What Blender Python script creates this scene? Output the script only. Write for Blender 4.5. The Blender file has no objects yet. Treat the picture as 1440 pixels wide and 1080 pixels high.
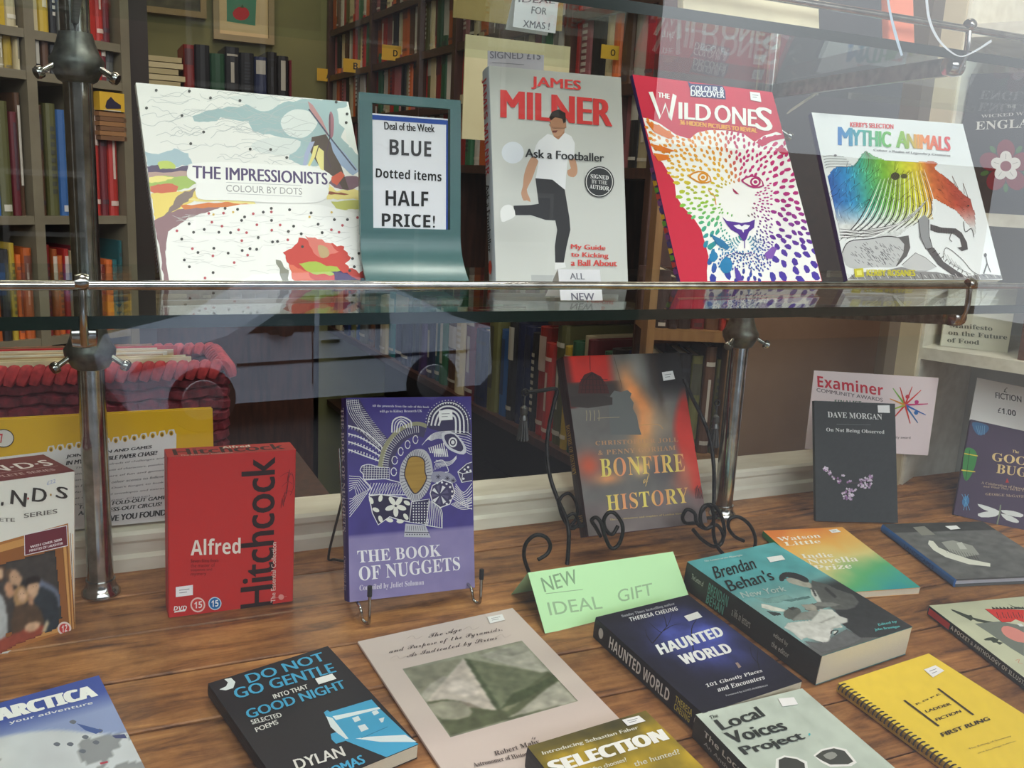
import bpy, math, random
import numpy as np
from mathutils import Vector, Matrix

# ------------------------------------------------------------------ camera, sky, exposure
SC = bpy.context.scene
COL = SC.collection
YAW, PITCH, ROLL, FPX, CAMZ = 0.439605, 0.212462, 0.0510608, 1311.39, 0.54

def _rot(a, b, c):
    ya = np.array([[math.cos(a), -math.sin(a), 0], [math.sin(a), math.cos(a), 0], [0, 0, 1]])
    base = np.array([[1, 0, 0], [0, 0, -1], [0, 1, 0]], float)
    pb = np.array([[1, 0, 0], [0, math.cos(b), -math.sin(b)], [0, math.sin(b), math.cos(b)]])
    rc = np.array([[math.cos(c), -math.sin(c), 0], [math.sin(c), math.cos(c), 0], [0, 0, 1]])
    return rc @ pb @ base @ ya
RC = _rot(YAW, PITCH, ROLL)
cam_data = bpy.data.cameras.new('camera')
cam_data.sensor_width = 36.0
cam_data.lens = FPX / 1440 * 36.0
cam_data.clip_start = 0.02
cam = bpy.data.objects.new('camera', cam_data)
COL.objects.link(cam)
_m = Matrix.Identity(4)
for i in range(3):
    _m[i][0] = RC[0][i]; _m[i][1] = -RC[1][i]; _m[i][2] = -RC[2][i]
_m[2][3] = CAMZ
cam.matrix_world = _m
SC.camera = cam
SC.view_settings.view_transform = 'Standard'
SC.view_settings.look = 'None'
SC.view_settings.exposure = 0.72
SC.view_settings.gamma = 1.0
SC.view_settings.use_curve_mapping = False
SC.cycles.use_denoising = True
SC.cycles.transparent_max_bounces = 16
SC.cycles.max_bounces = 8
SC.cycles.sample_clamp_indirect = 4.0

world = bpy.data.worlds.new('overcast_sky')
SC.world = world
world.use_nodes = True
_nt = world.node_tree
_bg = _nt.nodes['Background']
_tc = _nt.nodes.new('ShaderNodeTexCoord')
_sx = _nt.nodes.new('ShaderNodeSeparateXYZ')
_cr = _nt.nodes.new('ShaderNodeValToRGB')
_nt.links.new(_tc.outputs['Generated'], _sx.inputs[0])
_nt.links.new(_sx.outputs['Z'], _cr.inputs[0])
_nt.links.new(_cr.outputs[0], _bg.inputs[0])
_cr.color_ramp.elements[0].position = 0.0
_cr.color_ramp.elements[0].color = (.27, .288, .31, 1)
_cr.color_ramp.elements[1].position = 0.8
_cr.color_ramp.elements[1].color = (.92, .96, 1.0, 1)
_bg.inputs[1].default_value = 4.2

def interior_fill(x, y, z, power, size=.5):  # warm fill added out of view to bring up the back wall and shelves
    l = bpy.data.lights.new('interior_fill_light', 'AREA')
    l.energy = power; l.size = size; l.color = (1.0, .86, .66)
    o = bpy.data.objects.new('interior_fill_light', l)
    o.location = (x, y, z)
    COL.objects.link(o)
for _x, _y, _p in ((-.3, 2.0, 3.2), (.9, 2.4, 4), (1.9, 1.7, 3.5), (.6, 3.4, 7)):
    interior_fill(_x, _y, 2.32, _p)

for _x, _p in ((.15, 9), (.95, 9)):          # unseen fill lights added over the bay, brightening the books lying flat
    _l = bpy.data.lights.new('bay_fill_light', 'AREA'); _l.energy = _p; _l.size = .25; _l.color = (1.0, .95, .88)
    _o = bpy.data.objects.new('bay_fill_light', _l); _o.location = (_x, .42, 2.3); COL.objects.link(_o)

# ------------------------------------------------------------------ helpers
def lin(c):
    """sRGB 0-255 or 0-1 triple to linear"""
    c = np.asarray(c, float)
    if c.max() > 1.0: c = c / 255.0
    return np.where(c <= .04045, c / 12.92, ((c + .055) / 1.055) ** 2.4)
def hx(s):
    return tuple(int(s[i:i + 2], 16) for i in (0, 2, 4))
CAMP = np.array([0, 0, CAMZ])
def ray(px, py):
    return RC.T @ np.array([px - 720, py - 540, FPX])
def on_plane(px, py, P0, n):
    r = ray(px, py); P0 = np.asarray(P0, float); n = np.asarray(n, float)
    return CAMP + r * (((P0 - CAMP) @ n) / (r @ n))
def on_y(px, py, y):
    return on_plane(px, py, (0, y, 0), (0, 1, 0))
def on_z(px, py, z):
    return on_plane(px, py, (0, 0, z), (0, 0, 1))
KS = .914                      # the shelf and all on it, scaled about the lens in the survey
FT = 0.102465
FK = math.tan(FT)
def floor_z(y): return FK * y
def on_floor(px, py):
    return on_plane(px, py, (0, 0, 0), (0, -math.sin(FT), math.cos(FT)))

MATS = {}
def material(name, color=(.5, .5, .5), rough=.5, metal=0.0, spec=.5, noise=None, bump=0.0, scale=30., stretch=(1, 1, 1), emit=None):
    if name in MATS: return MATS[name]
    m = bpy.data.materials.new(name); m.use_nodes = True
    nt = m.node_tree; b = nt.nodes['Principled BSDF']
    c = lin(color)
    b.inputs['Base Color'].default_value = (*c, 1)
    b.inputs['Roughness'].default_value = rough
    b.inputs['Metallic'].default_value = metal
    b.inputs['Specular IOR Level'].default_value = spec
    if noise is not None or bump:
        tc = nt.nodes.new('ShaderNodeTexCoord'); mp = nt.nodes.new('ShaderNodeMapping')
        mp.inputs['Scale'].default_value = stretch
        nz = nt.nodes.new('ShaderNodeTexNoise'); nz.inputs['Scale'].default_value = scale
        nz.inputs['Detail'].default_value = 6
        nt.links.new(tc.outputs['Object'], mp.inputs[0]); nt.links.new(mp.outputs[0], nz.inputs['Vector'])
        if noise is not None:
            cr = nt.nodes.new('ShaderNodeValToRGB')
            cr.color_ramp.elements[0].position = .3; cr.color_ramp.elements[1].position = .7
            cr.color_ramp.elements[0].color = (*lin(noise), 1); cr.color_ramp.elements[1].color = (*c, 1)
            nt.links.new(nz.outputs[0], cr.inputs[0]); nt.links.new(cr.outputs[0], b.inputs['Base Color'])
        if bump:
            bp = nt.nodes.new('ShaderNodeBump'); bp.inputs['Strength'].default_value = bump
            bp.inputs['Distance'].default_value = .002
            nt.links.new(nz.outputs[0], bp.inputs['Height']); nt.links.new(bp.outputs[0], b.inputs['Normal'])
    MATS[name] = m
    return m

def print_material():
    if 'print' in MATS: return MATS['print']
    m = bpy.data.materials.new('printed_ink'); m.use_nodes = True
    nt = m.node_tree; b = nt.nodes['Principled BSDF']
    a = nt.nodes.new('ShaderNodeAttribute'); a.attribute_name = 'Col'
    nt.links.new(a.outputs['Color'], b.inputs['Base Color'])
    b.inputs['Roughness'].default_value = .5
    b.inputs['Specular IOR Level'].default_value = .22
    MATS['print'] = m
    return m

def mesh_obj(name, verts, faces, mats, parent=None, fmat=None, smooth=False, matrix=None):
    me = bpy.data.meshes.new(name)
    me.from_pydata([tuple(map(float, v)) for v in verts], [], faces)
    for m in (mats if isinstance(mats, (list, tuple)) else [mats]): me.materials.append(m)
    if fmat is not None: me.polygons.foreach_set('material_index', fmat)
    if smooth: me.polygons.foreach_set('use_smooth', [True] * len(me.polygons))
    me.update()
    o = bpy.data.objects.new(name, me); COL.objects.link(o)
    if parent is not None: o.parent = parent
    if matrix is not None: o.matrix_local = matrix
    return o
def empty(name, loc=(0, 0, 0), matrix=None):
    o = bpy.data.objects.new(name, None); COL.objects.link(o)
    o.empty_display_size = .02
    if matrix is not None: o.matrix_world = matrix
    else: o.location = loc
    return o
def tag(o, label=None, cat=None, group=None, kind=None):
    if label: o['label'] = label
    if cat: o['category'] = cat
    if group: o['group'] = group
    if kind: o['kind'] = kind
    return o

class MB:
    """collects vertices and faces for one mesh"""
    def __init__(s): s.v = []; s.f = []; s.m = []; s.cur = 0
    def mat(s, i): s.cur = i; return s
    def add(s, vs, fs):
        n = len(s.v); s.v += [tuple(map(float, v)) for v in vs]
        for f in fs: s.f.append([i + n for i in f]); s.m.append(s.cur)
    def box(s, a, b):
        x0, y0, z0 = a; x1, y1, z1 = b
        s.add([(x0, y0, z0), (x1, y0, z0), (x1, y1, z0), (x0, y1, z0), (x0, y0, z1), (x1, y0, z1), (x1, y1, z1), (x0, y1, z1)],
              [(0, 3, 2, 1), (4, 5, 6, 7), (0, 1, 5, 4), (1, 2, 6, 5), (2, 3, 7, 6), (3, 0, 4, 7)])
    def obox(s, O, X, Y, Z):
        """box from corner O along three edge vectors"""
        O, X, Y, Z = (np.asarray(q, float) for q in (O, X, Y, Z))
        if np.cross(X, Y) @ Z < 0: O = O + X; X = -X
        s.add([O, O + X, O + X + Y, O + Y, O + Z, O + X + Z, O + X + Y + Z, O + Y + Z],
              [(0, 3, 2, 1), (4, 5, 6, 7), (0, 1, 5, 4), (1, 2, 6, 5), (2, 3, 7, 6), (3, 0, 4, 7)])
    def prism(s, poly, z0, z1, axes=None):
        n = len(poly)
        A = axes or (lambda x, y, z: (x, y, z))
        s.add([A(x, y, z0) for x, y in poly] + [A(x, y, z1) for x, y in poly],
              [tuple(range(n))[::-1], tuple(range(n, 2 * n))] + [(i, (i + 1) % n, n + (i + 1) % n, n + i) for i in range(n)])
    def tube(s, pts, r, n=10, closed=False):
        P = [np.asarray(p, float) for p in pts]; m = len(P)
        if m < 2: return
        rs = r if hasattr(r, '__len__') else [r] * m
        base = len(s.v); up = None
        for i in range(m):
            if closed: t = P[(i + 1) % m] - P[i - 1]
            else: t = P[min(i + 1, m - 1)] - P[max(i - 1, 0)]
            t = t / (np.linalg.norm(t) + 1e-12)
            if up is None:
                up = np.array([0, 0, 1.]) if abs(t[2]) < .9 else np.array([1., 0, 0])
            up = up - t * (up @ t); up /= np.linalg.norm(up) + 1e-12
            sd = np.cross(t, up)
            for k in range(n):
                a = 2 * math.pi * k / n
                s.v.append(tuple(P[i] + rs[i] * (math.cos(a) * up + math.sin(a) * sd)))
        rng = m if closed else m - 1
        for i in range(rng):
            j = (i + 1) % m
            for k in range(n):
                q = (k + 1) % n
                s.f.append([base + i * n + k, base + i * n + q, base + j * n + q, base + j * n + k][::-1]); s.m.append(s.cur)
        if not closed:
            s.f.append([base + k for k in range(n)]); s.m.append(s.cur)
            s.f.append([base + (m - 1) * n + k for k in range(n)][::-1]); s.m.append(s.cur)
    def lathe(s, prof, O, axis=(0, 0, 1), n=20):
        """profile list of (radius, height) around an axis"""
        ax = np.asarray(axis, float); ax /= np.linalg.norm(ax)
        u = np.cross(ax, (0, 0, 1.) if abs(ax[2]) < .9 else (1., 0, 0)); u /= np.linalg.norm(u); w = np.cross(ax, u)
        O = np.asarray(O, float); vs = []; fs = []
        for r, h in prof:
            for k in range(n):
                a = 2 * math.pi * k / n
                vs.append(O + ax * h + r * (math.cos(a) * u + math.sin(a) * w))
        for i in range(len(prof) - 1):
            for k in range(n):
                q = (k + 1) % n
                fs.append((i * n + k, i * n + q, (i + 1) * n + q, (i + 1) * n + k))
        fs.append(tuple(range(n))[::-1]); fs.append(tuple(range((len(prof) - 1) * n, len(prof) * n)))
        s.add(vs, fs)
    def build(s, name, mats, parent=None, smooth=False, matrix=None):
        o = mesh_obj(name, s.v, s.f, mats, parent, s.m, smooth, matrix)
        if smooth:
            try: o.data.set_sharp_from_angle(angle=math.radians(40))
            except Exception: pass
        return o

def spline(pts, k=8, closed=False):
    P = [np.asarray(p, float) for p in pts]; n = len(P); out = []
    rng = n if closed else n - 1
    for i in range(rng):
        p0 = P[(i - 1) % n] if closed or i > 0 else P[0]
        p1 = P[i]; p2 = P[(i + 1) % n]
        p3 = P[(i + 2) % n] if closed or i + 2 < n else P[n - 1]
        for j in range(k):
            t = j / k
            out.append(.5 * ((2 * p1) + (-p0 + p2) * t + (2 * p0 - 5 * p1 + 4 * p2 - p3) * t * t + (-p0 + 3 * p1 - 3 * p2 + p3) * t ** 3))
    if not closed: out.append(P[-1])
    return out

# ------------------------------------------------------------------ lettering
def styled(s, font):
    ab = {'serif': (0x1D400, 0x1D41A, 0x1D7CE), 'script': (0x1D4D0, 0x1D4EA, None), 'bold': (0x1D5D4, 0x1D5EE, 0x1D7EC)}.get(font)
    if not ab: return s
    r = ''
    for ch in s:
        if 'A' <= ch <= 'Z': r += chr(ab[0] + ord(ch) - 65)
        elif 'a' <= ch <= 'z': r += chr(ab[1] + ord(ch) - 97)
        elif '0' <= ch <= '9' and ab[2]: r += chr(ab[2] + ord(ch) - 48)
        else: r += ch
    return r
_tcache = {}
def text_mesh(s, font, space=1.0):
    key = (s, font, space)
    if key in _tcache: return _tcache[key]
    cu = bpy.data.curves.new('lettering', 'FONT')
    cu.body = styled(s, font); cu.size = 1.0; cu.resolution_u = 3; cu.space_character = space
    o = bpy.data.objects.new('lettering', cu); COL.objects.link(o)
    bpy.context.view_layer.update()
    me = bpy.data.meshes.new_from_object(o.evaluated_get(bpy.context.evaluated_depsgraph_get()))
    v = np.zeros(len(me.vertices) * 3); me.vertices.foreach_get('co', v); v = v.reshape(-1, 3)[:, :2]
    f = [tuple(p.vertices) for p in me.polygons]
    bpy.data.objects.remove(o); bpy.data.meshes.remove(me); bpy.data.curves.remove(cu)
    if len(v):
        lo = v.min(0); hi = v.max(0); v = (v - lo) / np.maximum(hi - lo, 1e-6)
        v[:, 1] = 1 - v[:, 1]            # y runs down
    _tcache[key] = (v, f)
    return v, f

def vnoise(x, y, seed=0):
    """smooth value noise, arrays in, 0..1 out"""
    x = np.asarray(x, float); y = np.asarray(y, float)
    xi = np.floor(x).astype(np.int64); yi = np.floor(y).astype(np.int64); xf = x - xi; yf = y - yi
    def h(a, b):
        n = (a * 374761393 + b * 668265263 + seed * 1442695041) & 0x7fffffff
        n = ((n ^ (n >> 13)) * 1274126177) & 0x7fffffff
        return ((n ^ (n >> 16)) & 0xffff) / 65535.0
    u = xf * xf * (3 - 2 * xf); w = yf * yf * (3 - 2 * yf)
    return (h(xi, yi) * (1 - u) + h(xi + 1, yi) * u) * (1 - w) + (h(xi, yi + 1) * (1 - u) + h(xi + 1, yi + 1) * u) * w
def fbm(x, y, seed=0, o=4):
    r = 0; a = .5
    for i in range(o): r = r + a * vnoise(np.asarray(x) * 2 ** i, np.asarray(y) * 2 ** i, seed + i); a *= .5
    return r / (1 - .5 ** o)

class Print:
    """flat print lying on one face of a thing; points are given in the photo's pixels and land on the face (local x, y)"""
    def __init__(s, M, x0, y0, w, h, flip=None, base=.00018):
        # M: 4x4 matrix of the face frame in the world: x across, y up, z out of the face
        s.M = np.array(M); s.box = (x0, y0, w, h); s.base = base; s.n = 0; s.span = .00055
        s.P0 = s.M[:3, 3]; s.N = s.M[:3, 2]; s.inv = np.linalg.inv(s.M)
        s.v = []; s.f = []; s.c = []
        s.T = lambda x, y: (x, y); s.segs = []
    def view(s, x0, y0, k):
        """following points are read from an enlarged crop with corner x0, y0 and scale k"""
        s.T = lambda x, y: (x0 + x / k, y0 + y / k); return s
    def loc(s, x, y):
        px, py = s.T(x, y)
        p = on_plane(px, py, s.P0, s.N)
        q = s.inv @ np.array([*p, 1.0])
        X0, Y0, w, h = s.box
        return np.array([min(max(q[0], X0), X0 + w), min(max(q[1], Y0), Y0 + h)])
    def frac(s, fx, fy):
        X0, Y0, w, h = s.box
        return np.array([X0 + w * fx, Y0 + h * (1 - fy)])
    def _col(s, c, P):
        if callable(c): return [lin(c(*p)) for p in P]
        return [lin(c)] * len(P)
    def raw(s, P, faces, cols):
        z = float(s.n); s.n += 1
        b = len(s.v)
        for p, c in zip(P, cols): s.v.append((p[0], p[1], z)); s.c.append(c)
        for f in faces: s.f.append([i + b for i in f])
    def poly(s, pts, color, smooth=0, local=False):
        P = [np.asarray(p, float) if local else s.loc(*p) for p in pts]
        if smooth: P = spline(P, smooth, True)
        X0, Y0, w, h = s.box
        P = [np.array([min(max(p[0], X0), X0 + w), min(max(p[1], Y0), Y0 + h)]) for p in P]
        Q = [P[0]]
        for p in P[1:]:
            if np.linalg.norm(p - Q[-1]) > 1e-6: Q.append(p)
        if len(Q) > 2 and np.linalg.norm(Q[0] - Q[-1]) < 1e-6: Q.pop()
        if len(Q) < 3: return
        a = sum(Q[i][0] * Q[(i + 1) % len(Q)][1] - Q[(i + 1) % len(Q)][0] * Q[i][1] for i in range(len(Q)))
        if a < 0: Q = Q[::-1]
        if callable(color): cols = [lin(color(p[0], p[1])) for p in Q]
        else: cols = [lin(color)] * len(Q)
        if len(Q) > 4:
            from mathutils.geometry import tessellate_polygon
            tris = tessellate_polygon([[Vector((p[0], p[1], 0)) for p in Q]])
            fs = []
            for t in tris:
                a, b, c = (Q[i] for i in t)
                ar = (b[0] - a[0]) * (c[1] - a[1]) - (c[0] - a[0]) * (b[1] - a[1])
                fs.append(t if ar > 0 else t[::-1])
        else: fs = [tuple(range(len(Q)))]
        s.raw(Q, fs, cols)
    def fill(s, color, inset=0.0):
        X0, Y0, w, h = s.box; i = inset
        s.poly([(X0 + i, Y0 + i), (X0 + w - i, Y0 + i), (X0 + w - i, Y0 + h - i), (X0 + i, Y0 + h - i)], color, local=True)
    def grid(s, fn, nx=60, ny=60, x0=0, y0=0, x1=1, y1=1):
        """fn(u, v) with arrays (v down) -> rgb array (n,3) in sRGB 0..1"""
        u, v = np.meshgrid(np.linspace(x0, x1, nx), np.linspace(y0, y1, ny))
        rgb = lin(np.clip(fn(u.ravel(), v.ravel()), 0, 1))
        P = [s.frac(a, b) for a, b in zip(u.ravel(), v.ravel())]
        fs = []
        for j in range(ny - 1):
            for i in range(nx - 1):
                a = j * nx + i; fs.append((a + nx, a + nx + 1, a + 1, a))
        s.raw(P, fs, rgb)
    def paint(s, quad, layers, nx=80, ny=80, blur=2, seed=1, grain=.12, scale=120):
        """soft painted picture: filled outlines on a fine grid of ink, then smoothed; quad = frac box or photo points"""
        if quad is None: a0, b0, a1, b1 = s.box[0], s.box[1], s.box[0] + s.box[2], s.box[1] + s.box[3]
        else:
            Q = np.array([s.loc(*q) for q in quad]); a0, b0 = Q.min(0); a1, b1 = Q.max(0)
        X, Y = np.meshgrid(np.linspace(a0, a1, nx), np.linspace(b1, b0, ny)); x = X.ravel(); y = Y.ravel()
        C = np.zeros((len(x), 3)); cov = np.zeros(len(x))
        for pts, col, sm in layers:
            if pts is None: m = np.ones(len(x), bool)
            else:
                P = [s.loc(*q) for q in pts]
                if sm: P = spline(P, sm, True)
                m = np.zeros(len(x), bool); n = len(P)
                for i in range(n):
                    x1, y1 = P[i]; x2, y2 = P[(i + 1) % n]
                    if y1 == y2: continue
                    m ^= ((y1 > y) != (y2 > y)) & (x < (x2 - x1) * (y - y1) / (y2 - y1) + x1)
            if callable(col):
                C[m] = col(x[m], y[m])
            else: C[m] = np.array(col, float)
            cov[m] = 1
        n_ = fbm(x * scale, y * scale, seed, 4); C = C * (1 - grain + 2 * grain * n_)[:, None]
        A = C.reshape(ny, nx, 3)
        for k in range(blur):
            B = A.copy(); B[1:-1, 1:-1] = (A[1:-1, 1:-1] * 2 + A[:-2, 1:-1] + A[2:, 1:-1] + A[1:-1, :-2] + A[1:-1, 2:]) / 6; A = B
        C = np.clip(A.reshape(-1, 3), 1, 255); cv = cov.reshape(ny, nx)
        fs = []
        for j in range(ny - 1):
            for i in range(nx - 1):
                if cv[j, i] and cv[j + 1, i] and cv[j, i + 1] and cv[j + 1, i + 1]:
                    a = j * nx + i; fs.append((a + nx, a + nx + 1, a + 1, a))
        s.raw(list(zip(x, y)), fs, lin(C / 255 * .9999))
    def ell(s, x, y, rx, ry, color, n=14, ang=0, local=False):
        """ellipse: radii in the same units as the points"""
        c, d = math.cos(ang), math.sin(ang)
        pts = [(x + rx * math.cos(t) * c - ry * math.sin(t) * d, y + rx * math.cos(t) * d + ry * math.sin(t) * c) for t in np.linspace(0, 2 * math.pi, n, endpoint=False)]
        s.poly(pts, color, local=local)
    def line(s, pts, w, color, smooth=0, closed=False, local=False):
        """stroke of width w (metres) through points"""
        P = [np.asarray(p, float) if local else s.loc(*p) for p in pts]
        if smooth: P = spline(P, smooth, closed)
        elif closed: P = P + [P[0]]
        if closed and smooth: P = P + [P[0]]
        ws = w if hasattr(w, '__len__') else [w] * len(P)
        if len(ws) != len(P): ws = np.interp(np.linspace(0, 1, len(P)), np.linspace(0, 1, len(ws)), ws)
        L = []; Rr = []
        for i in range(len(P)):
            t = P[min(i + 1, len(P) - 1)] - P[max(i - 1, 0)]; t = t / (np.linalg.norm(t) + 1e-9); nrm = np.array([-t[1], t[0]]) * ws[i] / 2
            L.append(P[i] + nrm); Rr.append(P[i] - nrm)
        X0, Y0, wd, h = s.box
        V = [np.array([min(max(q[0], X0), X0 + wd), min(max(q[1], Y0), Y0 + h)]) for q in L + Rr]
        m = len(P)
        cols = [lin(color(*p)) for p in V] if callable(color) else [lin(color)] * len(V)
        s.raw(V, [(i + m, i + 1 + m, i + 1, i) for i in range(m - 1)], cols)
    def text(s, t, a, b, color, font='sans', bold=0, slant=0, c=None, space=1.0, up=False):
        """lettering filling the box from top left a to bottom right b; c (bottom left) turns it; up: reads sideways"""
        v, f = text_mesh(t, font, space)
        if not len(v): return
        A = s.loc(*a); B = s.loc(*b)
        if c is None:
            if up:   # letters run along local y: a = start corner (top of letters at the first letter), b = end corner (foot of letters at the last letter)
                C = np.array([B[0], A[1]])
                ex = np.array([0, B[1] - A[1]]); ey = np.array([B[0] - A[0], 0])
            else:
                ex = np.array([B[0] - A[0], 0]); ey = np.array([0, B[1] - A[1]])
        else:
            C = s.loc(*c); ey = C - A; ex = B - C
        P = [A + ex * (q[0] + slant * (1 - q[1])) + ey * q[1] for q in v]
        v0_, f0_ = len(s.v), len(s.f)
        offs = [0] if not bold else ([-bold / 2, bold / 2] if bold < .0015 else [-bold / 2, -bold / 6, bold / 6, bold / 2])
        exn = ex / (np.linalg.norm(ex) + 1e-9)
        flip = ex[0] * ey[1] - ex[1] * ey[0] > 0
        X0, Y0, w, h = s.box
        for k, off in enumerate(offs):
            V = [p + exn * off for p in P]
            V = [np.array([min(max(p[0], X0), X0 + w), min(max(p[1], Y0), Y0 + h)]) for p in V]
            cols = [lin(color(*p)) for p in V] if callable(color) else [lin(color)] * len(V)
            s.raw(V, [q[::-1] for q in f] if flip else f, cols)
        s.segs.append((v0_, len(s.v), f0_, len(s.f)))
    def build(s, name, parent, matrix_parent, label=None):
        if not s.v: return None
        st = min(.000014, s.span / max(s.n, 1))
        M = Matrix((np.linalg.inv(np.array(matrix_parent)) @ s.M).tolist())
        def make(nm, V, F, Cc):
            me = bpy.data.meshes.new(nm)
            me.from_pydata([(float(q[0]), float(q[1]), s.base + q[2] * st) for q in V], [], F)
            at = me.color_attributes.new('Col', 'FLOAT_COLOR', 'POINT')
            at.data.foreach_set('color', np.array([[*map(float, c), 1.0] for c in Cc]).ravel())
            me.materials.append(print_material()); me.update()
            o = bpy.data.objects.new(nm, me); COL.objects.link(o); o.parent = parent; o.matrix_local = M
            return o
        segs = s.segs if len(s.segs) > 1 else []
        inseg = np.zeros(len(s.f), bool)
        for v0, v1, f0, f1 in segs:
            inseg[f0:f1] = True
            make('lettering', s.v[v0:v1], [[i - v0 for i in f] for f in s.f[f0:f1]], s.c[v0:v1])
        rest = [f for f, k in zip(s.f, inseg) if not k]
        if not rest: return None
        used = sorted({i for f in rest for i in f}); mp = {i: j for j, i in enumerate(used)}
        o = make(name if not segs else ('cover_emblem' if name == 'title_lettering' else name), [s.v[i] for i in used], [[mp[i] for i in f] for f in rest], [s.c[i] for i in used])
        if label: o['label'] = label
        return o

def frame_standing(O, yaw, lean, roll=0):
    ya, le, ro = map(math.radians, (yaw, lean, roll))
    X = np.array([math.cos(ya), math.sin(ya), 0]); Z = np.array([0, 0, 1.]); B = np.array([-math.sin(ya), math.cos(ya), 0])
    U = Z * math.cos(le) + B * math.sin(le)
    X2 = X * math.cos(ro) + U * math.sin(ro); U2 = -X * math.sin(ro) + U * math.cos(ro)
    N = np.cross(X2, U2)
    M = np.eye(4); M[:3, 0] = X2; M[:3, 1] = U2; M[:3, 2] = N; M[:3, 3] = O
    return M
def frame_shelf(O, yaw, lean, roll=0):
    O = CAMP + (np.array(O, float) - CAMP) * KS
    return frame_standing(O, yaw, lean, roll)
def frame_lying(x, sl, ang, t, lift=.0006):
    X0 = np.array([1., 0, 0]); Y0 = np.array([0, math.cos(FT), math.sin(FT)]); N = np.cross(X0, Y0); a = math.radians(ang)
    M = np.eye(4); M[:3, 0] = X0 * math.cos(a) + Y0 * math.sin(a); M[:3, 1] = -X0 * math.sin(a) + Y0 * math.cos(a); M[:3, 2] = N
    M[:3, 3] = x * X0 + sl * Y0 + N * (t + lift)
    return M
def side_frame(M, w, h, t, side='left'):
    """frame of the spine face: x runs front-to-back outwards seen from that side, y up"""
    F = np.eye(4)
    if side == 'left':
        F[:3, 0] = M[:3, 2]; F[:3, 1] = M[:3, 1]; F[:3, 2] = -M[:3, 0]; F[:3, 3] = M[:3, 3] - M[:3, 2] * t
    if side == 'top':
        F[:3, 0] = M[:3, 0]; F[:3, 1] = -M[:3, 2]; F[:3, 2] = M[:3, 1]; F[:3, 3] = M[:3, 3] + M[:3, 1] * h
    return F

M_PAGE = None
class Book:
    """a book, booklet or boxed set: front face at local z = 0, thickness backwards"""
    def __init__(s, name, label, cat, M, w, h, t, cover, kind='paperback', group=None, spine=None, page=(236, 228, 205)):
        s.M = M; s.w, s.h, s.t = w, h, t
        s.root = empty(name, matrix=Matrix(M.tolist()))
        tag(s.root, label, cat, group)
        cm = material('cover_%02x%02x%02x' % tuple(int(q) for q in cover), cover, .45, spec=.25)
        pm = material('page_edge_%d' % int(page[0] + page[2]), page, .85, noise=tuple(q * .86 for q in page), scale=900, stretch=(1, 1, 14))
        mats = [cm]
        if spine is not None: mats.append(material('cover_%02x%02x%02x' % tuple(int(q) for q in spine), spine, .45, spec=.25))
        if kind == 'box':
            b = MB(); e = min(.0012, t / 4)
            # bevelled box
            pts = [(e, 0), (w - e, 0), (w, -e), (w, -t + e), (w - e, -t), (e, -t), (0, -t + e), (0, -e)]
            b.prism([(x, z) for x, z in pts], 0, h, lambda x, z, y: (x, y, z))
            b.build('box_shell', mats, s.root)
        else:
            k = .0006 if kind == 'paperback' else (.0003 if kind == 'booklet' else .0022)
            o = 0.0 if kind != 'hardback' else .003
            b = MB()
            b.box((.0008, 0, -k), (w, h, 0)); 
            if spine is not None: b.mat(1)
            # rounded spine
            n = 6; r = t / 2; dep = min(.0025 if kind == 'hardback' else .0012, t * .3)
            pr = [(.0008 - dep * math.sin(math.pi * i / n) * .9, -r + r * math.cos(math.pi * i / n)) for i in range(n + 1)]
            inner = [(x + k + .0004, max(min(z, -k * .5), -t + k * .5)) for x, z in pr][::-1]
            b.prism([(x, z) for x, z in pr + inner][::-1], 0, h, lambda x, z, y: (x, y, z))
            b.mat(0); b.box((.0008, 0, -t), (w, h, -t + k))
            b.build('cover', mats, s.root)
            pb = MB(); d = o + (.0004 if kind == 'paperback' else 0.0002)
            pb.box((.002, d, -t + k), (w - d, h - d, -k))
            pb.build('page_block', pm, s.root)
            if spine is not None: pass
        s.pic = Print(M, 0, 0, w, h)
        s.let = Print(M, 0, 0, w, h, base=.0008)
        F = side_frame(M, w, h, t)
        F[:3, 3] += F[:3, 2] * (.0018 if kind == 'hardback' else (.0007 if kind != 'box' else 0))
        s.spn = Print(F, 0, 0, t, h)
        s.top = Print(side_frame(M, w, h, t, 'top'), 0, 0, w, t)
        F2 = side_frame(M, w, h, t, 'top'); s.topM = F2
        s.stickers = []
    def sticker(s, quad, marks=True, view=None):
        """white price label from four photo points"""
        P = Print(s.M, 0, 0, s.w, s.h, base=.00135)
        if view: P.view(*view)
        pts = [P.loc(*q) for q in quad]
        c = sum(pts) / 4; 
        b = MB(); b.prism([tuple(p) for p in (pts if (pts[1][0] - pts[0][0]) * (pts[2][1] - pts[1][1]) - (pts[1][1] - pts[0][1]) * (pts[2][0] - pts[1][0]) > 0 else pts[::-1])], .0011, .0013)
        st = b.build('price_sticker', material('label_white', (244, 244, 246), .6), s.root)
        if marks:
            ex = pts[1] - pts[0]; ey = pts[3] - pts[0]
            for k, (y, l) in enumerate(((.35, .6), (.62, .45))):
                P.line([pts[0] + ex * .2 + ey * y, pts[0] + ex * (.2 + l) + ey * y], .0008, (150, 150, 158), local=True)
            P.base = .00136
            mk = P.build('pen_marks', st, s.M)
        return st
    def done(s):
        s.pic.build('cover_picture', s.root, s.M)
        s.let.build('title_lettering', s.root, s.M)
        s.spn.build('spine_lettering', s.root, s.M)
        s.top.build('top_lettering', s.root, s.M)
        return s.root

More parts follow.
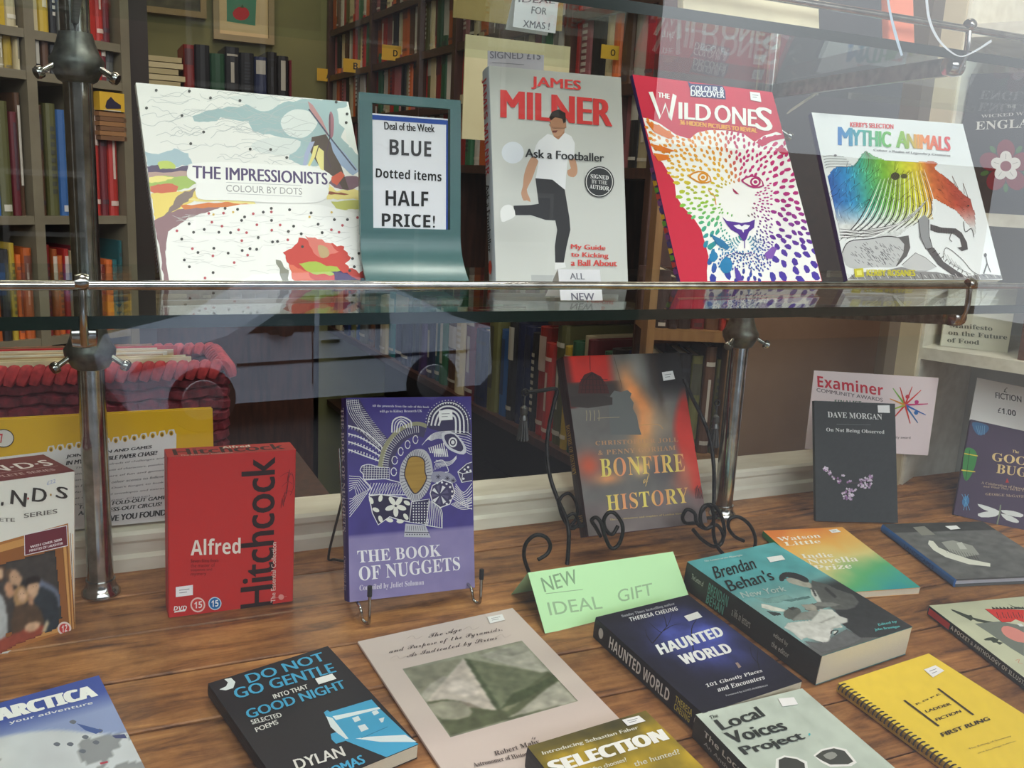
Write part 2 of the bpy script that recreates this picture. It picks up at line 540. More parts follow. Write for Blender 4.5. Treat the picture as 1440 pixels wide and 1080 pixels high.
# ------------------------------------------------------------------ the setting
M_WOOD = None
def wood_floor_mat():
    m = bpy.data.materials.new('worn_floorboards'); m.use_nodes = True
    nt = m.node_tree; b = nt.nodes['Principled BSDF']; L = nt.links.new
    tc = nt.nodes.new('ShaderNodeTexCoord'); oi = nt.nodes.new('ShaderNodeObjectInfo')
    mp = nt.nodes.new('ShaderNodeMapping'); mp.inputs['Scale'].default_value = (3.2, 24, 24)
    add = nt.nodes.new('ShaderNodeVectorMath'); add.operation = 'ADD'
    L(tc.outputs['Object'], add.inputs[0])
    cx = nt.nodes.new('ShaderNodeCombineXYZ'); mu = nt.nodes.new('ShaderNodeMath'); mu.operation = 'MULTIPLY'; mu.inputs[1].default_value = 7
    L(oi.outputs['Random'], mu.inputs[0]); L(mu.outputs[0], cx.inputs[0]); L(mu.outputs[0], cx.inputs[1]); L(cx.outputs[0], add.inputs[1])
    L(add.outputs[0], mp.inputs[0])
    n1 = nt.nodes.new('ShaderNodeTexNoise'); n1.inputs['Scale'].default_value = 2.6; n1.inputs['Detail'].default_value = 10; n1.inputs['Roughness'].default_value = .68; n1.inputs['Distortion'].default_value = .5
    L(mp.outputs[0], n1.inputs['Vector'])
    n2 = nt.nodes.new('ShaderNodeTexNoise'); n2.inputs['Scale'].default_value = 11; n2.inputs['Detail'].default_value = 7; n2.inputs['Roughness'].default_value = .7
    L(add.outputs[0], n2.inputs['Vector'])
    cr = nt.nodes.new('ShaderNodeValToRGB'); e = cr.color_ramp.elements
    e[0].position = .33; e[0].color = (*lin((84, 50, 30)), 1)
    e[1].position = .70; e[1].color = (*lin((204, 147, 88)), 1)
    mid = e.new(.48); mid.color = (*lin((160, 106, 58)), 1)
    L(n1.outputs[0], cr.inputs[0])
    mx = nt.nodes.new('ShaderNodeMix'); mx.data_type = 'RGBA'; mx.blend_type = 'MULTIPLY'; mx.inputs['Factor'].default_value = .75
    c2 = nt.nodes.new('ShaderNodeValToRGB'); c2.color_ramp.elements[0].position = .35; c2.color_ramp.elements[0].color = (.35, .3, .28, 1)
    c2.color_ramp.elements[1].position = .62; c2.color_ramp.elements[1].color = (1, 1, 1, 1)
    L(n2.outputs[0], c2.inputs[0]); L(cr.outputs[0], mx.inputs['A']); L(c2.outputs[0], mx.inputs['B'])
    # knots
    vo = nt.nodes.new('ShaderNodeTexVoronoi'); vo.inputs['Scale'].default_value = 5.2
    mp2 = nt.nodes.new('ShaderNodeMapping'); mp2.inputs['Scale'].default_value = (1, 1.7, 1); L(add.outputs[0], mp2.inputs[0]); L(mp2.outputs[0], vo.inputs['Vector'])
    kr = nt.nodes.new('ShaderNodeValToRGB'); kr.color_ramp.elements[0].position = .03; kr.color_ramp.elements[0].color = (.16, .13, .12, 1)
    kr.color_ramp.elements[1].position = .085; kr.color_ramp.elements[1].color = (1, 1, 1, 1)
    L(vo.outputs['Distance'], kr.inputs[0])
    mk = nt.nodes.new('ShaderNodeMix'); mk.data_type = 'RGBA'; mk.blend_type = 'MULTIPLY'; mk.inputs['Factor'].default_value = .8
    L(mx.outputs['Result'], mk.inputs['A']); L(kr.outputs[0], mk.inputs['B'])
    hs = nt.nodes.new('ShaderNodeHueSaturation'); mr = nt.nodes.new('ShaderNodeMapRange')
    mr.inputs['To Min'].default_value = .85; mr.inputs['To Max'].default_value = 1.12
    L(oi.outputs['Random'], mr.inputs[0]); L(mr.outputs[0], hs.inputs['Value']); L(mk.outputs['Result'], hs.inputs['Color'])
    L(hs.outputs[0], b.inputs['Base Color'])
    b.inputs['Roughness'].default_value = .42
    bp = nt.nodes.new('ShaderNodeBump'); bp.inputs['Strength'].default_value = .35; bp.inputs['Distance'].default_value = .001
    L(n1.outputs[0], bp.inputs['Height']); L(bp.outputs[0], b.inputs['Normal'])
    return m
M_WOOD = wood_floor_mat()

def glass_mat(name, tint=(.97, .985, .975), rough=0.0, ior=1.5, k=1.6):
    m = bpy.data.materials.new(name); m.use_nodes = True
    nt = m.node_tree; nt.nodes.clear(); L = nt.links.new
    out = nt.nodes.new('ShaderNodeOutputMaterial'); mix = nt.nodes.new('ShaderNodeMixShader')
    tr = nt.nodes.new('ShaderNodeBsdfTransparent'); gl = nt.nodes.new('ShaderNodeBsdfGlossy'); fr = nt.nodes.new('ShaderNodeFresnel')
    fr.inputs[0].default_value = ior; tr.inputs[0].default_value = (*tint, 1); gl.inputs['Roughness'].default_value = rough
    gl.inputs['Color'].default_value = (1, 1, 1, 1)
    mm = nt.nodes.new('ShaderNodeMath'); mm.operation = 'MULTIPLY'; mm.inputs[1].default_value = k; mm.use_clamp = True
    L(fr.outputs[0], mm.inputs[0]); L(mm.outputs[0], mix.inputs[0]); L(tr.outputs[0], mix.inputs[1]); L(gl.outputs[0], mix.inputs[2]); L(mix.outputs[0], out.inputs[0])
    return m
M_PANE = glass_mat('shop_window_glass')
M_SHELFGLASS = glass_mat('shelf_glass', tint=(.93, .97, .95), k=.35)
M_EDGE = material('green_glass_edge', (14, 32, 26), .15, spec=.4)
M_CHROME = material('worn_chrome', (196, 196, 192), .16, metal=1.0, noise=(140, 140, 136), scale=60, bump=.06)
M_DULLMETAL = material('dull_bracket_metal', (126, 128, 122), .42, metal=.85, noise=(84, 86, 82), scale=90)
M_WHITEP = material('white_gloss_paint', (228, 224, 208), .4, noise=(208, 202, 184), scale=14, bump=.25, stretch=(1, 4, 4))
M_BLACKIRON = material('black_wrought_iron', (44, 42, 40), .38, metal=.7, noise=(24, 22, 22), scale=200, bump=.3)
M_OLIVE = material('olive_wall_paint', (122, 120, 78), .85, noise=(108, 106, 68), scale=3)
M_DARKWALL = material('dim_interior_wall', (96, 84, 66), .9, noise=(80, 70, 56), scale=4)
M_MAHOG = material('dark_mahogany', (74, 42, 30), .45, noise=(50, 28, 20), scale=9, stretch=(8, 8, 1))
M_OAKSH = material('brown_shelf_wood', (112, 82, 54), .5, noise=(88, 62, 40), scale=9, stretch=(1, 8, 8))

# floor of the window bed: sloping boards
fl = empty('floor', (0, 0, 0)); tag(fl, kind='structure')
ct, st_ = math.cos(FT), math.sin(FT)
FM = Matrix(((1, 0, 0, 0), (0, ct, -st_, 0), (0, st_, ct, 0), (0, 0, 0, 1)))
b = MB(); b.box((-.95, .31, -.03), (1.75, 1.045, -.013)); b.build('subfloor', M_MAHOG, fl, matrix=FM)
seams = [.302, .380, .455, .530, .610, .686, .759, .834, .909, .983, 1.044]
rnd = random.Random(4)
for i in range(len(seams) - 1):
    a, c = seams[i] + .0012, seams[i + 1] - .0012
    cuts = [-.95] + ([1.02] if i == 6 else []) + [1.75]
    for q in range(len(cuts) - 1):
        x0, x1 = cuts[q] + .0008, cuts[q + 1] - .0008; e = .0012; dz = rnd.uniform(-.0006, .0)
        b = MB(); n = 18
        xs = np.linspace(x0, x1, n)
        vs = []; fs = []
        for x in xs:
            w0 = .0004 * math.sin(x * 9 + i); zz = dz + .0003 * math.sin(x * 5 + i * 2)
            vs += [(x, a + w0, -.013), (x, a + w0, zz - e), (x, a + e + w0, zz), (x, c - e + w0, zz), (x, c + w0, zz - e), (x, c + w0, -.013)]
        for k in range(n - 1):
            for j in range(5): fs.append((k * 6 + j, (k + 1) * 6 + j, (k + 1) * 6 + j + 1, k * 6 + j + 1)[::-1])
        b.add(vs, fs); b.build('floorboard', M_WOOD, fl, matrix=FM)

# white upstand behind the boards
o = MB(); prof = [(1.0285, .095), (1.0285, .120), (1.0325, .124), (1.0325, .136), (1.029, .140), (1.029, .1465), (1.033, .150), (1.086, .152), (1.090, .148), (1.090, .02), (1.05, .02)]
o.prism([(y, z) for y, z in prof], -.95, 1.165, lambda y, z, x: (x, y, z)); o = o.build('baseboard_back', M_WHITEP); tag(o, kind='structure')

# the shop window pane
b = MB(); b.add([(-1.6, .3, -.02), (2.3, .3, -.02), (2.3, .3, 2.25), (-1.6, .3, 2.25)], [(0, 1, 2, 3)])
win = b.build('window_1', M_PANE); tag(win, kind='structure')
b = MB(); b.box((-1.6, .27, -.06), (2.3, .33, .0)); b.box((-1.6, .27, 2.25), (2.3, .33, 2.3)); b.box((-1.66, .27, -.06), (-1.6, .33, 2.3)); b.box((2.3, .27, -.06), (2.36, .33, 2.3))
o = b.build('trim_1', M_WHITEP); tag(o, kind='structure')
# white arcs on the glass, top right
P = Print(np.array([[1, 0, 0, 0], [0, 0, -1, .3], [0, 1, 0, 0], [0, 0, 0, 1.]]), -1.6, 0, 3.9, 2.25, base=-.0006)
P.line([(1249, -8), (1254, 20), (1261, 48), (1270, 78)], [.0012, .0013, .0016, .0012], (205, 222, 235), smooth=6)
P.line([(1304, -8), (1308, 25), (1318, 50), (1333, 68), (1352, 79), (1372, 72), (1396, 57)], [.0015, .0015, .0013, .0009, .0004, .0008, .0012], (232, 236, 238), smooth=6)
P.build('white_arc', win, np.eye(4))

# shop shell
def shell(name, a, b_, mat):
    m = MB(); m.box(a, b_); o = m.build(name, mat); tag(o, kind='structure'); return o
shell('wall_back', (-2.2, 3.92, -1.0), (4.6, 4.0, 2.4), M_OLIVE)
shell('wall_left', (-1.75, .34, -1.0), (-1.68, 3.92, 2.4), M_DARKWALL)
shell('wall_right', (3.6, .34, -1.0), (3.67, 3.92, 2.4), M_DARKWALL)
shell('ceiling', (-1.75, .26, 2.4), (3.67, 4.0, 2.46), material('ceiling_paint', (190, 184, 168), .9))
shell('shop_floor', (-1.75, 1.1, -1.0), (3.67, 3.92, -.95), material('dark_carpet', (66, 56, 48), .95, noise=(40, 34, 30), scale=80))
bpy.data.objects['shop_floor'].name = 'floor_shop'
shell('wall_front', (-1.75, .26, 2.3), (3.67, .34, 2.4), M_DARKWALL)
shell('wall_stall', (-1.75, .26, -1.0), (3.67, .34, -.06), material('shopfront_paint', (48, 52, 50), .5))

# street outside, behind the camera
shell('ground', (-14, -3, -2.2), (18, .26, -1.0), material('street_asphalt', (58, 58, 60), .85, noise=(44, 44, 46), scale=60))

shell('ground_road', (-14, -19, -2.2), (20, -3, -2.09), MATS['street_asphalt'])

# ------------------------------------------------------------------ glass shelves on chrome poles
YF = .640                      # front edge of the glass shelves
def zs_(z): return CAMZ + (z - CAMZ) * KS
def pole(x, label):
    r = empty('chrome_pole', (x, .99, floor_z(.99)))
    tag(r, label, 'pole', 'chrome poles carrying the glass shelves')
    z0 = 0.0
    b = MB(); b.lathe([(.0128, .004), (.0128, 1.35)], (0, 0, 0), n=28); b.build('tube', M_CHROME, r, smooth=True)
    b = MB(); b.lathe([(.019, 0), (.019, .003), (.0165, .006), (.0145, .010), (.0145, .016)], (0, 0, 0), n=28); b.build('floor_flange', M_CHROME, r, smooth=True)
    for zc in (.352 - floor_z(.99), .622 - floor_z(.99)):
        b = MB(); b.lathe([(.0135, -.012), (.017, -.010), (.0235, .002), (.024, .008), (.020, .014), (.0165, .024), (.0145, .032)], (0, 0, zc), n=28)
        cl = b.build('collar', M_DULLMETAL, r, smooth=True)
        for s in (-1, 1):
            b = MB(); b.tube([(s * .018, -.010, zc + .002), (s * .030, -.016, zc - .006)], .0028, 10)
            b.lathe([(.0055, 0), (.006, .003), (.005, .006)], (s * .029, -.0155, zc - .0055), axis=(s * .8, -.4, -.4), n=12)
            b.build('wing_screw', M_CHROME, cl, smooth=True)
    return r
def arm(x, xf, z, zf, label):
    """flat bracket reaching from the pole to the front edge of a glass shelf, with the rail clip"""
    r = empty('shelf_bracket', (x, .985, z)); tag(r, label, 'bracket', 'brackets under the glass shelves')
    A = np.array([0, -.012, 0.]); B = np.array([xf * KS - x, YF + .011 - .985, zs_(zf) - z]); d = B - A; d /= np.linalg.norm(d); sd = np.cross(d, (0, 0, 1.)); sd /= np.linalg.norm(sd); u = np.cross(sd, d)
    b = MB(); b.obox(A - sd * .003 - u * .008, sd * .006, u * .016, (B - A)); b.build('bar', M_DULLMETAL, r)
    b = MB(); b.lathe([(.002, -.008), (.0085, -.007), (.0095, 0), (.0085, .007), (.002, .008)], B, axis=sd, n=18); b.build('end_cap', M_CHROME, r, smooth=True)
    b = MB(); b.tube(spline([B + (0, -.006, -.006), B + (0, -.012, .010), B + (0, -.012, .026), B + (0, -.010, .036)], 5), .0028, 10)
    b.lathe([(.0045, -.004), (.0058, 0), (.0045, .004)], B + np.array([0, -.012, .0345]), axis=(1, 0, 0), n=14)
    b.build('rail_clip', M_CHROME, r, smooth=True)
    return r, d
pole(.006, 'chrome pole at the far left, in front of the crimson basket')
pole(.799, 'chrome pole beside the wrought iron book stand, right of centre')
M_UPPERGLASS = glass_mat('upper_shelf_glass', tint=(.93, .97, .95), k=.16)
def shelf(z, label, glab):
    r = empty('glass_shelf', (.3, .85, z)); tag(r, label, 'shelf', 'glass shelves of the window')
    x0, x1, y0, y1, t = -.95, 1.10, YF, .975, .0085
    if z > .6: x1 = 1.16
    b = MB()
    O = np.array([.3, .85, z])
    def V(x, y, zz): return (x - .3, y - .85, zz)
    b.add([V(x0, y0, 0), V(x1, y0, 0), V(x1, y1, 0), V(x0, y1, 0)], [(0, 1, 2, 3)])
    b.add([V(x0, y0, -t), V(x1, y0, -t), V(x1, y1, -t), V(x0, y1, -t)], [(3, 2, 1, 0)])
    b.mat(1)
    b.add([V(x0, y0, 0), V(x1, y0, 0), V(x1, y0, -t), V(x0, y0, -t)], [(0, 3, 2, 1)])
    b.mat(0)
    b.add([V(x0, y1, 0), V(x1, y1, 0), V(x1, y1, -t), V(x0, y1, -t)], [(0, 1, 2, 3)])
    b.add([V(x1, y0, 0), V(x1, y1, 0), V(x1, y1, -t), V(x1, y0, -t)], [(0, 3, 2, 1)])
    b.add([V(x0, y0, 0), V(x0, y1, 0), V(x0, y1, -t), V(x0, y0, -t)], [(0, 1, 2, 3)])
    b.build('glass_plate', [M_UPPERGLASS if z > .6 else M_SHELFGLASS, M_EDGE], r)
    return r
shelf(zs_(.4355), 'long glass shelf carrying the row of standing books', None)
shelf(zs_(.690), 'upper glass shelf crossing the top right of the window', None)
def rail(z, label):
    b = MB(); b.tube([(-.95, 0, 0), (1.9, 0, 0)], .0032, 14)
    o = b.build('chrome_rail', M_CHROME, smooth=True); o.location = (0, YF, z); tag(o, label, 'rail', 'chrome rails along the glass shelves'); return o
rail(zs_(.4568), 'thin chrome rail running across in front of the standing books')
rail(zs_(.7100), 'thin chrome rail above the upper glass shelf, top right')
arm(.006, .001, .405, .4215, 'bracket from the left pole under the book shelf')
arm(.799, .862, .395, .4215, 'bracket from the right pole under the book shelf')
arm(.006, .010, .668, .676, 'bracket at the top of the left pole')
ra, dd = arm(.799, .806, .668, .676, 'flat grey bracket with diagonal brace, above the leopard book')
b = MB()
A_ = on_y(1108, 160, .975) - np.array([.799, .985, .668]); B_ = on_y(1180, 112, .93) - np.array([.799, .985, .668])
b.obox(A_, (B_ - A_), (0, .004, 0), (.006, 0, .006)); b.build('brace', M_DULLMETAL, ra)

# right hand display unit, splayed towards the window
UD = np.array([.416, -.909, 0.]); UN = np.array([.909, .416, 0.])        # along its front edge; into the unit
U0 = np.array([1.168, 1.015, 0.])
un = empty('display_unit', tuple(U0)); tag(un, 'white painted shelf unit along the right side of the window', 'shelf unit')
def ubox(name, s0, s1, d0, d1, z0, z1, mat=M_WHITEP):
    b = MB(); b.obox(UD * s0 + UN * d0 + np.array([0, 0, z0]), UD * (s1 - s0), UN * (d1 - d0), (0, 0, z1 - z0)); return b.build(name, mat, un)
ubox('end_panel', -.02, 0, 0, .30, .02, 1.3)
ubox('front_post', -.034, -.004, -.008, .004, .02, 1.3, material('cream_post_paint', (206, 192, 160), .5, noise=(186, 170, 138), scale=12))
ubox('shelf_board', 0, .62, 0, .30, .307, .325)
ubox('shelf_board', 0, .62, 0, .30, .513, .531)
ubox('shelf_board', 0, .62, 0, .30, .775, .793)
ubox('back_panel', -.02, .62, .30, .312, .02, 1.3, material('unit_back_paint', (176, 176, 166), .6))
ubox('end_panel', .62, .64, 0, .30, .02, 1.3)

# ------------------------------------------------------------------ stands
def easel():
    r = empty('wire_easel', (.31, .86, floor_z(.86))); tag(r, 'silver wire easel with black rubber tips under the purple book', 'book stand')
    O = np.array([.31, .86, floor_z(.86)])
    for px, tipx in ((519, 520), (675, 675)):
        F = on_floor(px, 884 if px < 600 else 855); tip = on_y(tipx, 836 if px < 600 else 812, F[1]); x = F[0]
        le = math.radians(14)
        pts = [(x, F[1], tip[2]), (x, F[1], F[2] + .012), (x, F[1] + .004, F[2] + .004), (x - .004, F[1] + .010, F[2] + .006), (x - .006, F[1] + .014, F[2] + .0185), (x - .006, .90, .1065), (x - .006, .918, .109), (x - .006, .93, .16), (x + (-.006 if px < 600 else -.03), .955, .25)]
        b = MB(); b.tube([np.array(p) - O for p in spline(pts, 5)], .0017, 10); w = b.build('wire_arm', M_CHROME, r, smooth=True)
        b = MB(); b.tube([np.array((x, F[1], tip[2] - .002)) - O, np.array((x, F[1], tip[2] + .009)) - O], .0026, 10); b.build('rubber_tip', material('black_rubber', (26, 26, 28), .6), w, smooth=True)
    b = MB(); b.tube([np.array((.249, .955, .25)) - O, np.array((.345, .955, .25)) - O], .0017, 10); b.build('cross_bar', M_CHROME, r, smooth=True)
    G = on_floor(462, 788); b = MB()
    b.tube([np.array(p) - O for p in spline([(.262, .955, .25), (.255, .975, .18), (G[0], G[1], G[2] + .006), (G[0] + .006, G[1] - .004, G[2] + .002), (G[0] + .02, G[1] - .015, G[2] + .002)], 6)], .0015, 10)
    b.tube([np.array(p) - O for p in spline([(.335, .955, .25), (.34, .975, .18), (.35, G[1], G[2] + .006), (.345, G[1] - .004, G[2] + .002)], 6)], .0015, 10)
    b.build('back_leg', material('dark_wire', (70, 66, 58), .35, metal=.8), r, smooth=True)
easel()

def iron_stand():
    r = empty('scroll_easel', (.62, .93, floor_z(.93))); tag(r, 'black wrought iron easel with curled scroll feet holding the fire-coloured book', 'book stand')
    O = np.array([.62, .93, floor_z(.93)])
    V = lambda X, Y: (700 + X / 3.789, 490 + Y / 3.789)
    def path(pts, y, r_=.0022, name='scroll', k=6):
        q = []
        for i, p in enumerate(pts):
            yy = y if not hasattr(y, '__len__') else np.interp(i / (len(pts) - 1), np.linspace(0, 1, len(y)), y)
            q.append(on_y(*V(*p), yy) - O)
        b = MB(); b.tube(spline(q, k), r_, 10); return b.build(name, M_BLACKIRON, r, smooth=True)
    path([(145, 235), (230, 225), (312, 218), (300, 290), (272, 420), (262, 540), (278, 680), (318, 800), (358, 890), (378, 980), (374, 1100), (368, 1165)], (1.0, 1.0, .99, .96, .93, .92), .0026, 'upright')
    path([(318, 800), (345, 900), (392, 960), (430, 930), (405, 880), (365, 900)], (.95, .94, .945), .002)
    path([(320, 830), (345, 785), (385, 775), (420, 830), (418, 905), (380, 950)], (.955, .96, .96), .002)
    path([(165, 1190), (140, 1110), (150, 1040), (200, 995), (255, 1005), (280, 1050), (262, 1095), (215, 1125)], (.915, .905, .90), .0024)
    path([(548, 1000), (520, 950), (500, 915), (525, 900), (550, 930), (565, 985), (600, 1060), (640, 1050), (665, 985), (660, 930), (625, 880), (590, 875), (565, 915), (575, 965), (610, 990), (640, 945)], (.915, .90, .895, .90, .905), .0024)
    path([(990, 160), (1030, 250), (1090, 370), (1130, 480), (1150, 620), (1152, 760), (1150, 860)], (.99, .975, .945, .93), .0026, 'upright')
    path([(1050, 930), (1000, 930), (985, 895), (1010, 858), (1050, 880), (1060, 930), (1110, 960), (1150, 920), (1140, 850), (1110, 835), (1085, 860), (1080, 920), (1110, 960), (1165, 940), (1200, 990), (1190, 1040), (1150, 1055), (1090, 1020), (1040, 965)], (.915, .90, .90, .895, .89), .0024)
    path([(1085, 870), (1120, 832), (1165, 850), (1200, 920), (1205, 1000), (1170, 1050), (1150, 990), (1150, 900)], (.905, .90, .895), .0024)
    path([(1165, 1050), (1185, 1078), (1205, 1100)], (.89, .885), .0024)
    path([(1310, 1025), (1260, 1000), (1228, 950), (1240, 905), (1290, 900), (1345, 945), (1372, 1010), (1365, 1080), (1345, 1120)], (.90, .895, .89), .0024)
    # book rest between the scrolls and the rear leg
    b = MB(); b.tube([on_y(*V(392, 950), .948) - O, on_y(*V(1165, 900), .948) - O], .0024, 10)
    b.build('book_rest', M_BLACKIRON, r, smooth=True)
    b = MB(); b.tube([np.array((.64, .996, .14)) - O, np.array((.64, 1.018, floor_z(1.018) + .003)) - O], .002, 10); b.build('rear_leg', M_BLACKIRON, r, smooth=True)
    for (X, Y, nm, yy, lab) in ((145, 235, 'tassel', .998, 'dark metal tassel hanging left of the wrought iron easel'), (1170, 290, 'tassel', .972, 'dark metal tassel hanging right of the easel, beside the chrome pole')):
        p = on_y(*V(X, Y), yy); t = empty(nm, tuple(p)); tag(t, lab, 'tassel', 'metal tassels of the easel')
        b = MB(); b.tube([(.0042 * math.cos(a), 0, .0042 * math.sin(a)) for a in np.linspace(0, 2 * math.pi, 14, endpoint=False)], .001, 8, closed=True); b.build('ring', M_BLACKIRON, t, smooth=True)
        b = MB(); b.lathe([(.001, -.004), (.0012, -.016), (.0045, -.019), (.005, -.026), (.0038, -.028), (.0055, -.034), (.0038, -.036)], (0, 0, 0), n=14); b.build('cap', material('pewter', (92, 92, 90), .35, metal=.8), t, smooth=True)
        b = MB()
        for k in range(11):
            a = 2 * math.pi * k / 11; b.tube([(.0034 * math.cos(a), .0034 * math.sin(a), -.034), (.0068 * math.cos(a), .0068 * math.sin(a), -.060)], [.0011, .0014], 6)
        b.build('fringe', material('pewter', (92, 92, 90), .35, metal=.8), t, smooth=True)
iron_stand()

# ------------------------------------------------------------------ books on the glass shelf
S = .436
W = (250, 249, 246)
rnd = random.Random(11)
def Bk(*a, **k): return Book(*a, **k)

# --- painting book in dots
bk = Bk('colouring_book', 'large square white art colouring book with a windmill, leftmost on the shelf', 'book',
        frame_shelf((.067, .8902, S + .0007), 6.16, 28.78, .13), .2117 * KS, .2028 * KS, .008, (244, 242, 236), kind='paperback', group='books standing on the glass shelf')
p = bk.pic; p.fill((243, 242, 238)); p.view(180, 100, 3.542)
def rg(pts, amp=5.0, k=5):
    out = []
    for i in range(len(pts)):
        x0, y0 = pts[i]; x1, y1 = pts[(i + 1) % len(pts)]; m = max(1, min(k, int(math.hypot(x1 - x0, y1 - y0) / 14)))
        for j in range(m):
            t = j / m; out.append((x0 + (x1 - x0) * t + (rnd.uniform(-amp, amp) if j else 0), y0 + (y1 - y0) * t + (rnd.uniform(-amp, amp) if j else 0)))
    return out
SKY = (172, 196, 200)
p.poly(rg([(320, 225), (400, 195), (520, 178), (640, 165), (690, 185), (800, 150), (900, 140), (1000, 145), (1090, 155), (1110, 230), (1060, 330), (1150, 420), (1160, 480), (1120, 520), (1060, 470), (950, 470), (880, 470), (800, 440), (820, 380), (760, 330), (620, 300), (600, 250), (460, 230), (440, 250), (330, 250)]), SKY)
p.poly(rg([(80, 400), (150, 415), (230, 385), (300, 410), (320, 460), (240, 480), (100, 475)]), (178, 200, 210))
p.poly([(790, 210), (850, 190), (930, 215), (940, 270), (880, 330), (800, 320), (760, 260)], (232, 236, 234), 4)
p.poly(rg([(1040, 190), (1095, 170), (1110, 215), (1150, 400), (1100, 380), (1085, 300), (1050, 260)]), (236, 240, 236))
for q in ([(500, 130), (640, 120), (760, 140), (720, 190), (660, 200), (600, 170)], [(620, 360), (720, 330), (860, 350), (800, 420), (640, 400)]):
    p.poly(q, (228, 232, 230), 3)
# thin grey number lines in the clouds
for k in range(70):
    x = rnd.uniform(60, 760); y = rnd.uniform(85, 450)
    pts = [(x, y)]
    for i in range(6): x += rnd.uniform(12, 46); y += rnd.uniform(-20, 20); pts.append((x, y))
    p.line(pts, .0004, (196, 200, 200), smooth=3)
p.poly([(150, 455), (200, 448), (235, 470), (225, 492), (160, 492)], (200, 214, 120), 4)
p.poly(rg([(90, 475), (150, 468), (160, 490), (240, 485), (300, 470), (300, 520), (100, 520)]), (110, 100, 124))
p.poly(rg([(100, 505), (300, 500), (340, 520), (330, 560), (240, 565), (110, 560)]), (196, 168, 160))
p.poly(rg([(105, 540), (180, 520), (320, 530), (340, 560), (300, 585), (220, 600), (110, 600)]), (176, 200, 118))
p.poly(rg([(105, 530), (170, 522), (230, 530), (150, 555), (105, 555)]), (244, 232, 150))
p.poly(rg([(110, 575), (200, 560), (250, 575), (240, 605), (150, 612), (112, 600)]), (214, 120, 100))
p.poly(rg([(115, 610), (250, 600), (330, 590), (350, 640), (260, 690), (180, 730), (135, 760), (125, 680)]), (242, 218, 128))
p.poly(rg([(250, 620), (340, 580), (300, 650), (200, 720), (150, 770), (135, 760), (200, 700)]), (150, 134, 130))
p.poly(rg([(130, 745), (230, 700), (330, 672), (430, 670), (520, 660), (420, 700), (300, 730), (200, 800), (205, 850), (185, 900), (205, 1045), (178, 1045), (160, 900)]), (158, 128, 134))
p.poly(rg([(260, 670), (400, 655), (560, 648), (660, 680), (540, 676), (430, 680), (280, 690)]), (222, 138, 92))
p.poly(rg([(300, 640), (420, 625), (620, 640), (640, 672), (500, 652), (340, 650)]), (246, 232, 160))
p.poly(rg([(1000, 560), (1040, 600), (1110, 590), (1175, 590), (1185, 640), (1080, 640), (990, 640)]), (244, 226, 150))
p.poly(rg([(990, 600), (1060, 605), (1100, 615), (990, 612)]), (160, 100, 80))
p.poly(rg([(1010, 650), (1180, 640), (1190, 700), (1130, 690), (1050, 690)]), (206, 206, 120))
p.poly(rg([(1030, 520), (1140, 525), (1165, 550), (1120, 590), (1060, 590), (1000, 560)]), (132, 104, 118))
# windmill
p.poly([(915, 330), (985, 315), (1010, 360), (1060, 470), (1100, 590), (1070, 590), (1040, 540), (985, 500), (950, 470), (905, 400)], (100, 88, 84))
p.poly([(905, 355), (930, 350), (900, 420), (890, 470), (870, 470), (880, 410)], (176, 184, 214))
p.poly([(925, 375), (948, 370), (930, 430), (905, 475), (895, 470), (915, 420)], (238, 226, 150))
p.poly([(950, 380), (975, 400), (975, 520), (950, 470), (935, 430)], (242, 230, 156))
p.poly([(1005, 340), (1080, 410), (1150, 500), (1120, 520), (1060, 470), (1020, 400)], (168, 186, 216))
p.poly([(1010, 200), (1025, 240), (1022, 320), (1008, 335), (1000, 290), (1000, 230)], (170, 120, 132), 2)
p.poly([(895, 150), (920, 170), (965, 240), (1005, 330), (990, 320), (945, 250), (905, 190)], (198, 150, 152))
p.line([(900, 190), (1005, 330), (1135, 495)], .0016, (92, 96, 116))
p.line([(1005, 215), (1005, 330), (985, 420), (1010, 480)], .001, (96, 80, 92))
p.poly([(1010, 530), (1060, 500), (1080, 520), (1040, 570), (1015, 555)], (210, 104, 84))
# white field with dots
p.poly([(200, 800), (300, 740), (430, 690), (560, 665), (700, 662), (820, 660), (960, 668), (1060, 690), (1120, 705), (1200, 720), (1262, 1050), (205, 1050), (190, 960), (190, 860)], (252, 251, 248))
for k in range(110):
    x = rnd.uniform(220, 1150); y = rnd.uniform(700, 1000)
    p.line([(x, y), (x + rnd.uniform(20, 50), y + rnd.uniform(-10, 14)), (x + rnd.uniform(50, 100), y + rnd.uniform(-14, 14))], .0003, (214, 214, 212), smooth=3)
p.poly(rg([(770, 905), (840, 860), (850, 830), (900, 850), (960, 855), (1060, 870), (1110, 930), (1080, 960), (1150, 1010), (1190, 990), (1230, 1010), (1250, 1050), (830, 1050), (800, 960)], 8), (206, 84, 78))
p.poly(rg([(880, 820), (930, 830), (1010, 860), (1050, 900), (970, 930), (920, 900)], 8), (222, 128, 118))
p.poly(rg([(850, 960), (900, 950), (1040, 975), (1060, 1000), (1000, 1020), (900, 1000)], 8), (176, 196, 90))
p.poly([(945, 870), (990, 880), (1000, 920), (960, 930)], (196, 170, 130), 3)
p.poly(rg([(1010, 1000), (1090, 1005), (1150, 1050), (1040, 1050)], 8), (70, 50, 96))
p.poly(rg([(735, 940), (760, 945), (800, 1010), (800, 1050), (770, 1050)], 8), (150, 150, 138))
p.poly(rg([(800, 965), (900, 1000), (930, 1050), (830, 1050)], 8), (226, 122, 100))
p.poly(rg([(1175, 1000), (1230, 985), (1250, 1050), (1180, 1050)], 8), (176, 40, 50))
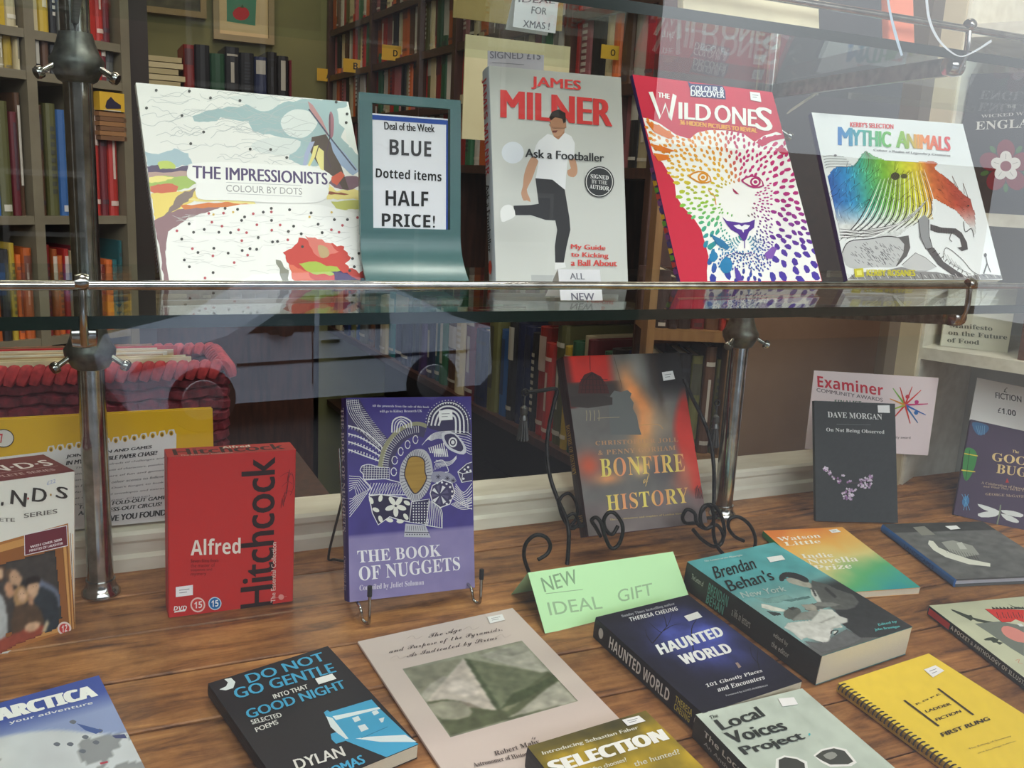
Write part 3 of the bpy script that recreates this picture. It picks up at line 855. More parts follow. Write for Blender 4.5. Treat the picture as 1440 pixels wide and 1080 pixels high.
dots = [(140, 97), (305, 101), (410, 135), (557, 148), (92, 185), (268, 223), (376, 305), (312, 363), (608, 390), (710, 392), (790, 432), (1036, 156), (1090, 215), (1086, 258), (483, 685), (545, 690), (713, 685), (673, 704), (804, 692), (714, 745), (565, 745), (946, 764), (1027, 741), (1092, 741), (304, 762), (379, 790), (326, 804), (452, 804), (510, 806), (267, 838), (427, 884), (348, 905), (568, 895), (607, 886), (640, 889), (719, 852), (744, 850), (280, 942), (305, 976), (423, 1005), (498, 908), (648, 830), (868, 876), (1176, 972), (1126, 976), (1103, 995), (1222, 895), (1117, 935), (911, 708), (580, 728), (824, 774), (862, 812), (798, 800), (1205, 832), (1149, 909), (966, 806)]
for x, y in dots: p.ell(x, y, 7.5, 7.5, (84, 84, 84), 8)
for x, y in [(402, 710), (475, 709), (417, 754), (243, 797), (467, 774), (550, 792), (590, 806), (641, 767), (715, 794), (757, 768), (713, 703), (623, 712), (795, 842), (320, 886), (422, 922), (595, 918), (528, 955), (383, 1032), (1067, 770), (1142, 731), (1157, 766), (1012, 792), (1050, 804), (1200, 830), (566, 846)]: p.ell(x, y, 7, 7, (190, 96, 104), 8)
for x, y in [(523, 704), (425, 716), (903, 728), (1190, 881), (1013, 705)]: p.ell(x, y, 6, 6, (222, 190, 110), 8)
p.poly([(300, 480), (340, 460), (480, 455), (640, 462), (760, 470), (900, 475), (1000, 510), (1010, 545), (985, 570), (1000, 600), (960, 650), (800, 660), (500, 645), (360, 640), (335, 600), (340, 560), (295, 530)], (251, 250, 247), 3)
l = bk.let; l.view(180, 100, 3.542)
l.text('THE IMPRESSIONISTS', (322, 472), (992, 568), (96, 84, 120), bold=.0007, c=(322, 536))
l.text('COLOUR BY DOTS', (488, 568), (866, 618), (168, 166, 166), c=(488, 602))
l.line([(488, 556), (862, 572)], .0003, (150, 150, 160)); l.line([(494, 611), (864, 627)], .0003, (150, 150, 160))
for k in range(46):
    y = 180 + k * 18
    bk.spn.poly([bk.spn.frac(.2, .12 + k * .018), bk.spn.frac(.8, .12 + k * .018), bk.spn.frac(.8, .13 + k * .018), bk.spn.frac(.2, .13 + k * .018)], (120, 112, 118), local=True)
bk.done()

# --- sign holder
M = frame_shelf((.2551, .9019, S + .0008), -.61, 5.11, .19)
r = empty('sign_holder', matrix=Matrix(M.tolist())); tag(r, 'teal sign holder with curved foot showing the half price notice', 'sign')
w, h = .1059 * KS, .1833 * KS
teal = material('teal_plastic', (70, 108, 110), .28, spec=.5)
b = MB()
fx0, fx1, fy0, fy1 = .013 * KS, .0945 * KS, .053 * KS, .174 * KS
prof = [(0.0, .002), (.006, .012), (.002, .030), (-.004, .046), (-.006, .0515)]
b.box((0, fy0, -.012), (fx0, fy1, -.006)); b.box((fx1, fy0, -.012), (w, fy1, -.006)); b.box((0, fy1, -.012), (w, h, -.006)); b.box((0, .046 * KS, -.012), (w, fy0, -.006))
b.build('frame', teal, r)
b = MB(); n = 12; vs = []; fs = []
for i in range(n + 1):
    t = i / n; y = .001 + .046 * KS * t; z = -.006 + .020 * (1 - t) ** 2.2
    for x in (-.001 * (1 - t), w + .001 * (1 - t)):
        vs.append((x, y, z)); vs.append((x, y, z - .004))
for i in range(n):
    a = i * 4; c = a + 4
    fs += [(a, a + 2, c + 2, c), (a + 1, c + 1, c + 3, a + 3), (a, c, c + 1, a + 1), (a + 2, a + 3, c + 3, c + 2)]
fs += [(0, 1, 3, 2), (n * 4, n * 4 + 2, n * 4 + 3, n * 4 + 1)]
b.add(vs, fs); b.build('curved_foot', teal, r, smooth=True)
b = MB(); b.box((0, 0, -.05), (w, .003, -.006)); b.build('rear_foot', teal, r)
b = MB(); q = Print(M, 0, 0, w, h, base=-.008); q.M = q.M.copy()
tl = q.loc(526, 154); br = q.loc(634, 341)
b.box((tl[0], br[1], -.0095), (br[0], tl[1] - .002, -.0085)); nt_ = b.build('paper_notice', material('notice_paper', (236, 237, 244), .5), r)
q = Print(M, tl[0], br[1], br[0] - tl[0], tl[1] - br[1] - .002, base=-.0083)
q.poly([q.frac(0, 0), q.frac(1, 0), q.frac(1, .015), q.frac(0, .015)], (228, 230, 240), local=True)
q.poly([q.frac(0, .012), q.frac(1, .012), q.frac(1, .048), q.frac(0, .048)], (48, 80, 160), local=True)
q.poly([q.frac(.975, .012), q.frac(1, .012), q.frac(1, 1), q.frac(.975, 1)], (48, 80, 160), local=True)
q.poly([q.frac(0, .985), q.frac(1, .985), q.frac(1, 1), q.frac(0, 1)], (48, 80, 160), local=True)
q.box = (0, 0, w, h); q.view(430, 0, 2.88)
K_ = (44, 44, 46)
q.text('Deal of the Week', (328, 488), (534, 532), K_, bold=.0004, c=(330, 520))
q.text('BLUE', (350, 560), (520, 632), (70, 70, 74), 'bold', c=(350, 624))
q.text('Dotted items', (294, 676), (562, 732), K_, 'bold', c=(294, 716))
q.text('HALF', (334, 768), (508, 835), K_, 'bold', c=(334, 830))
q.text('PRICE!', (318, 862), (535, 922), K_, 'bold', c=(318, 916))
q.build('notice_lettering', nt_, M)

# --- footballer's book
bk = Bk('hardback_book', 'grey hardback with a kicking footballer on the cover, centre of the shelf', 'book',
        frame_shelf((.4029, .91, S + .0007), -5.65, 13.77, .24), .1556 * KS, .2308 * KS, .022, (206, 208, 204), kind='hardback', group='books standing on the glass shelf', spine=(190, 200, 212))
p = bk.pic
def f(u, v):
    g = .80 - .13 * np.exp(-((v - .02) / .12) ** 2) * (1 - u * .6) + .05 * np.clip(v - .3, 0, 1) - .05 * np.exp(-((u - .1) / .25) ** 2 - ((v - .78) / .08) ** 2)
    return np.stack([g, g + .005, g - .01 + .0 * u], 1)
p.grid(f, 24, 36)
p.view(670, 80, 3.0)
p.ell(153, 404, 47, 46, (224, 228, 236), 24)
p.poly([(230, 920), (330, 922), (330, 945), (232, 945)], (188, 190, 190))
SK = (196, 150, 122); SK2 = (176, 128, 100)
p.poly([(236, 420), (262, 430), (250, 470), (232, 520), (212, 560), (222, 590), (228, 612), (212, 605), (198, 606), (188, 575), (196, 545), (200, 500), (216, 450)], SK, 2)
p.poly([(388, 430), (412, 425), (424, 460), (425, 490), (410, 508), (386, 500), (384, 478), (398, 470)], SK, 2)
p.poly([(305, 285), (320, 310), (328, 345), (352, 348), (370, 330), (372, 300), (345, 280)], SK2)
p.poly([(262, 355), (300, 325), (318, 330), (345, 350), (372, 320), (400, 335), (415, 365), (412, 430), (385, 435), (378, 500), (375, 560), (320, 540), (250, 512), (262, 440), (250, 425), (238, 418), (250, 375)], (236, 236, 240), 1)
p.poly([(248, 512), (320, 518), (372, 560), (392, 680), (396, 730), (380, 800), (368, 868), (332, 868), (330, 800), (340, 730), (332, 690), (290, 688), (230, 668), (160, 668), (156, 628), (230, 625), (262, 620)], (54, 54, 58), 1)
p.poly([(100, 650), (120, 626), (150, 628), (164, 670), (130, 690), (106, 695)], (240, 240, 240), 2)
p.poly([(330, 868), (372, 868), (378, 888), (330, 898)], (236, 236, 236))
p.poly([(310, 262), (330, 232), (362, 232), (376, 262), (374, 300), (355, 330), (330, 335), (315, 310)], SK, 2)
p.poly([(306, 256), (318, 232), (345, 222), (374, 238), (376, 275), (366, 282), (360, 262), (330, 256), (312, 270)], (46, 38, 36), 1)
p.poly([(316, 276), (330, 274), (330, 280), (316, 281)], (80, 54, 44)); p.poly([(340, 276), (354, 278), (354, 283), (341, 282)], (80, 54, 44)); p.poly([(318, 312), (342, 310), (336, 320), (322, 320)], (120, 66, 60))
p.line([(333, 282), (328, 300), (334, 302)], .0005, (150, 100, 80))
l = bk.let; l.view(670, 80, 3.0)
R_ = (214, 62, 62)
l.text('JAMES', (232, 82), (438, 154), R_, bold=.0012, c=(232, 136))
l.text('MILNER', (106, 140), (567, 294), R_, bold=.0032, c=(106, 256))
l.poly([(308, 262), (318, 236), (345, 224), (374, 240), (378, 300), (350, 300), (316, 300)], SK2)
l.poly([(306, 256), (318, 232), (345, 222), (374, 238), (376, 275), (366, 282), (360, 262), (330, 256), (312, 270)], (46, 38, 36), 1)
l.text('Ask a Footballer', (205, 388), (536, 444), (48, 50, 54), bold=.0006, c=(205, 424))
l.ell(517, 528, 62, 66, (60, 62, 64), 30); l.ell(517, 528, 57, 61, (232, 232, 230), 30); l.ell(517, 528, 54, 58, (58, 60, 64), 30)
l.text('SIGNED', (480, 495), (556, 520), (236, 236, 236), 'serif', c=(480, 513)); l.text('BY THE', (484, 518), (550, 540), (200, 200, 200), 'serif', c=(484, 534)); l.text('AUTHOR', (476, 538), (558, 566), (236, 236, 236), 'serif', c=(476, 556))
for i, (t, x1) in enumerate((('My Guide', 542), ('to Kicking', 554), ('a Ball About', 590))):
    l.text(t, (398, 790 + i * 33), (x1, 822 + i * 33 - (4 if i == 2 else 0)), (214, 78, 74), bold=.0007, c=(398, 816 + i * 33))
l.view(0, 0, 1); s_ = bk.spn
s_.text('JAMES MILNER', s_.frac(.85, .045), s_.frac(.15, .50), R_, 'bold', up=False) if False else None
def spine_text(P, t, f0, f1, color, font='sans', a=.2, bb=.8, bold=0):
    """title running down a left-hand spine (letters' heads towards the front board)"""
    v, fc = text_mesh(t, font)
    X0, Y0, w, h = P.box
    pts = [np.array([X0 + w * (bb - (bb - a) * q[1]), Y0 + h * (1 - (f0 + (f1 - f0) * q[0]))]) for q in v]
    for off in ([0] if not bold else [-bold / 2, bold / 2]):
        P.raw([q + np.array([0, off]) for q in pts], fc, [lin(color)] * len(pts))
spine_text(s_, 'JAMES MILNER', .04, .50, (196, 52, 66), 'bold', .15, .85)
spine_text(s_, 'Ask a Footballer', .54, .86, (52, 56, 62), 'sans', .25, .75, .0006)
s_.ell(*s_.frac(.5, .93), .005, .007, (214, 70, 50), local=True)
bk.done()

# --- leopard book
bk = Bk('colouring_book', 'red colouring book with a rainbow coloured leopard face', 'book',
        frame_shelf((.6332, .9016, S + .0007), 4.88, 27.46, -.11), .2325 * KS, .2698 * KS, .006, (206, 44, 72), group='books standing on the glass shelf', spine=(60, 44, 110))
p = bk.pic; p.fill((204, 42, 70)); p.view(870, 90, 3.43)
def Tv(P, x, y): return P.loc(x, y)
face = [(120, 262), (150, 268), (200, 290), (280, 345), (345, 365), (380, 335), (440, 322), (520, 325), (600, 340), (655, 380), (700, 350), (760, 332), (800, 345), (820, 420), (840, 520), (860, 590), (880, 650), (920, 800), (950, 900), (978, 1050), (430, 1050), (428, 1000), (436, 930), (420, 870), (400, 800), (360, 740), (310, 690), (280, 640), (272, 570), (250, 540), (215, 480), (170, 440), (145, 350)]
p.poly([(x - 3, y - 3) if x < 500 else (x, y - 4) for x, y in face], (252, 250, 248))
OC = p.loc(120, 262); C2 = p.loc(978, 1050)
def rainbow(x, y):
    q = p.inv  # local coordinates to a 0..1 frame of the face
    u = x / (.2325 * KS); v = 1 - y / (.2698 * KS)
    stops_l = [(.0, (236, 130, 40)), (.35, (232, 150, 44)), (.5, (226, 190, 50)), (.62, (150, 196, 60)), (.72, (80, 180, 130)), (.85, (30, 130, 180)), (1, (60, 60, 160))]
    stops_r = [(.0, (200, 50, 90)), (.45, (196, 40, 120)), (.6, (176, 40, 130)), (.75, (110, 50, 150)), (.85, (80, 56, 160)), (1, (74, 60, 170))]
    def ev(st, t):
        for (a, ca), (b_, cb) in zip(st, st[1:]):
            if t <= b_: k = (t - a) / (b_ - a); return np.array(ca) * (1 - k) + np.array(cb) * k
        return np.array(st[-1][1], float)
    k = min(max((u - .42 - .12 * v) / .16, 0), 1)
    c = ev(stops_l, min(max(v, 0), 1)) * (1 - k) + ev(stops_r, min(max(v, 0), 1)) * k
    return tuple(np.clip(c, 1, 255))
def inpoly(x, y, P):
    c = False; n = len(P)
    for i in range(n):
        x1, y1 = P[i]; x2, y2 = P[(i + 1) % n]
        if (y1 > y) != (y2 > y) and x < (x2 - x1) * (y - y1) / (y2 - y1) + x1: c = not c
    return c
blank = [[(470, 640), (500, 700), (560, 740), (640, 730), (660, 640), (620, 560), (500, 590)], [(380, 500), (465, 540), (440, 600), (330, 560)], [(625, 540), (720, 545), (700, 610), (625, 620)], [(480, 730), (680, 740), (640, 890), (570, 900)]]
pl = []; tries = 0
while tries < 7500:
    tries += 1
    x = rnd.uniform(120, 978); y = rnd.uniform(265, 1048)
    if not inpoly(x, y, face) or any(inpoly(x, y, q) for q in blank): continue
    big = max(0, (y - 700) / 350) * (1 if (x > 700 or x < 560) else .15)
    if x < 330 and y > 560: big = max(big, .35)
    if x > 740: big = max(big, .3)
    r0 = 12.5 + 17 * big
    if 560 < y < 1000 and 480 < x < 740: r0 = 7.5
    if any((x - a) ** 2 + (y - c) ** 2 < ((r0 + d) * .80) ** 2 for a, c, d in pl): continue
    pl.append((x, y, r0))
for x, y, r0 in pl:
    ang = math.atan2(y - 640, x - 560) + rnd.uniform(-.4, .4)
    n = 7; pts = []
    for k in range(n):
        t = 2 * math.pi * k / n; rr = r0 * rnd.uniform(.75, 1.1)
        ex, ey = rr * 1.0 * math.cos(t), rr * .58 * math.sin(t)
        pts.append((x + ex * math.cos(ang) - ey * math.sin(ang), y + ex * math.sin(ang) + ey * math.cos(ang)))
    p.poly(pts, rainbow)
# ears, eyes, nose, whiskers
for q in ([(128, 275), (200, 300), (270, 350), (240, 362), (170, 330)], [(150, 385), (215, 400), (270, 420), (230, 430), (175, 415)], [(165, 430), (230, 440), (250, 460), (190, 470)]): p.poly(q, (228, 120, 40))
for q in ([(660, 378), (720, 352), (795, 340), (800, 360), (740, 372), (690, 400)], [(752, 408), (800, 405), (820, 430), (790, 440)]): p.poly(q, (198, 36, 84))
for (x, y, c1) in ((405, 548, (222, 146, 40)), (658, 570, (176, 34, 110))):
    p.poly([(x - 70, y - 10), (x - 25, y - 32), (x + 20, y - 22), (x + 42, y + 20), (x - 10, y + 30), (x - 50, y + 10)], c1, 2)
    p.poly([(x - 58, y - 8), (x - 22, y - 24), (x + 18, y - 16), (x + 34, y + 16), (x - 8, y + 22), (x - 44, y + 6)], (250, 244, 238), 2)
    p.ell(x, y, 26, 24, c1, 18); p.ell(x, y, 17, 15, (250, 246, 240), 14); p.ell(x, y, 10, 9, c1, 12)
p.line([(430, 610), (462, 640), (468, 680)], .0014, (226, 150, 60))
p.poly([(548, 600), (562, 612), (580, 630), (566, 628), (552, 616)], (170, 34, 90))
NV = (84, 52, 150)
p.poly([(498, 738), (520, 758), (560, 762), (590, 768), (630, 762), (645, 755), (656, 750), (652, 790), (628, 810), (612, 850), (598, 855), (575, 820), (540, 800), (520, 775)], NV)
p.poly([(552, 780), (580, 775), (592, 785), (606, 775), (632, 780), (620, 796), (604, 800), (600, 815), (592, 800), (570, 795)], (248, 246, 250))
p.line([(606, 850), (606, 890)], .0014, NV)
for i in range(7):
    a = .15 + i * .13
    for s_g in (-1, 1):
        for k in range(8):
            rr = 26 + k * 13
            p.ell(606 + s_g * math.cos(a) * rr * 1.05, 868 - 40 + math.sin(a) * rr + k * 3, 4.2, 2.6, rainbow, 6)
for i in range(9):
    a = math.pi * (.12 + .095 * i)
    for k in range(7): p.ell(600 + math.cos(a) * (40 + k * 14), 905 + math.sin(a) * (12 + k * 15), 4.5, 3.6, (60, 50, 140) if i > 2 else (90, 60, 150), 6)
p.poly([(440, 820), (500, 850), (535, 885), (520, 900), (470, 870)], (44, 120, 170)); p.poly([(485, 970), (515, 930), (545, 955), (540, 1000), (505, 1010)], (34, 130, 184), 2)
p.poly([(436, 920), (462, 905), (478, 930), (460, 955), (440, 950)], (34, 130, 184), 2); p.poly([(425, 880), (450, 862), (460, 880), (440, 898)], (40, 150, 150), 2)
p.poly([(700, 920), (740, 880), (762, 890), (740, 940), (712, 940)], (130, 90, 180)); p.poly([(556, 980), (580, 1000), (600, 1045), (565, 1048)], (90, 70, 170))
l = bk.let; l.view(870, 90, 3.43)
l.poly([(330, 85), (345, 96), (420, 100), (500, 108), (512, 132), (515, 172), (345, 158), (342, 120)], (46, 54, 110))
l.text('COLOUR &', (345, 104), (505, 140), (226, 228, 236), c=(345, 132), bold=.0007); l.text('DISCOVER', (346, 128), (508, 166), (236, 238, 242), c=(346, 156), bold=.0008)
l.text('THE', (188, 138), (242, 170), W, c=(188, 162), bold=.0008)
l.line([(152, 136), (198, 262), (224, 196), (246, 268), (268, 150)], [.0062, .0052, .0044, .0052, .0056], W); l.text('ILD', (290, 186), (440, 278), W, c=(290, 266), bold=.0022)
l.text('ONE', (462, 196), (662, 306), W, c=(462, 282), bold=.0020); l.text('S', (660, 204), (736, 330), W, c=(660, 316), bold=.0026)
l.text('36 HIDDEN PICTURES TO REVEAL', (293, 272), (664, 334), (246, 176, 50), c=(293, 294), bold=.0012)
bk.sticker([(630, 136), (678, 142), (685, 186), (634, 176)], view=(870, 90, 3.43))
cs = [(120, 60, 140), (60, 60, 130), (230, 180, 40), (100, 170, 60), (200, 60, 60)]
for k in range(16): 
    y = .45 + k * .032; c = cs[k % 5]; bk.spn.poly([bk.spn.frac(0, y), bk.spn.frac(1, y + .01), bk.spn.frac(1, y + .03), bk.spn.frac(0, y + .026)], c, local=True)
bk.done()

# --- mythic creature book
bk = Bk('colouring_book', 'white colouring book with a rainbow winged creature, rightmost on the shelf', 'book',
        frame_shelf((.9167, .9302, S + .0007), -4.06, 26.75, .73), .2721 * KS, .2438 * KS, .008, (236, 238, 240), group='books standing on the glass shelf', spine=(54, 50, 110))
p = bk.pic
p.grid(lambda u, v: np.stack([.86 + .08 * v, .87 + .08 * v, .885 + .07 * v], 1), 8, 12)
p.view(1130, 140, 4.077)
def rb2(x, y):
    u = x / (.2721 * KS); v = 1 - y / (.2438 * KS)
    st = [(.0, (40, 90, 170)), (.14, (40, 140, 196)), (.26, (70, 170, 130)), (.38, (120, 176, 60)), (.52, (206, 206, 56)), (.6, (222, 196, 60)), (.68, (206, 110, 60)), (.82, (176, 70, 54)), (1, (150, 80, 80))]
    c = None
    for (a, ca), (b_, cb) in zip(st, st[1:]):
        if u <= b_: k = max(0, (u - a) / (b_ - a)); c = np.array(ca) * (1 - k) + np.array(cb) * k; break
    if c is None: c = np.array(st[-1][1], float)
    lim = .60 + .0 * u
    g = min(max((v - lim + .06) / .14, 0), 1)
    c = c * (1 - g) + np.array((214, 216, 216)) * g
    return tuple(np.clip(c, 2, 255))
body = [(135, 440), (160, 400), (190, 380), (240, 385), (290, 370), (330, 310), (360, 290), (400, 320), (470, 345), (560, 350), (640, 355), (740, 350), (775, 365), (750, 395), (800, 430), (850, 470), (880, 500), (920, 540), (960, 570), (985, 660), (990, 770), (975, 790), (960, 740), (930, 710), (915, 690), (870, 640), (800, 600), (745, 570), (735, 640), (745, 690), (680, 690), (600, 740), (540, 790), (400, 790), (210, 800)]
bodyc = lambda X, Y: np.array([rb2(a, c) for a, c in zip(X, Y)])
p.paint([(130, 285), (995, 285), (995, 800), (130, 800)], [(body, bodyc, 0)], 150, 100, 1, 5, .16, 260)
DK = (62, 62, 66)
# wing feathers
for i in range(24):
    t = i / 23
    x0, y0 = 700 - 500 * t * .15, 560 + 20 * t
    sx, sy = 690 - 6 * i, 430 + 9 * i
    ex, ey = 700 - 560 * t * 1.0, 700 + 110 * math.sin(t * 1.6)
    pts = [(690 - 470 * t * .55, 400 + 60 * t), ((690 - 300 * t + ex) / 2 + 60, (430 + ey) / 2 + 60), (ex, ey)]
    p.line(pts, [.0004, .0016, .0006], (52, 54, 58) if i % 2 else (238, 240, 238), smooth=5)
for i in range(16):
    y0 = 600 + i * 12
    p.line([(720 - i * 8, 560 + i * 8), (600 - i * 10, 690 + i * 5), (380, 745 + i * 3), (205, 760 + i * 3 - 12 * (i % 3))], [.0004, .0015, .0005], DK if i % 2 == 0 else (236, 236, 236), smooth=4)
for i in range(46):
    x = rnd.uniform(150, 640); y = 420 + rnd.uniform(-30, 190)
    if not inpoly(x, y, body): continue
    p.line([(x, y), (x + rnd.uniform(-30, -10), y + rnd.uniform(10, 30)), (x + rnd.uniform(-60, -30), y + rnd.uniform(30, 60))], [.0006, .0003], tuple(np.array(rb2(*p.loc(x, y))) * .45), smooth=3)
p.line([(290, 385), (330, 330), (360, 295), (372, 360), (350, 420)], .0008, (70, 90, 50), smooth=4)
for i in range(9): p.line([(360, 300), (330 + i * 14, 360 + i * 6), (310 + i * 16, 420)], .0004, (74, 96, 50), smooth=3)
p.ell(525, 440, 26, 22, (60, 60, 52), 12); p.ell(575, 440, 20, 14, (84, 84, 56), 10)
for i in range(8): p.line([(470 + i * 12, 480 + i * 4), (480 + i * 12, 460 - i * 2), (500 + i * 12, 420)], .0004, (90, 100, 50))
for i in range(150):
    x = rnd.uniform(140, 700); y = rnd.uniform(380, 740)
    if not inpoly(x, y, body): continue
    a = math.atan2(y - 380, x - 760) + math.pi / 2 + rnd.uniform(-.2, .2); L_ = rnd.uniform(16, 44)
    c_ = np.array(rb2(*p.loc(x, y))); c_ = c_ * .5 if i % 3 else np.minimum(c_ * 1.35 + 30, 250)
    p.line([(x, y), (x + L_ * .5 * math.cos(a) + 3, y + L_ * .5 * math.sin(a)), (x + L_ * math.cos(a + .25), y + L_ * math.sin(a + .25))], [.0007, .0002], tuple(c_), smooth=2)
for i in range(60):
    x = rnd.uniform(760, 970); y = rnd.uniform(420, 680)
    if inpoly(x, y, body): p.line([(x, y), (x + rnd.uniform(6, 18), y + rnd.uniform(4, 16))], .0005, tuple(np.array(rb2(*p.loc(x, y))) * .5))
# haunch, legs, claws
G1 = (196, 197, 199)
p.poly([(215, 880), (260, 815), (380, 800), (480, 785), (560, 800), (600, 840), (580, 900), (530, 960), (420, 960), (300, 970), (240, 950)], G1, 2)
for i in range(130):
    a = rnd.uniform(0, 6.28); r1 = rnd.uniform(.2, 1)
    x, y = 410 + math.cos(a) * 160 * r1, 880 + math.sin(a) * 72 * r1
    p.line([(x, y), (x + 12, y + rnd.uniform(5, 18))], .0008, (112, 112, 118))
p.line([(215, 880), (260, 815), (380, 800), (480, 785), (560, 800), (600, 840), (580, 900), (530, 955)], .0012, DK, smooth=4)
p.poly([(540, 790), (600, 780), (610, 850), (590, 900), (530, 950), (570, 880), (575, 830)], (96, 96, 98))
p.poly([(655, 690), (690, 660), (720, 690), (715, 780), (740, 860), (700, 860), (660, 790)], (150, 152, 156)); p.line([(655, 690), (670, 790), (700, 860)], .001, DK); p.line([(715, 690), (718, 780), (740, 860)], .001, DK)
p.poly([(700, 855), (745, 850), (800, 930), (880, 985), (940, 1020), (920, 1035), (840, 1000), (770, 950)], (96, 96, 100)); 
for i in range(9): p.line([(712 + i * 24, 862 + i * 17), (735 + i * 22, 850 + i * 16)], .0008, (50, 50, 54))
p.poly([(725, 715), (790, 735), (870, 740), (905, 765), (935, 820), (940, 860), (905, 870), (880, 850), (905, 845), (895, 800), (860, 770), (770, 765), (725, 750)], (84, 84, 88))
for i in range(9): p.line([(745 + i * 14, 725 + i * 3), (748 + i * 14, 760 + i * 2)], .0006, (60, 60, 62))
p.line([(845, 765), (835, 800), (850, 815)], .001, DK, smooth=3); p.line([(915, 700), (925, 760), (960, 740), (975, 790)], .0012, (80, 80, 84), smooth=3)
p.line([(920, 540), (912, 480), (940, 560)], .0008, (90, 40, 40)); p.line([(870, 500), (850, 440), (885, 510)], .0008, (90, 40, 40))
p.ell(942, 610, 6, 5, (40, 40, 42), 8)
p.line([(800, 920), (815, 850), (900, 910), (960, 980), (1010, 1010)], .0009, (110, 110, 112), smooth=4)
for i in range(5): p.line([(800 + i * 22, 870 + i * 20), (830 + i * 22, 930 + i * 14), (870 + i * 22, 960 + i * 10)], .0005, (150, 150, 152), smooth=2)
p.poly([(560, 950), (640, 880), (690, 900), (760, 960), (700, 985), (590, 975)], (200, 200, 202)); p.line([(560, 950), (640, 880), (700, 910), (760, 960)], .0008, (110, 110, 112))
p.line([(1040, 885), (1050, 940), (1030, 1000)], .002, (90, 90, 92)); p.line([(1050, 940), (1070, 990)], .0016, (90, 90, 92)); p.ell(1040, 893, 9, 12, (70, 70, 72), 8)
p.poly([(240, 1030), (300, 990), (420, 990), (560, 960), (640, 985), (760, 990), (900, 1020), (1040, 1000), (1150, 1010), (1155, 1028), (1000, 1035), (700, 1030), (400, 1040)], (140, 140, 142)); 
for i in range(40):
    x = 250 + i * 22; p.line([(x, rnd.uniform(995, 1010)), (x + 16, rnd.uniform(1015, 1036))], .0008, (52, 52, 56) if i % 2 else (220, 220, 220))
for k in range(5): p.line([(110 + k * 4, 330 + k * 16), (150, 322 + k * 16), (230 + k * 14, 330 + k * 14)], .0006, (120, 122, 126), smooth=3)
p.ell(180, 322, 9, 7, (90, 90, 96), 8)
l = bk.let; l.view(1130, 140, 4.077)
l.text("KERBY'S SELECTION", (266, 130), (512, 170), (206, 60, 66), c=(266, 158), bold=.0008)
def rbt(x, y):
    u = (x / (.2721 * KS) - .13) / .72
    st = [(0, (30, 110, 190)), (.2, (40, 150, 160)), (.4, (80, 170, 80)), (.6, (130, 176, 60)), (.72, (226, 150, 50)), (.85, (222, 100, 50)), (1, (206, 50, 60))]
    for (a, ca), (b_, cb) in zip(st, st[1:]):
        if u <= b_: k = max(0, (u - a) / (b_ - a)); return tuple(np.array(ca) * (1 - k) + np.array(cb) * k)
    return st[-1][1]
l.text('M', (200, 158), (274, 268), rbt, c=(200, 262), bold=.003); l.text('YTHIC', (276, 172), (496, 276), rbt, c=(276, 264), bold=.0026)
l.text('A', (532, 178), (594, 284), rbt, c=(532, 276), bold=.003); l.text('NIMALS', (592, 196), (836, 298), rbt, c=(592, 280), bold=.0026)
l.text('Colour a Realm of Legendary Creatures', (398, 284), (838, 332), (96, 96, 104), c=(398, 300), bold=.0004)
l.poly([(286, 972), (338, 968), (344, 1018), (292, 1020)], (206, 196, 60)); l.poly([(300, 982), (328, 980), (332, 1008), (304, 1010)], (236, 230, 120))
l.text('KERBY ROSANES', (360, 976), (636, 1014), (206, 196, 60), c=(360, 1012), bold=.0014)
bk.done()

# --- small cards on the shelves
def tent_card(label, M, w, h, lines, paper, cat='card', group=None, depth=.03, name='tent_card', pen=(90, 92, 96)):
    r = empty(name, matrix=Matrix(M.tolist())); tag(r, label, cat, group)
    pm = material('card_%02x%02x%02x' % paper, paper, .7)
    b = MB(); b.box((0, 0, -.0006), (w, h, 0)); fr = b.build('front_flap', pm, r)
    # rear flap drops straight to the stand surface behind
    Mi = np.linalg.inv(M); down = Mi[:3, :3] @ np.array([0, 0, -1.]); back = Mi[:3, :3] @ np.array([0, 1., 0])
    top = np.array([0, h, -.0003]); topz = (M @ np.array([0, h, 0, 1]))[2]; base = M[2, 3]
    d = down * (topz - base) + back * depth
    b = MB(); b.obox(top, np.array([w, 0, 0]), d, np.array([0, 0, -.0006])); b.build('rear_flap', pm, r)
    P = Print(M, 0, 0, w, h); 
    for fn in lines: fn(P)
    P.build('handwriting', fr, M)
    return r
M = frame_shelf((.4001, .755, S + .0007), -5.5, 21.8, .21)
tent_card('small white folded card reading ALL NEW, before the footballer book', M, (.0423 * KS), (.0296 * KS),
    [lambda P: P.text('ALL', P_px(P, 800, 384), P_px(P, 822, 394), (120, 124, 140), bold=.0003) if False else P.view(0, 0, 1),
     lambda P: P.text('ALL', (801, 384), (822, 393), (120, 122, 132), bold=.0003),
     lambda P: P.text('NEW', (803, 412), (836, 423), (112, 112, 130), bold=.0003)], (240, 240, 244), group='handwritten cards', depth=.02)

# ------------------------------------------------------------------ standing things on the window boards
# --- boxed set, left
k_ = math.radians(22.68)
X_ = np.array([math.cos(k_), math.sin(k_), 0])
O_ = np.array([-.0809, .9036, .0935]) - X_ * .062
bk = Bk('boxed_set', 'white and maroon boxed set with a gilt framed group photo, far left', 'box',
        frame_standing(O_, 22.68, 1.0, -3.17), .129, .1662, .075, (232, 230, 220), kind='box')
p = bk.pic; p.view(0, 610, 3.484)
p.poly([(-400, 640), (333, 438), (372, 975), (-400, 1180)], (176, 116, 62))
p.poly([(-400, 655), (318, 455), (352, 955), (-400, 1150)], (206, 150, 84))
p.poly([(-400, 690), (305, 495), (335, 930), (-400, 1130)], (150, 94, 48))
for q in range(6): p.line([(300 + q * 11, 470 + q * 4), (338 + q * 7, 950 + q * 5)], .0006, ((126, 78, 40), (222, 170, 100))[q % 2])
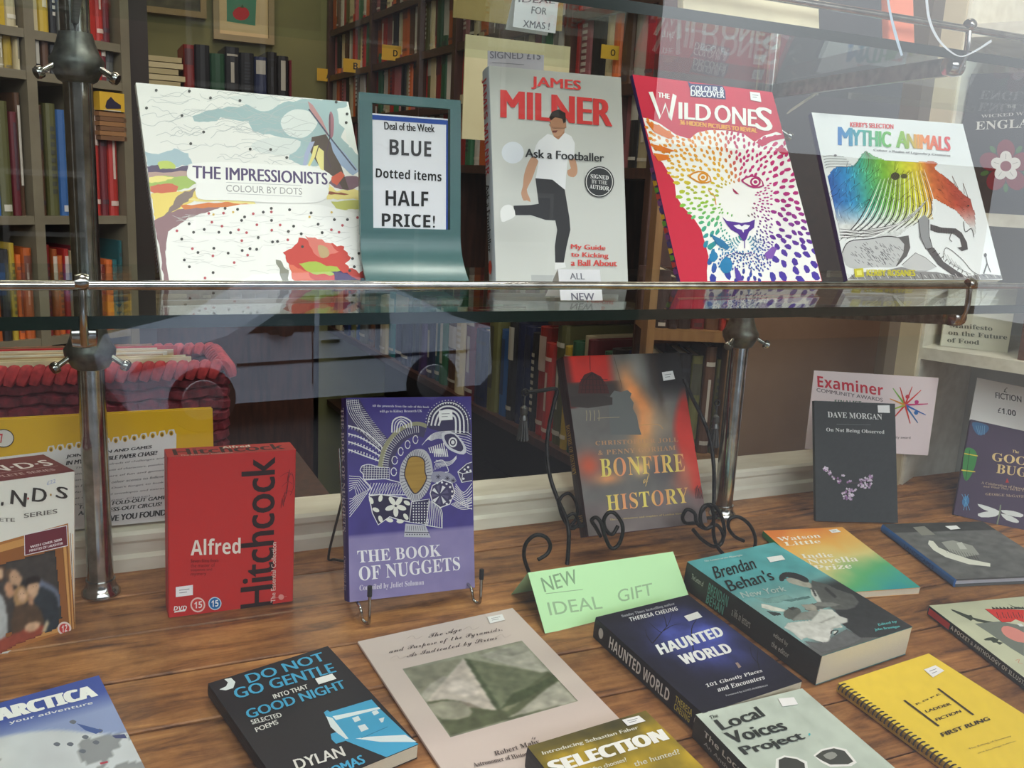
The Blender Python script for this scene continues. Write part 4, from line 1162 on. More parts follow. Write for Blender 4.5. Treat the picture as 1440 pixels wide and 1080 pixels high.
Fz = lambda x, y: (x / 3.445, (y + 150 * 3.484 - 0) / 3.445)
def Z2(pts): return [(x / 12.0 * 3.484, (150 + y / 12.0) * 3.484) for x, y in pts]
sk1, sk2 = (216, 176, 142), (198, 150, 116)
p.paint([(-400, 560), (310, 560), (310, 1100), (-400, 1100)], [
    ([(-400, 740), (272, 565), (306, 905), (-400, 1090)], (70, 64, 60), 0),
    (Z2([(640, 640), (760, 700), (900, 770), (1000, 880), (1020, 1100), (900, 1080), (760, 860), (640, 800)]), (110, 118, 138), 2),
    (Z2([(640, 800), (820, 830), (960, 960), (1000, 1300), (960, 1500), (600, 1560), (560, 1200)]), (50, 56, 62), 2),
    (Z2([(240, 700), (440, 690), (480, 1050), (300, 1200), (200, 1000)]), (46, 44, 44), 2),
    (Z2([(260, 1050), (420, 1100), (560, 1060), (700, 1200), (720, 1500), (300, 1640), (180, 1500)]), (88, 68, 50), 2),
    (Z2([(-200, 900), (40, 950), (120, 1300), (80, 1750), (-200, 1850)]), (186, 190, 190), 2),
    (Z2([(-100, 1730), (260, 1560), (640, 1440), (760, 1460), (700, 1600), (300, 1760), (-100, 1960)]), (154, 74, 54), 2),
    (Z2([(440, 650), (600, 590), (680, 640), (660, 720), (560, 730), (470, 780), (440, 760)]), (44, 36, 32), 2),
    (Z2([(470, 740), (560, 730), (640, 700), (660, 780), (630, 900), (560, 980), (500, 940), (450, 860)]), sk1, 2),
    (Z2([(480, 930), (570, 970), (560, 1080), (470, 1080)]), sk2, 1),
    (Z2([(240, 860), (280, 790), (380, 770), (460, 850), (470, 1000), (400, 1080), (260, 1100), (230, 980)]), (178, 140, 96), 2),
    (Z2([(300, 860), (370, 810), (440, 870), (440, 980), (380, 1050), (310, 1000)]), sk1, 2),
    (Z2([(100, 560), (150, 500), (240, 490), (340, 580), (370, 660), (330, 760), (240, 760), (150, 680)]), (196, 158, 126), 2),
    (Z2([(90, 520), (150, 490), (200, 500), (150, 580), (160, 680), (100, 640)]), (100, 78, 60), 2),
    (Z2([(80, 760), (140, 700), (210, 760), (240, 880), (200, 960), (110, 940)]), sk2, 2),
    (Z2([(-60, 460), (20, 430), (100, 440), (70, 560), (50, 680), (-60, 700)]), (84, 62, 48), 2),
    (Z2([(-60, 480), (30, 470), (50, 600), (0, 660), (-60, 640)]), sk1, 2),
    (Z2([(430, 1430), (560, 1370), (680, 1400), (600, 1520), (440, 1540)]), sk1, 2),
    (Z2([(700, 1540), (790, 1340), (820, 1400), (760, 1560)]), (216, 196, 160), 1)], 110, 90, 2, 3, .14, 300)
for q in ((560, 780), (610, 765), (340, 900), (400, 890), (210, 610), (270, 620)): p.ell(q[0] / 12 * 3.484, (150 + q[1] / 12) * 3.484, 2.6, 1.4, (70, 46, 40), 6)
l = bk.let; l.view(0, 610, 3.484)
K2 = (58, 52, 48)
l.text('F · R · I · E ·', (-330, 300), (8, 400), K2, bold=.0009, slant=.03, c=(-330, 420))
l.text('N', (50, 272), (122, 358), K2, bold=.0009, slant=.1, c=(50, 342)); l.text('D', (156, 262), (222, 336), K2, bold=.0009, slant=.1, c=(156, 330)); l.text('S', (272, 254), (326, 320), K2, bold=.0009, slant=.1, c=(272, 312))
l.ell(136, 316, 5, 6, (170, 60, 60), 8); l.ell(247, 298, 5, 6, (170, 130, 60), 8)
l.text('THE COMPLETE SERIES', (-240, 425), (280, 388), (110, 104, 98), bold=.0003) if False else None
l.text('LETE', (-30, 410), (70, 430), (110, 104, 98), c=(-30, 428), bold=.0003); l.text('SERIES', (116, 390), (278, 388), (110, 104, 98), c=(116, 412), bold=.0003)
l.text('£22', (228, 232), (270, 238), (170, 180, 214), c=(228, 250))
l.poly([(116, 492), (326, 446), (330, 548), (118, 596)], (236, 232, 232)); l.poly([(119, 495), (323, 450), (327, 545), (121, 592)], (112, 46, 56))
l.text('WITH OVER 5000', (146, 548), (300, 522), (224, 206, 208), c=(146, 560), bold=.0004); l.text('MINUTES OF LAUGHTER', (142, 566), (306, 540), (224, 206, 208), c=(142, 578), bold=.0004)
l.ell(313, 952, 34, 33, (236, 214, 206), 20); l.ell(313, 952, 25, 24, (206, 70, 66), 20); l.text('12', (300, 938), (327, 966), (240, 226, 220), 'bold')
t_ = bk.top; t_.view(0, 610, 3.484); t_.fill((110, 44, 52))
def top_text(P, t, f0, f1, g0, g1, color, bold=0.0, font='sans'):
    v, fc = text_mesh(t, font); X0, Y0, w, h = P.box
    pts = [np.array([X0 + w * (f0 + (f1 - f0) * q[0]), Y0 + h * (g1 + (g0 - g1) * q[1])]) for q in v]
    for off in ([0] if not bold else [-bold / 2, bold / 2]):
        P.raw([q + np.array([off, 0]) for q in pts], fc, [lin(color)] * len(pts))
top_text(t_, 'F·R·I·E·N·D·S', .05, .95, .42, .72, (236, 228, 228), .0009)
top_text(t_, 'THE COMPLETE SERIES', .2, .9, .16, .26, (200, 170, 172), .0002)
t_.line([t_.frac(.1, .64), t_.frac(.96, .64)], .0006, (200, 170, 172), local=True)
bk.done()

# --- red film box
bk = Bk('boxed_set', 'red film boxed set with black sideways lettering', 'box',
        frame_standing((.0662, .9228, .0955), .74, 0, -1.07), .1248, .1679, .030, (196, 44, 40), kind='box')
l = bk.let; l.view(200, 400, 2.571)
v, fc = text_mesh('Hitchcock', 'sans')
def up_text(P, t, A, B, width_px, color, bold=0, font='sans'):
    """lettering running up the face from photo point A (foot of letters at start) to B; width_px towards the left"""
    a = P.loc(*A); b_ = P.loc(*B); ex = np.array([0, b_[1] - a[1]]); c_ = P.loc(A[0] - width_px, A[1]); ey = np.array([c_[0] - a[0], 0])
    v, fc = text_mesh(t, font)
    pts = [a + ex * q[0] + ey * (1 - q[1]) for q in v]
    for off in ([0] if not bold else [-bold / 2, 0, bold / 2]):
        P.raw([q + np.array([0, off]) for q in pts], fc, [lin(color)] * len(pts))
l.view(0, 0, 1)
up_text(l, 'Hitchcock', (384, 852), (384, 643), 46, (44, 20, 20), .0016)
l.text('Alfred', (268, 758), (338, 778), (240, 226, 214), 'bold', c=(268, 781))
for i in range(4): l.text(('Seven films from', 'the master of', 'suspense and', 'mystery')[i], (268, 786 + i * 6.5), (296 + (11, 6, 2, -6)[i], 790 + i * 6.5), (110, 24, 24), c=(268, 791 + i * 6.5))
up_text(l, 'The Essential Collection', (387, 846), (387, 762), 6.5, (226, 190, 180), .0003)
sc_ = [(395, 714), (397, 700), (398, 712), (400, 692), (399, 706), (402, 696), (404, 682), (403, 694), (406, 668), (407, 660), (404, 676), (410, 664), (413, 682), (408, 696)]
l.line(sc_, .0005, (110, 28, 30), smooth=3)
for i in range(3): l.line([(394 + i * 2, 670 + i * 14), (404, 664 + i * 13), (411, 668 + i * 12)], .0004, (120, 28, 30), smooth=3)
bk.sticker([(247, 825), (271, 822), (271, 836), (247, 839)])
l.text('DVD', (245, 852), (262, 857), (244, 240, 236), 'bold', c=(244, 858)); l.poly([(245, 859), (262, 856), (260, 859), (245, 861)], (240, 236, 230))
l.ell(278, 850, 10.5, 10.5, (240, 200, 190), 20); l.ell(278, 850, 8.4, 8.4, (206, 60, 56), 20); l.text('15', (273, 846), (284, 854), (246, 230, 226), 'bold')
l.ell(302, 848, 9.2, 9.2, (196, 222, 238), 20); l.ell(302, 848, 7.8, 7.8, (30, 104, 168), 20); l.text('15', (297, 844), (307, 852), (240, 246, 250), 'bold')
l.ell(395, 839, 4, 4, (226, 150, 140), 10); l.line([(387, 840), (403, 838)], .0003, (226, 150, 140))
t_ = bk.top
top_text(t_, 'Hitchcock', .06, .92, .18, .86, (60, 16, 18), .0012); top_text(t_, 'Alfred', .44, .66, .66, .92, (240, 226, 214), .0003, 'bold'); top_text(t_, 'The Essential Collection', .1, .5, .06, .18, (240, 210, 200))
bk.done()

# --- purple drawing book on the wire easel
bk = Bk('hardback_book', 'purple book with white patterned line drawing on a wire easel', 'book',
        frame_standing((.2380, .8717, .1096), 3.36, 14.27, -2.97), .1428, .2106, .018, (72, 62, 132), kind='hardback', spine=(58, 50, 116))
p = bk.pic; p.view(470, 550, 3.086)
def pu(u, v):
    n = fbm(u * 9, v * 12, 3, 4); k = np.clip((v - .675) / .012, 0, 1)
    a = np.stack([.24 + .05 * n, .20 + .05 * n, .47 + .10 * n], 1); b_ = np.stack([.50 + .08 * n, .46 + .08 * n, .66 + .06 * n], 1)
    return a * (1 - k)[:, None] + b_ * k[:, None]
p.grid(pu, 40, 80)
WL = (226, 226, 230); DP = (38, 32, 62)
def wl(pts, w=.0006, smooth=4, c=WL): p.line(pts, w, c, smooth=smooth)
# hatched bands from the top left
p.poly([(48, 35), (110, 35), (165, 130), (235, 210), (200, 260), (130, 200), (60, 150)], (64, 56, 100))
for i in range(7):
    wl([(50 + i * 9, 36), (62 + i * 9, 90), (100 + i * 10, 150), (150 + i * 10, 205), (196 + i * 6, 245 - i * 4)], .00045)
for i in range(22):
    t = i / 21; wl([(50 + 140 * t, 45 + 170 * t), (100 + 130 * t, 40 + 170 * t)], .0004, 0)
for j in range(4):
    y = 150 + j * 34
    wl([(60, y), (110, y + 15 + j * 2), (170, y + 55 - j * 4), (225, y + 115 - j * 18)], .0012)
    for i in range(13):
        t = i / 12; x = 62 + 155 * t; yy = y + 8 * t + 100 * t * t * (1 - j * .15)
        p.poly([(x, yy), (x + 6, yy + 2), (x + 1, yy + 17)], WL)
# diamond bands lower left
for k in range(7):
    o_ = k * 11
    wl([(64, 368 + o_), (112 - k * 4, 372 + o_ * .7), (156 - o_ * .9, 420 + k * 5), (110 - k * 5, 490 - k * 4), (66, 546 - o_ * 1.2)], .0007, 0)
# wing of net patterns
p.poly([(120, 325), (150, 320), (230, 330), (240, 375), (140, 385), (120, 355)], (70, 64, 104))
wl([(120, 325), (112, 345), (125, 360), (130, 385), (160, 420), (150, 450)], .0009); wl([(120, 325), (150, 318), (200, 330), (235, 322)], .0009)
for i in range(11): wl([(130 + i * 11, 322), (128 + i * 11, 382)], .0004, 0)
for i in range(6): wl([(122, 330 + i * 10), (238, 332 + i * 10)], .0004, 0)
for i in range(14): wl([(160 + i * 12, 398), (140 + i * 13, 450)], .0004, 0); wl([(150 + i * 11, 450), (176 + i * 11, 398)], .0004, 0)
wl([(130, 385), (220, 380), (300, 400), (330, 450), (150, 450)], .0009, 0)
# curl arch
for k, c_ in ((0, (150, 148, 120)), (1, (64, 58, 96))):
    o_ = k * 22
    pts = [(205 + o_ * 1.2, 330), (225 + o_, 250 + o_ * .7), (280 + o_ * .4, 180 + o_), (350, 150 + o_), (400 - o_ * .3, 160 + o_)]
    p.line(pts, .0085 if k == 0 else .011, c_, smooth=6)
for i in range(26):
    t = i / 25; a = math.pi * (1.0 + .48 * t); cx, cy = 375, 330
    wl([(cx + 168 * math.cos(a), cy + 180 * math.sin(a)), (cx + 140 * math.cos(a), cy + 150 * math.sin(a))], .0005, 0)
for (x, y) in ((258, 350), (262, 300), (288, 262), (318, 232), (352, 210)):
    wl([(x + 12 * math.cos(a) * (1 if x < 280 else .9), y + 17 * math.sin(a)) for a in np.linspace(0, 6.0, 14)], .0009)
# small arch and big striped arch
for k, rr in enumerate((40, 30, 20, 10)):
    wl([(250 + (40 - rr), 180), (255 + (40 - rr), 130 + k * 8), (290, 112 + k * 9), (330 - (40 - rr), 130 + k * 8), (334 - (40 - rr), 160)], .0016 if k % 2 == 0 else .0010)
p.poly([(400, 150), (415, 90), (470, 48), (530, 50), (580, 100), (588, 190), (500, 180), (440, 170)], (52, 46, 84), 3)
for k in range(4):
    o_ = k * 16
    wl([(404 + o_, 150), (418 + o_, 95 + k * 6), (470 + k * 4, 52 + o_), (530 - k * 6, 56 + o_), (574 - o_, 105 + k * 6), (580 - o_ * 1.1, 182)], (.0007, .0018, .0022, .0022)[k])
for i in range(22):
    a = math.pi * (1.02 + .92 * i / 21); p.ell(494 + 84 * math.cos(a), 138 + 86 * math.sin(a), 3.4, 3.4, WL, 8); p.ell(494 + 97 * math.cos(a), 138 + 98 * math.sin(a), 2.2, 2.2, WL, 6)
# head with eye
for i in range(9): wl([(380 + i * 3, 235 - i * 4), (420, 190 + i * 3), (470, 175 + i * 4), (560 + i * 3, 175 + i * 12), (594, 190 + i * 10)], .0005)
p.poly([(470, 180), (520, 180), (570, 240), (560, 275), (500, 255), (470, 215)], (206, 206, 216), 3)
p.poly([(480, 190), (520, 188), (558, 238), (548, 262), (504, 244), (482, 215)], (52, 46, 84), 3)
p.ell(514, 222, 19, 22, WL, 16); p.ell(514, 222, 13, 15, (50, 44, 80), 14); p.ell(514, 222, 8, 9, WL, 12)
for i in range(8): wl([(418 + i * 9, 268 + i * 1), (410 + i * 9, 245 - i * 3)], .0012, 0) ; wl([(430 + i * 8, 250), (436 + i * 8, 285)], .0012, 0)
for i in range(5): wl([(440, 300 + i * 6), (500, 305 + i * 4), (530, 280 + i * 3)], .0005)
# gold nugget medallion
p.poly([(300, 300), (340, 258), (390, 255), (420, 300), (426, 370), (400, 440), (355, 480), (315, 460), (285, 400), (285, 340)], (190, 190, 196), 4)
for i in range(44):
    a = 2 * math.pi * i / 44; p.line([(354 + 46 * math.cos(a), 366 + 84 * math.sin(a)), (354 + 68 * math.cos(a), 366 + 110 * math.sin(a))], .0006, (60, 54, 92))
p.poly([(310, 320), (325, 285), (365, 282), (392, 300), (396, 350), (402, 380), (380, 425), (352, 448), (330, 430), (310, 390), (302, 360)], (54, 46, 60), 3)
def gold(x, y):
    n = float(fbm(x * 900, y * 900, 9, 3)); return (150 + 40 * n, 116 + 34 * n, 40 + 24 * n)
p.poly([(314, 322), (328, 290), (362, 286), (387, 302), (391, 350), (397, 380), (376, 420), (352, 442), (334, 425), (315, 388), (307, 360)], gold, 5)
# flower patch, dotted patch, striped tail
p.poly([(150, 455), (200, 448), (260, 455), (330, 468), (330, 560), (280, 560), (240, 545), (190, 580), (165, 530)], (40, 34, 66)); wl([(150, 455), (165, 530), (190, 580), (240, 545), (280, 558), (328, 568)], .001, 0); wl([(150, 455), (200, 448), (330, 468)], .001, 0)
for a in (.3, 1.55, 2.8, 4.1, 5.3): p.ell(266 + 26 * math.cos(a), 498 + 26 * math.sin(a), 22, 11, (232, 232, 222), 12, a)
for (x, y, a) in ((160, 475, 1.2), (200, 465, 1.8), (180, 515, .4), (200, 555, 1.2), (240, 560, .2), (315, 485, .5), (310, 545, 1), (285, 565, 0)): p.ell(x, y, 16, 9, (230, 230, 220), 10, a)
p.poly([(335, 480), (412, 468), (400, 580), (325, 568)], (52, 46, 84))
for i in range(6):
    for j in range(8): p.ell(343 + i * 12, 486 + j * 12, 3.2, 3.4, WL, 6)
wl([(335, 480), (412, 468), (400, 580), (325, 568), (335, 480)], .0009, 0)
for i in range(8): wl([(410 + i * 5, 475 + i), (405 + i * 8, 530), (395 + i * 10, 580 + i * 2)], .0007)
wl([(450, 475), (468, 530), (468, 594), (395, 582)], .0009, 0)
p.poly([(308, 575), (395, 582), (418, 635), (302, 632)], (190, 190, 200)); 
for i in range(9): p.line([(316 + i * 9, 585), (314 + i * 10, 605)], .0005, DP); p.ell(315 + i * 11, 622, 3, 3, DP, 6)
p.line([(305, 612), (412, 614)], .0009, DP)
# cube, wheel, star panels, curved fans on the right
p.poly([(535, 350), (575, 315), (597, 310), (597, 390), (552, 396)], (56, 50, 88)); wl([(535, 350), (575, 315), (597, 308)], .0008, 0); wl([(535, 350), (552, 396), (597, 388)], .0008, 0); wl([(535, 350), (556, 358), (597, 350)], .0008, 0); wl([(552, 396), (556, 358)], .0008, 0)
for x, y in ((565, 340), (580, 330), (590, 345), (575, 350), (560, 380)): p.ell(x, y, 5, 5, WL, 8)
p.poly([(428, 350), (500, 355), (530, 390), (500, 400), (425, 395)], (150, 150, 170), 2)
for x, y in ((450, 372), (490, 378), (515, 388)):
    for a in range(4): wl([(x - 11 * math.cos(a * .785), y - 11 * math.sin(a * .785)), (x + 11 * math.cos(a * .785), y + 11 * math.sin(a * .785))], .0006, 0, DP)
p.poly([(425, 410), (470, 385), (510, 400), (522, 440), (500, 490), (460, 505), (425, 480), (415, 445)], (60, 54, 92)); wl([(425, 410), (470, 385), (510, 400), (522, 440), (500, 490), (460, 505), (425, 480), (415, 445), (425, 410)], .0011, 0)
for i in range(9): a = 2 * math.pi * i / 9; p.poly([(458 + 6 * math.cos(a), 450 + 6 * math.sin(a)), (458 + 38 * math.cos(a + .1), 450 + 42 * math.sin(a + .1)), (458 + 38 * math.cos(a + .5), 450 + 42 * math.sin(a + .5))], WL if i % 2 else (90, 84, 120))
for i in range(8): a = -1.9 + i * .42; p.ell(462 + 50 * math.cos(a), 446 + 50 * math.sin(a), 5, 5, WL, 8)
for k in range(8): wl([(526 - k * 2, 402 + k * 9), (560 + k * 2, 440 + k * 9), (597, 400 + k * 16)], .0008)
for k in range(5): wl([(505 + k * 6, 490 - k * 3), (550, 512 - k * 7), (597, 508 - k * 12)], .0007)
wl([(432, 310), (470, 300), (495, 345), (480, 352)], .0008); 
for i in range(7): wl([(430 + i * 7, 345 - i * 3), (440 + i * 7, 312)], .0004, 0)
l = bk.let; l.view(470, 550, 3.086)
l.text('THE BOOK', (98, 692), (464, 716), (240, 238, 244), 'serif', c=(102, 746))
l.text('OF NUGGETS', (104, 762), (546, 776), (240, 238, 244), 'serif', c=(108, 824))
l.text('Compiled by Juliet Solomon', (106, 842), (388, 846), (222, 216, 232), 'serif', slant=.01, c=(108, 872))
l.text('All the proceeds from the sale of this book', (163, 58), (411, 76), (226, 222, 240), 'serif', c=(163, 70)); l.text('will go to Kidney Research UK', (196, 82), (380, 94), (226, 222, 240), 'serif', c=(196, 96))
bk.sticker([(452, 84), (510, 82), (512, 124), (453, 128)], view=(470, 550, 3.086))
spine_text(bk.spn, 'THE BOOK OF NUGGETS', .05, .66, (214, 210, 226), 'serif', .25, .8); spine_text(bk.spn, 'Compiled by', .78, .95, (190, 186, 210), 'serif', .3, .75)
bk.done()

# --- fire coloured book on the scroll easel
bk = Bk('hardback_book', 'fiery red and grey history book leaning on the wrought iron easel', 'book',
        frame_standing((.5544, .9355, .1200), -2.78, 25.56, .61), .1722, .2287, .024, (96, 34, 34), kind='hardback', spine=(52, 26, 26), page=(150, 44, 44))
p = bk.pic
def fire(u, v):
    n = fbm(u * 6, v * 8, 21, 5); n2 = fbm(u * 3 + 5, v * 4, 33, 4)
    def C(c): return np.array(c, float) / 255
    base = np.ones((len(u), 3)) * C((112, 108, 106))
    def over(col, m):
        nonlocal base
        m = np.clip(m, 0, 1)[:, None]; base = base * (1 - m) + C(col) * m
    over((198, 44, 34), (v < .40) * np.clip((.42 - u) / .08, 0, 1) * np.clip((.24 - v) / .05, 0, 1))
    over((90, 28, 24), np.clip((.07 - u) / .05, 0, 1) * (v < .3))
    over((58, 48, 46), np.clip((.09 - np.abs(v - .20)) / .06, 0, 1) * np.clip((.50 - u) / .1, 0, 1) * (v > .15))
    over((34, 30, 32), np.clip((u - .66) / .12, 0, 1) * np.clip((.30 - v) / .12, 0, 1))
    over((134, 134, 132), np.exp(-((u - .60) / .07) ** 2) * np.clip((.22 - v) / .1, 0, 1))
    over((236, 150, 88), np.exp(-((u - .55 + .05 * np.sin(v * 14) - .12 * (v - .2)) / .085) ** 2) * np.clip((v - .02) / .2, 0, 1) * np.clip((.66 - v) / .2, 0, 1) * (.75 + .6 * n))
    over((60, 46, 40), np.clip((.05 - np.abs(u - .82 + .1 * n)) / .05, 0, 1) * np.clip((.45 - v) / .2, 0, 1) * .7)
    over((190, 164, 132), np.exp(-((u - .72) / .13) ** 2 - ((v - .40) / .10) ** 2) * .7 * (.6 + .6 * n2))
    over((206, 52, 40), np.clip((u - .86 - .10 * (1 - v) * np.sin(v * 9)) / .06, 0, 1) * np.clip((v - .2) / .1, 0, 1) * np.clip((.93 - v) / .1, 0, 1))
    over((232, 120, 92), np.exp(-((u - .86) / .10) ** 2 - ((v - .72) / .12) ** 2) * .8)
    over((222, 98, 66), np.exp(-((u - .08) / .10) ** 2 - ((v - .62) / .07) ** 2) * .95)
    over((240, 160, 104), np.exp(-((u - .22) / .10) ** 2 - ((v - .70) / .03) ** 2) * .95)
    over((248, 196, 130), np.exp(-((u - .50) / .06) ** 2 - ((v - .66) / .04) ** 2))
    over((86, 84, 88), np.exp(-((u - .70) / .12) ** 2 - ((v - .68) / .07) ** 2) * .8)
    over((214, 170, 110), np.exp(-((u - .56) / .10) ** 2 - ((v - .53) / .07) ** 2) * .6)
    over((122, 108, 108), np.clip((v - .80) / .06, 0, 1) * .85)
    return base * (.86 + .28 * n)[:, None]
p.grid(fire, 80, 110)
p.view(700, 490, 3.789)
# dark gothic window and broken wall edge
p.poly([(428, 240), (432, 190), (460, 140), (500, 124), (550, 150), (585, 205), (594, 240)], (70, 22, 20))
for i in range(7): p.line([(445 + i * 21, 238), (455 + i * 17, 175 - (3 - abs(i - 3)) * 9), (505, 128)], .0008, (34, 14, 14))
for y in (165, 195, 220): p.line([(440, y), (585, y)], .0007, (34, 14, 14))
p.line([(490, 40), (492, 120)], .0009, (60, 18, 18)); p.line([(618, 45), (655, 180), (662, 215)], .0006, (90, 70, 60))
p.poly([(600, 250), (620, 225), (655, 232), (690, 222), (712, 240), (705, 262), (724, 290), (718, 320), (740, 360), (752, 420), (765, 460), (600, 460), (590, 300)], (104, 106, 106), 0)
p.poly([(385, 255), (560, 250), (610, 262), (610, 300), (480, 318), (390, 310)], (56, 46, 44))
for x in (470, 490, 512, 536): p.line([(x, 330), (x + 4, 352), (x + 2, 386)], .0011, (164, 150, 126))
p.line([(530, 372), (648, 366)], .0006, (180, 160, 130)); p.line([(758, 410), (850, 405), (880, 430)], .0008, (212, 160, 100), smooth=3)
for i in range(6): p.line([(1050 + i * 6, 745 - (i % 3) * 8), (1056 + i * 8, 800)], .0012, (84, 46, 44))
l = bk.let; l.view(700, 490, 3.789)
def gy(x, y): 
    t = .5 + .5 * math.sin(x * 130); return (238, 220 - 66 * t, 110)
l.text('CHRISTOPHER JOLL', (518, 494), (960, 500), (198, 150, 110), 'serif', c=(520, 520), space=1.15)
l.text('& PENNY GORHAM', (532, 544), (946, 542), (198, 150, 110), 'serif', c=(534, 570), space=1.15)
l.text('BONFIRE', (540, 588), (998, 656), gy, 'serif', c=(548, 688), space=1.1)
l.text('of', (772, 680), (808, 728), (228, 190, 120), 'script', c=(774, 740))
l.text('HISTORY', (574, 782), (1018, 822), gy, 'serif', c=(582, 868), space=1.1)
l.text('The lost treasures and trophies of London history', (594, 908), (1000, 884), (202, 176, 120), 'serif', c=(596, 920))
bk.sticker([(872, 128), (930, 120), (942, 164), (880, 174)], view=(700, 490, 3.789))
spine_text(bk.spn, 'BONFIRE OF HISTORY', .38, .66, (190, 150, 70), 'serif', .3, .75); spine_text(bk.spn, 'HP', .88, .92, (190, 150, 70), 'serif', .3, .75)
bk.done()

# --- charcoal poetry book
bk = Bk('paperback_book', 'charcoal poetry paperback with pale purple blossom, standing at the right', 'book',
        frame_standing((.9230, .9391, .0975), -17.42, 18.79, -.88), .1227, .1699, .008, (62, 66, 68), kind='paperback')
p = bk.pic
p.grid(lambda u, v: (np.array([.185, .195, .20])[None, :] * (.92 + .16 * fbm(u * 90, v * 120, 7, 2))[:, None]), 40, 60)
p.view(1080, 540, 4)
for (cx, cy, rx, ry, n) in ((325, 480, 16, 14, 12), (345, 500, 14, 12, 8), (395, 543, 14, 16, 10), (365, 525, 14, 10, 4), (425, 512, 10, 5, 3), (460, 550, 16, 6, 5), (545, 560, 40, 34, 34), (575, 530, 20, 16, 12), (450, 620, 38, 32, 36), (490, 600, 10, 10, 4)):
    for k in range(n):
        a = rnd.uniform(0, 6.28); r1 = math.sqrt(rnd.random()); x, y = cx + rx * r1 * math.cos(a), cy + ry * r1 * math.sin(a)
        c_ = rnd.choice([(214, 196, 216), (190, 160, 196), (232, 222, 234), (156, 112, 160)])
        for j in range(4): t = j * 1.57 + a; p.ell(x + 3.6 * math.cos(t), y + 3.6 * math.sin(t), 3.6, 2.4, c_, 7, t)
        p.ell(x, y, 1.3, 1.3, (90, 50, 90), 6)
p.line([(330, 490), (400, 545), (450, 590)], .0004, (90, 64, 84), smooth=3); p.line([(450, 555), (520, 555), (580, 530)], .0004, (110, 70, 100), smooth=3)
l = bk.let; l.view(1080, 540, 4)
l.text('DAVE MORGAN', (333, 155), (641, 202), (222, 222, 222), 'serif', c=(335, 188)); l.text('On Not Being Observed', (326, 246), (653, 286), (220, 220, 220), 'serif', c=(326, 272))
l.line([(384, 226), (576, 230)], .0004, (130, 132, 132))
bk.sticker([(614, 120), (681, 120), (683, 163), (617, 161)], view=(1080, 540, 4), marks=False)
bk.done()

# --- newspaper award notice pinned to the end panel
M = frame_standing((1.0656, 1.1281, .14), -59.1, 2.35, .92)
Mx = frame_standing((1.03, .992, .118), -24, 2, -7)
def fit_notice():
    # lies against the end panel of the display unit
    O = on_plane(1132, 631, (1.10, 1.02, 0), (-.38, -.92, .05))
    A = on_plane(1145, 521, (1.10, 1.02, 0), (-.38, -.92, .05)); B = on_plane(1302, 661, (1.10, 1.02, 0), (-.38, -.92, .05))
    y = A - O; h = np.linalg.norm(y); y /= h; x = B - O; x -= y * (x @ y); w = np.linalg.norm(x); x /= w
    M = np.eye(4); M[:3, 0] = x; M[:3, 1] = y; M[:3, 2] = np.cross(x, y); M[:3, 3] = O
    return M, w, h
M, w, h = fit_notice()
r = empty('award_notice', matrix=Matrix(M.tolist())); tag(r, 'pale newspaper award certificate in a clear sleeve behind the charcoal book', 'notice')
b = MB(); b.box((0, 0, -.0012), (w, h, 0)); sh = b.build('sheet', material('certificate_paper', (238, 220, 222), .55), r)
P = Print(M, 0, 0, w, h); P.view(900, 400, 2.667)
P.text('Examiner', (664, 340), (912, 418), (206, 42, 62), 'bold', c=(666, 384)); P.text('COMMUNITY AWARDS', (662, 388), (910, 440), (120, 104, 110), c=(662, 402), bold=.0003)
P.text('FINALIST', (730, 432), (830, 452), (40, 90, 60), 'bold', c=(730, 446)); P.text('Community award', (900, 566), (1014, 582), (120, 104, 106), c=(900, 578), bold=.0002)
P.poly([(960, 640), (996, 648), (996, 656), (958, 652)], (190, 44, 70))
for a, c_, r1 in ((-2.2, (120, 180, 60), 78), (-1.85, (206, 60, 40), 70), (-1.2, (206, 60, 50), 74), (-.75, (214, 52, 44), 82), (-.05, (200, 44, 110), 86), (.45, (40, 100, 180), 86), (.95, (36, 110, 170), 82), (1.3, (214, 56, 40), 72), (2.3, (206, 56, 44), 84), (2.8, (160, 190, 70), 66), (-2.75, (226, 150, 50), 62)):
    P.line([(994, 452), (994 + r1 * math.cos(a), 452 + r1 * math.sin(a))], [.0032, .0012], c_)
for x, y, c_ in ((1003, 421, (206, 44, 60)), (1037, 441, (196, 40, 120)), (1035, 481, (36, 110, 180))): P.ell(x, y, 8, 8, c_, 10)
P.build('certificate_print', sh, M)

# --- bug book and price card, right edge
Mb = frame_standing((1.1547, .9057, .0950), -39.94, 30.2, -7.39)
bk = Bk('paperback_book', 'dark purple nature book with beetle, dragonfly and gold title, right edge', 'book', Mb, .132, .1507, .012, (62, 46, 74), kind='paperback')
p = bk.pic; p.view(1080, 540, 4)
p.poly([(1110, 365), (1140, 360), (1168, 380), (1175, 420), (1150, 500), (1115, 545), (1095, 500), (1098, 420)], (52, 130, 62), 3)
p.line([(1100, 390), (1180, 405)], .0016, (222, 200, 60)); p.line([(1085, 484), (1165, 494)], .0016, (222, 200, 60)); p.line([(1135, 372), (1112, 540)], .0008, (24, 70, 34))
p.poly([(1150, 215), (1230, 230), (1240, 260), (1200, 290), (1165, 270)], (52, 96, 140), 3)
for i in range(5): p.line([(1170 + i * 12, 235), (1185 + i * 8, 285)], .0006, (110, 156, 196))
p.ell(1112, 660, 20, 32, (52, 110, 160), 10, .2); [p.line([(1112, 660), (1090 + i * 9, 620 + (i % 2) * 90)], .0006, (90, 156, 200)) for i in range(6)]
p.poly([(1178, 675), (1240, 690), (1300, 715), (1290, 730), (1210, 705)], (212, 214, 214), 2); p.poly([(1180, 730), (1250, 715), (1300, 722), (1280, 745), (1200, 750)], (212, 214, 214), 2)
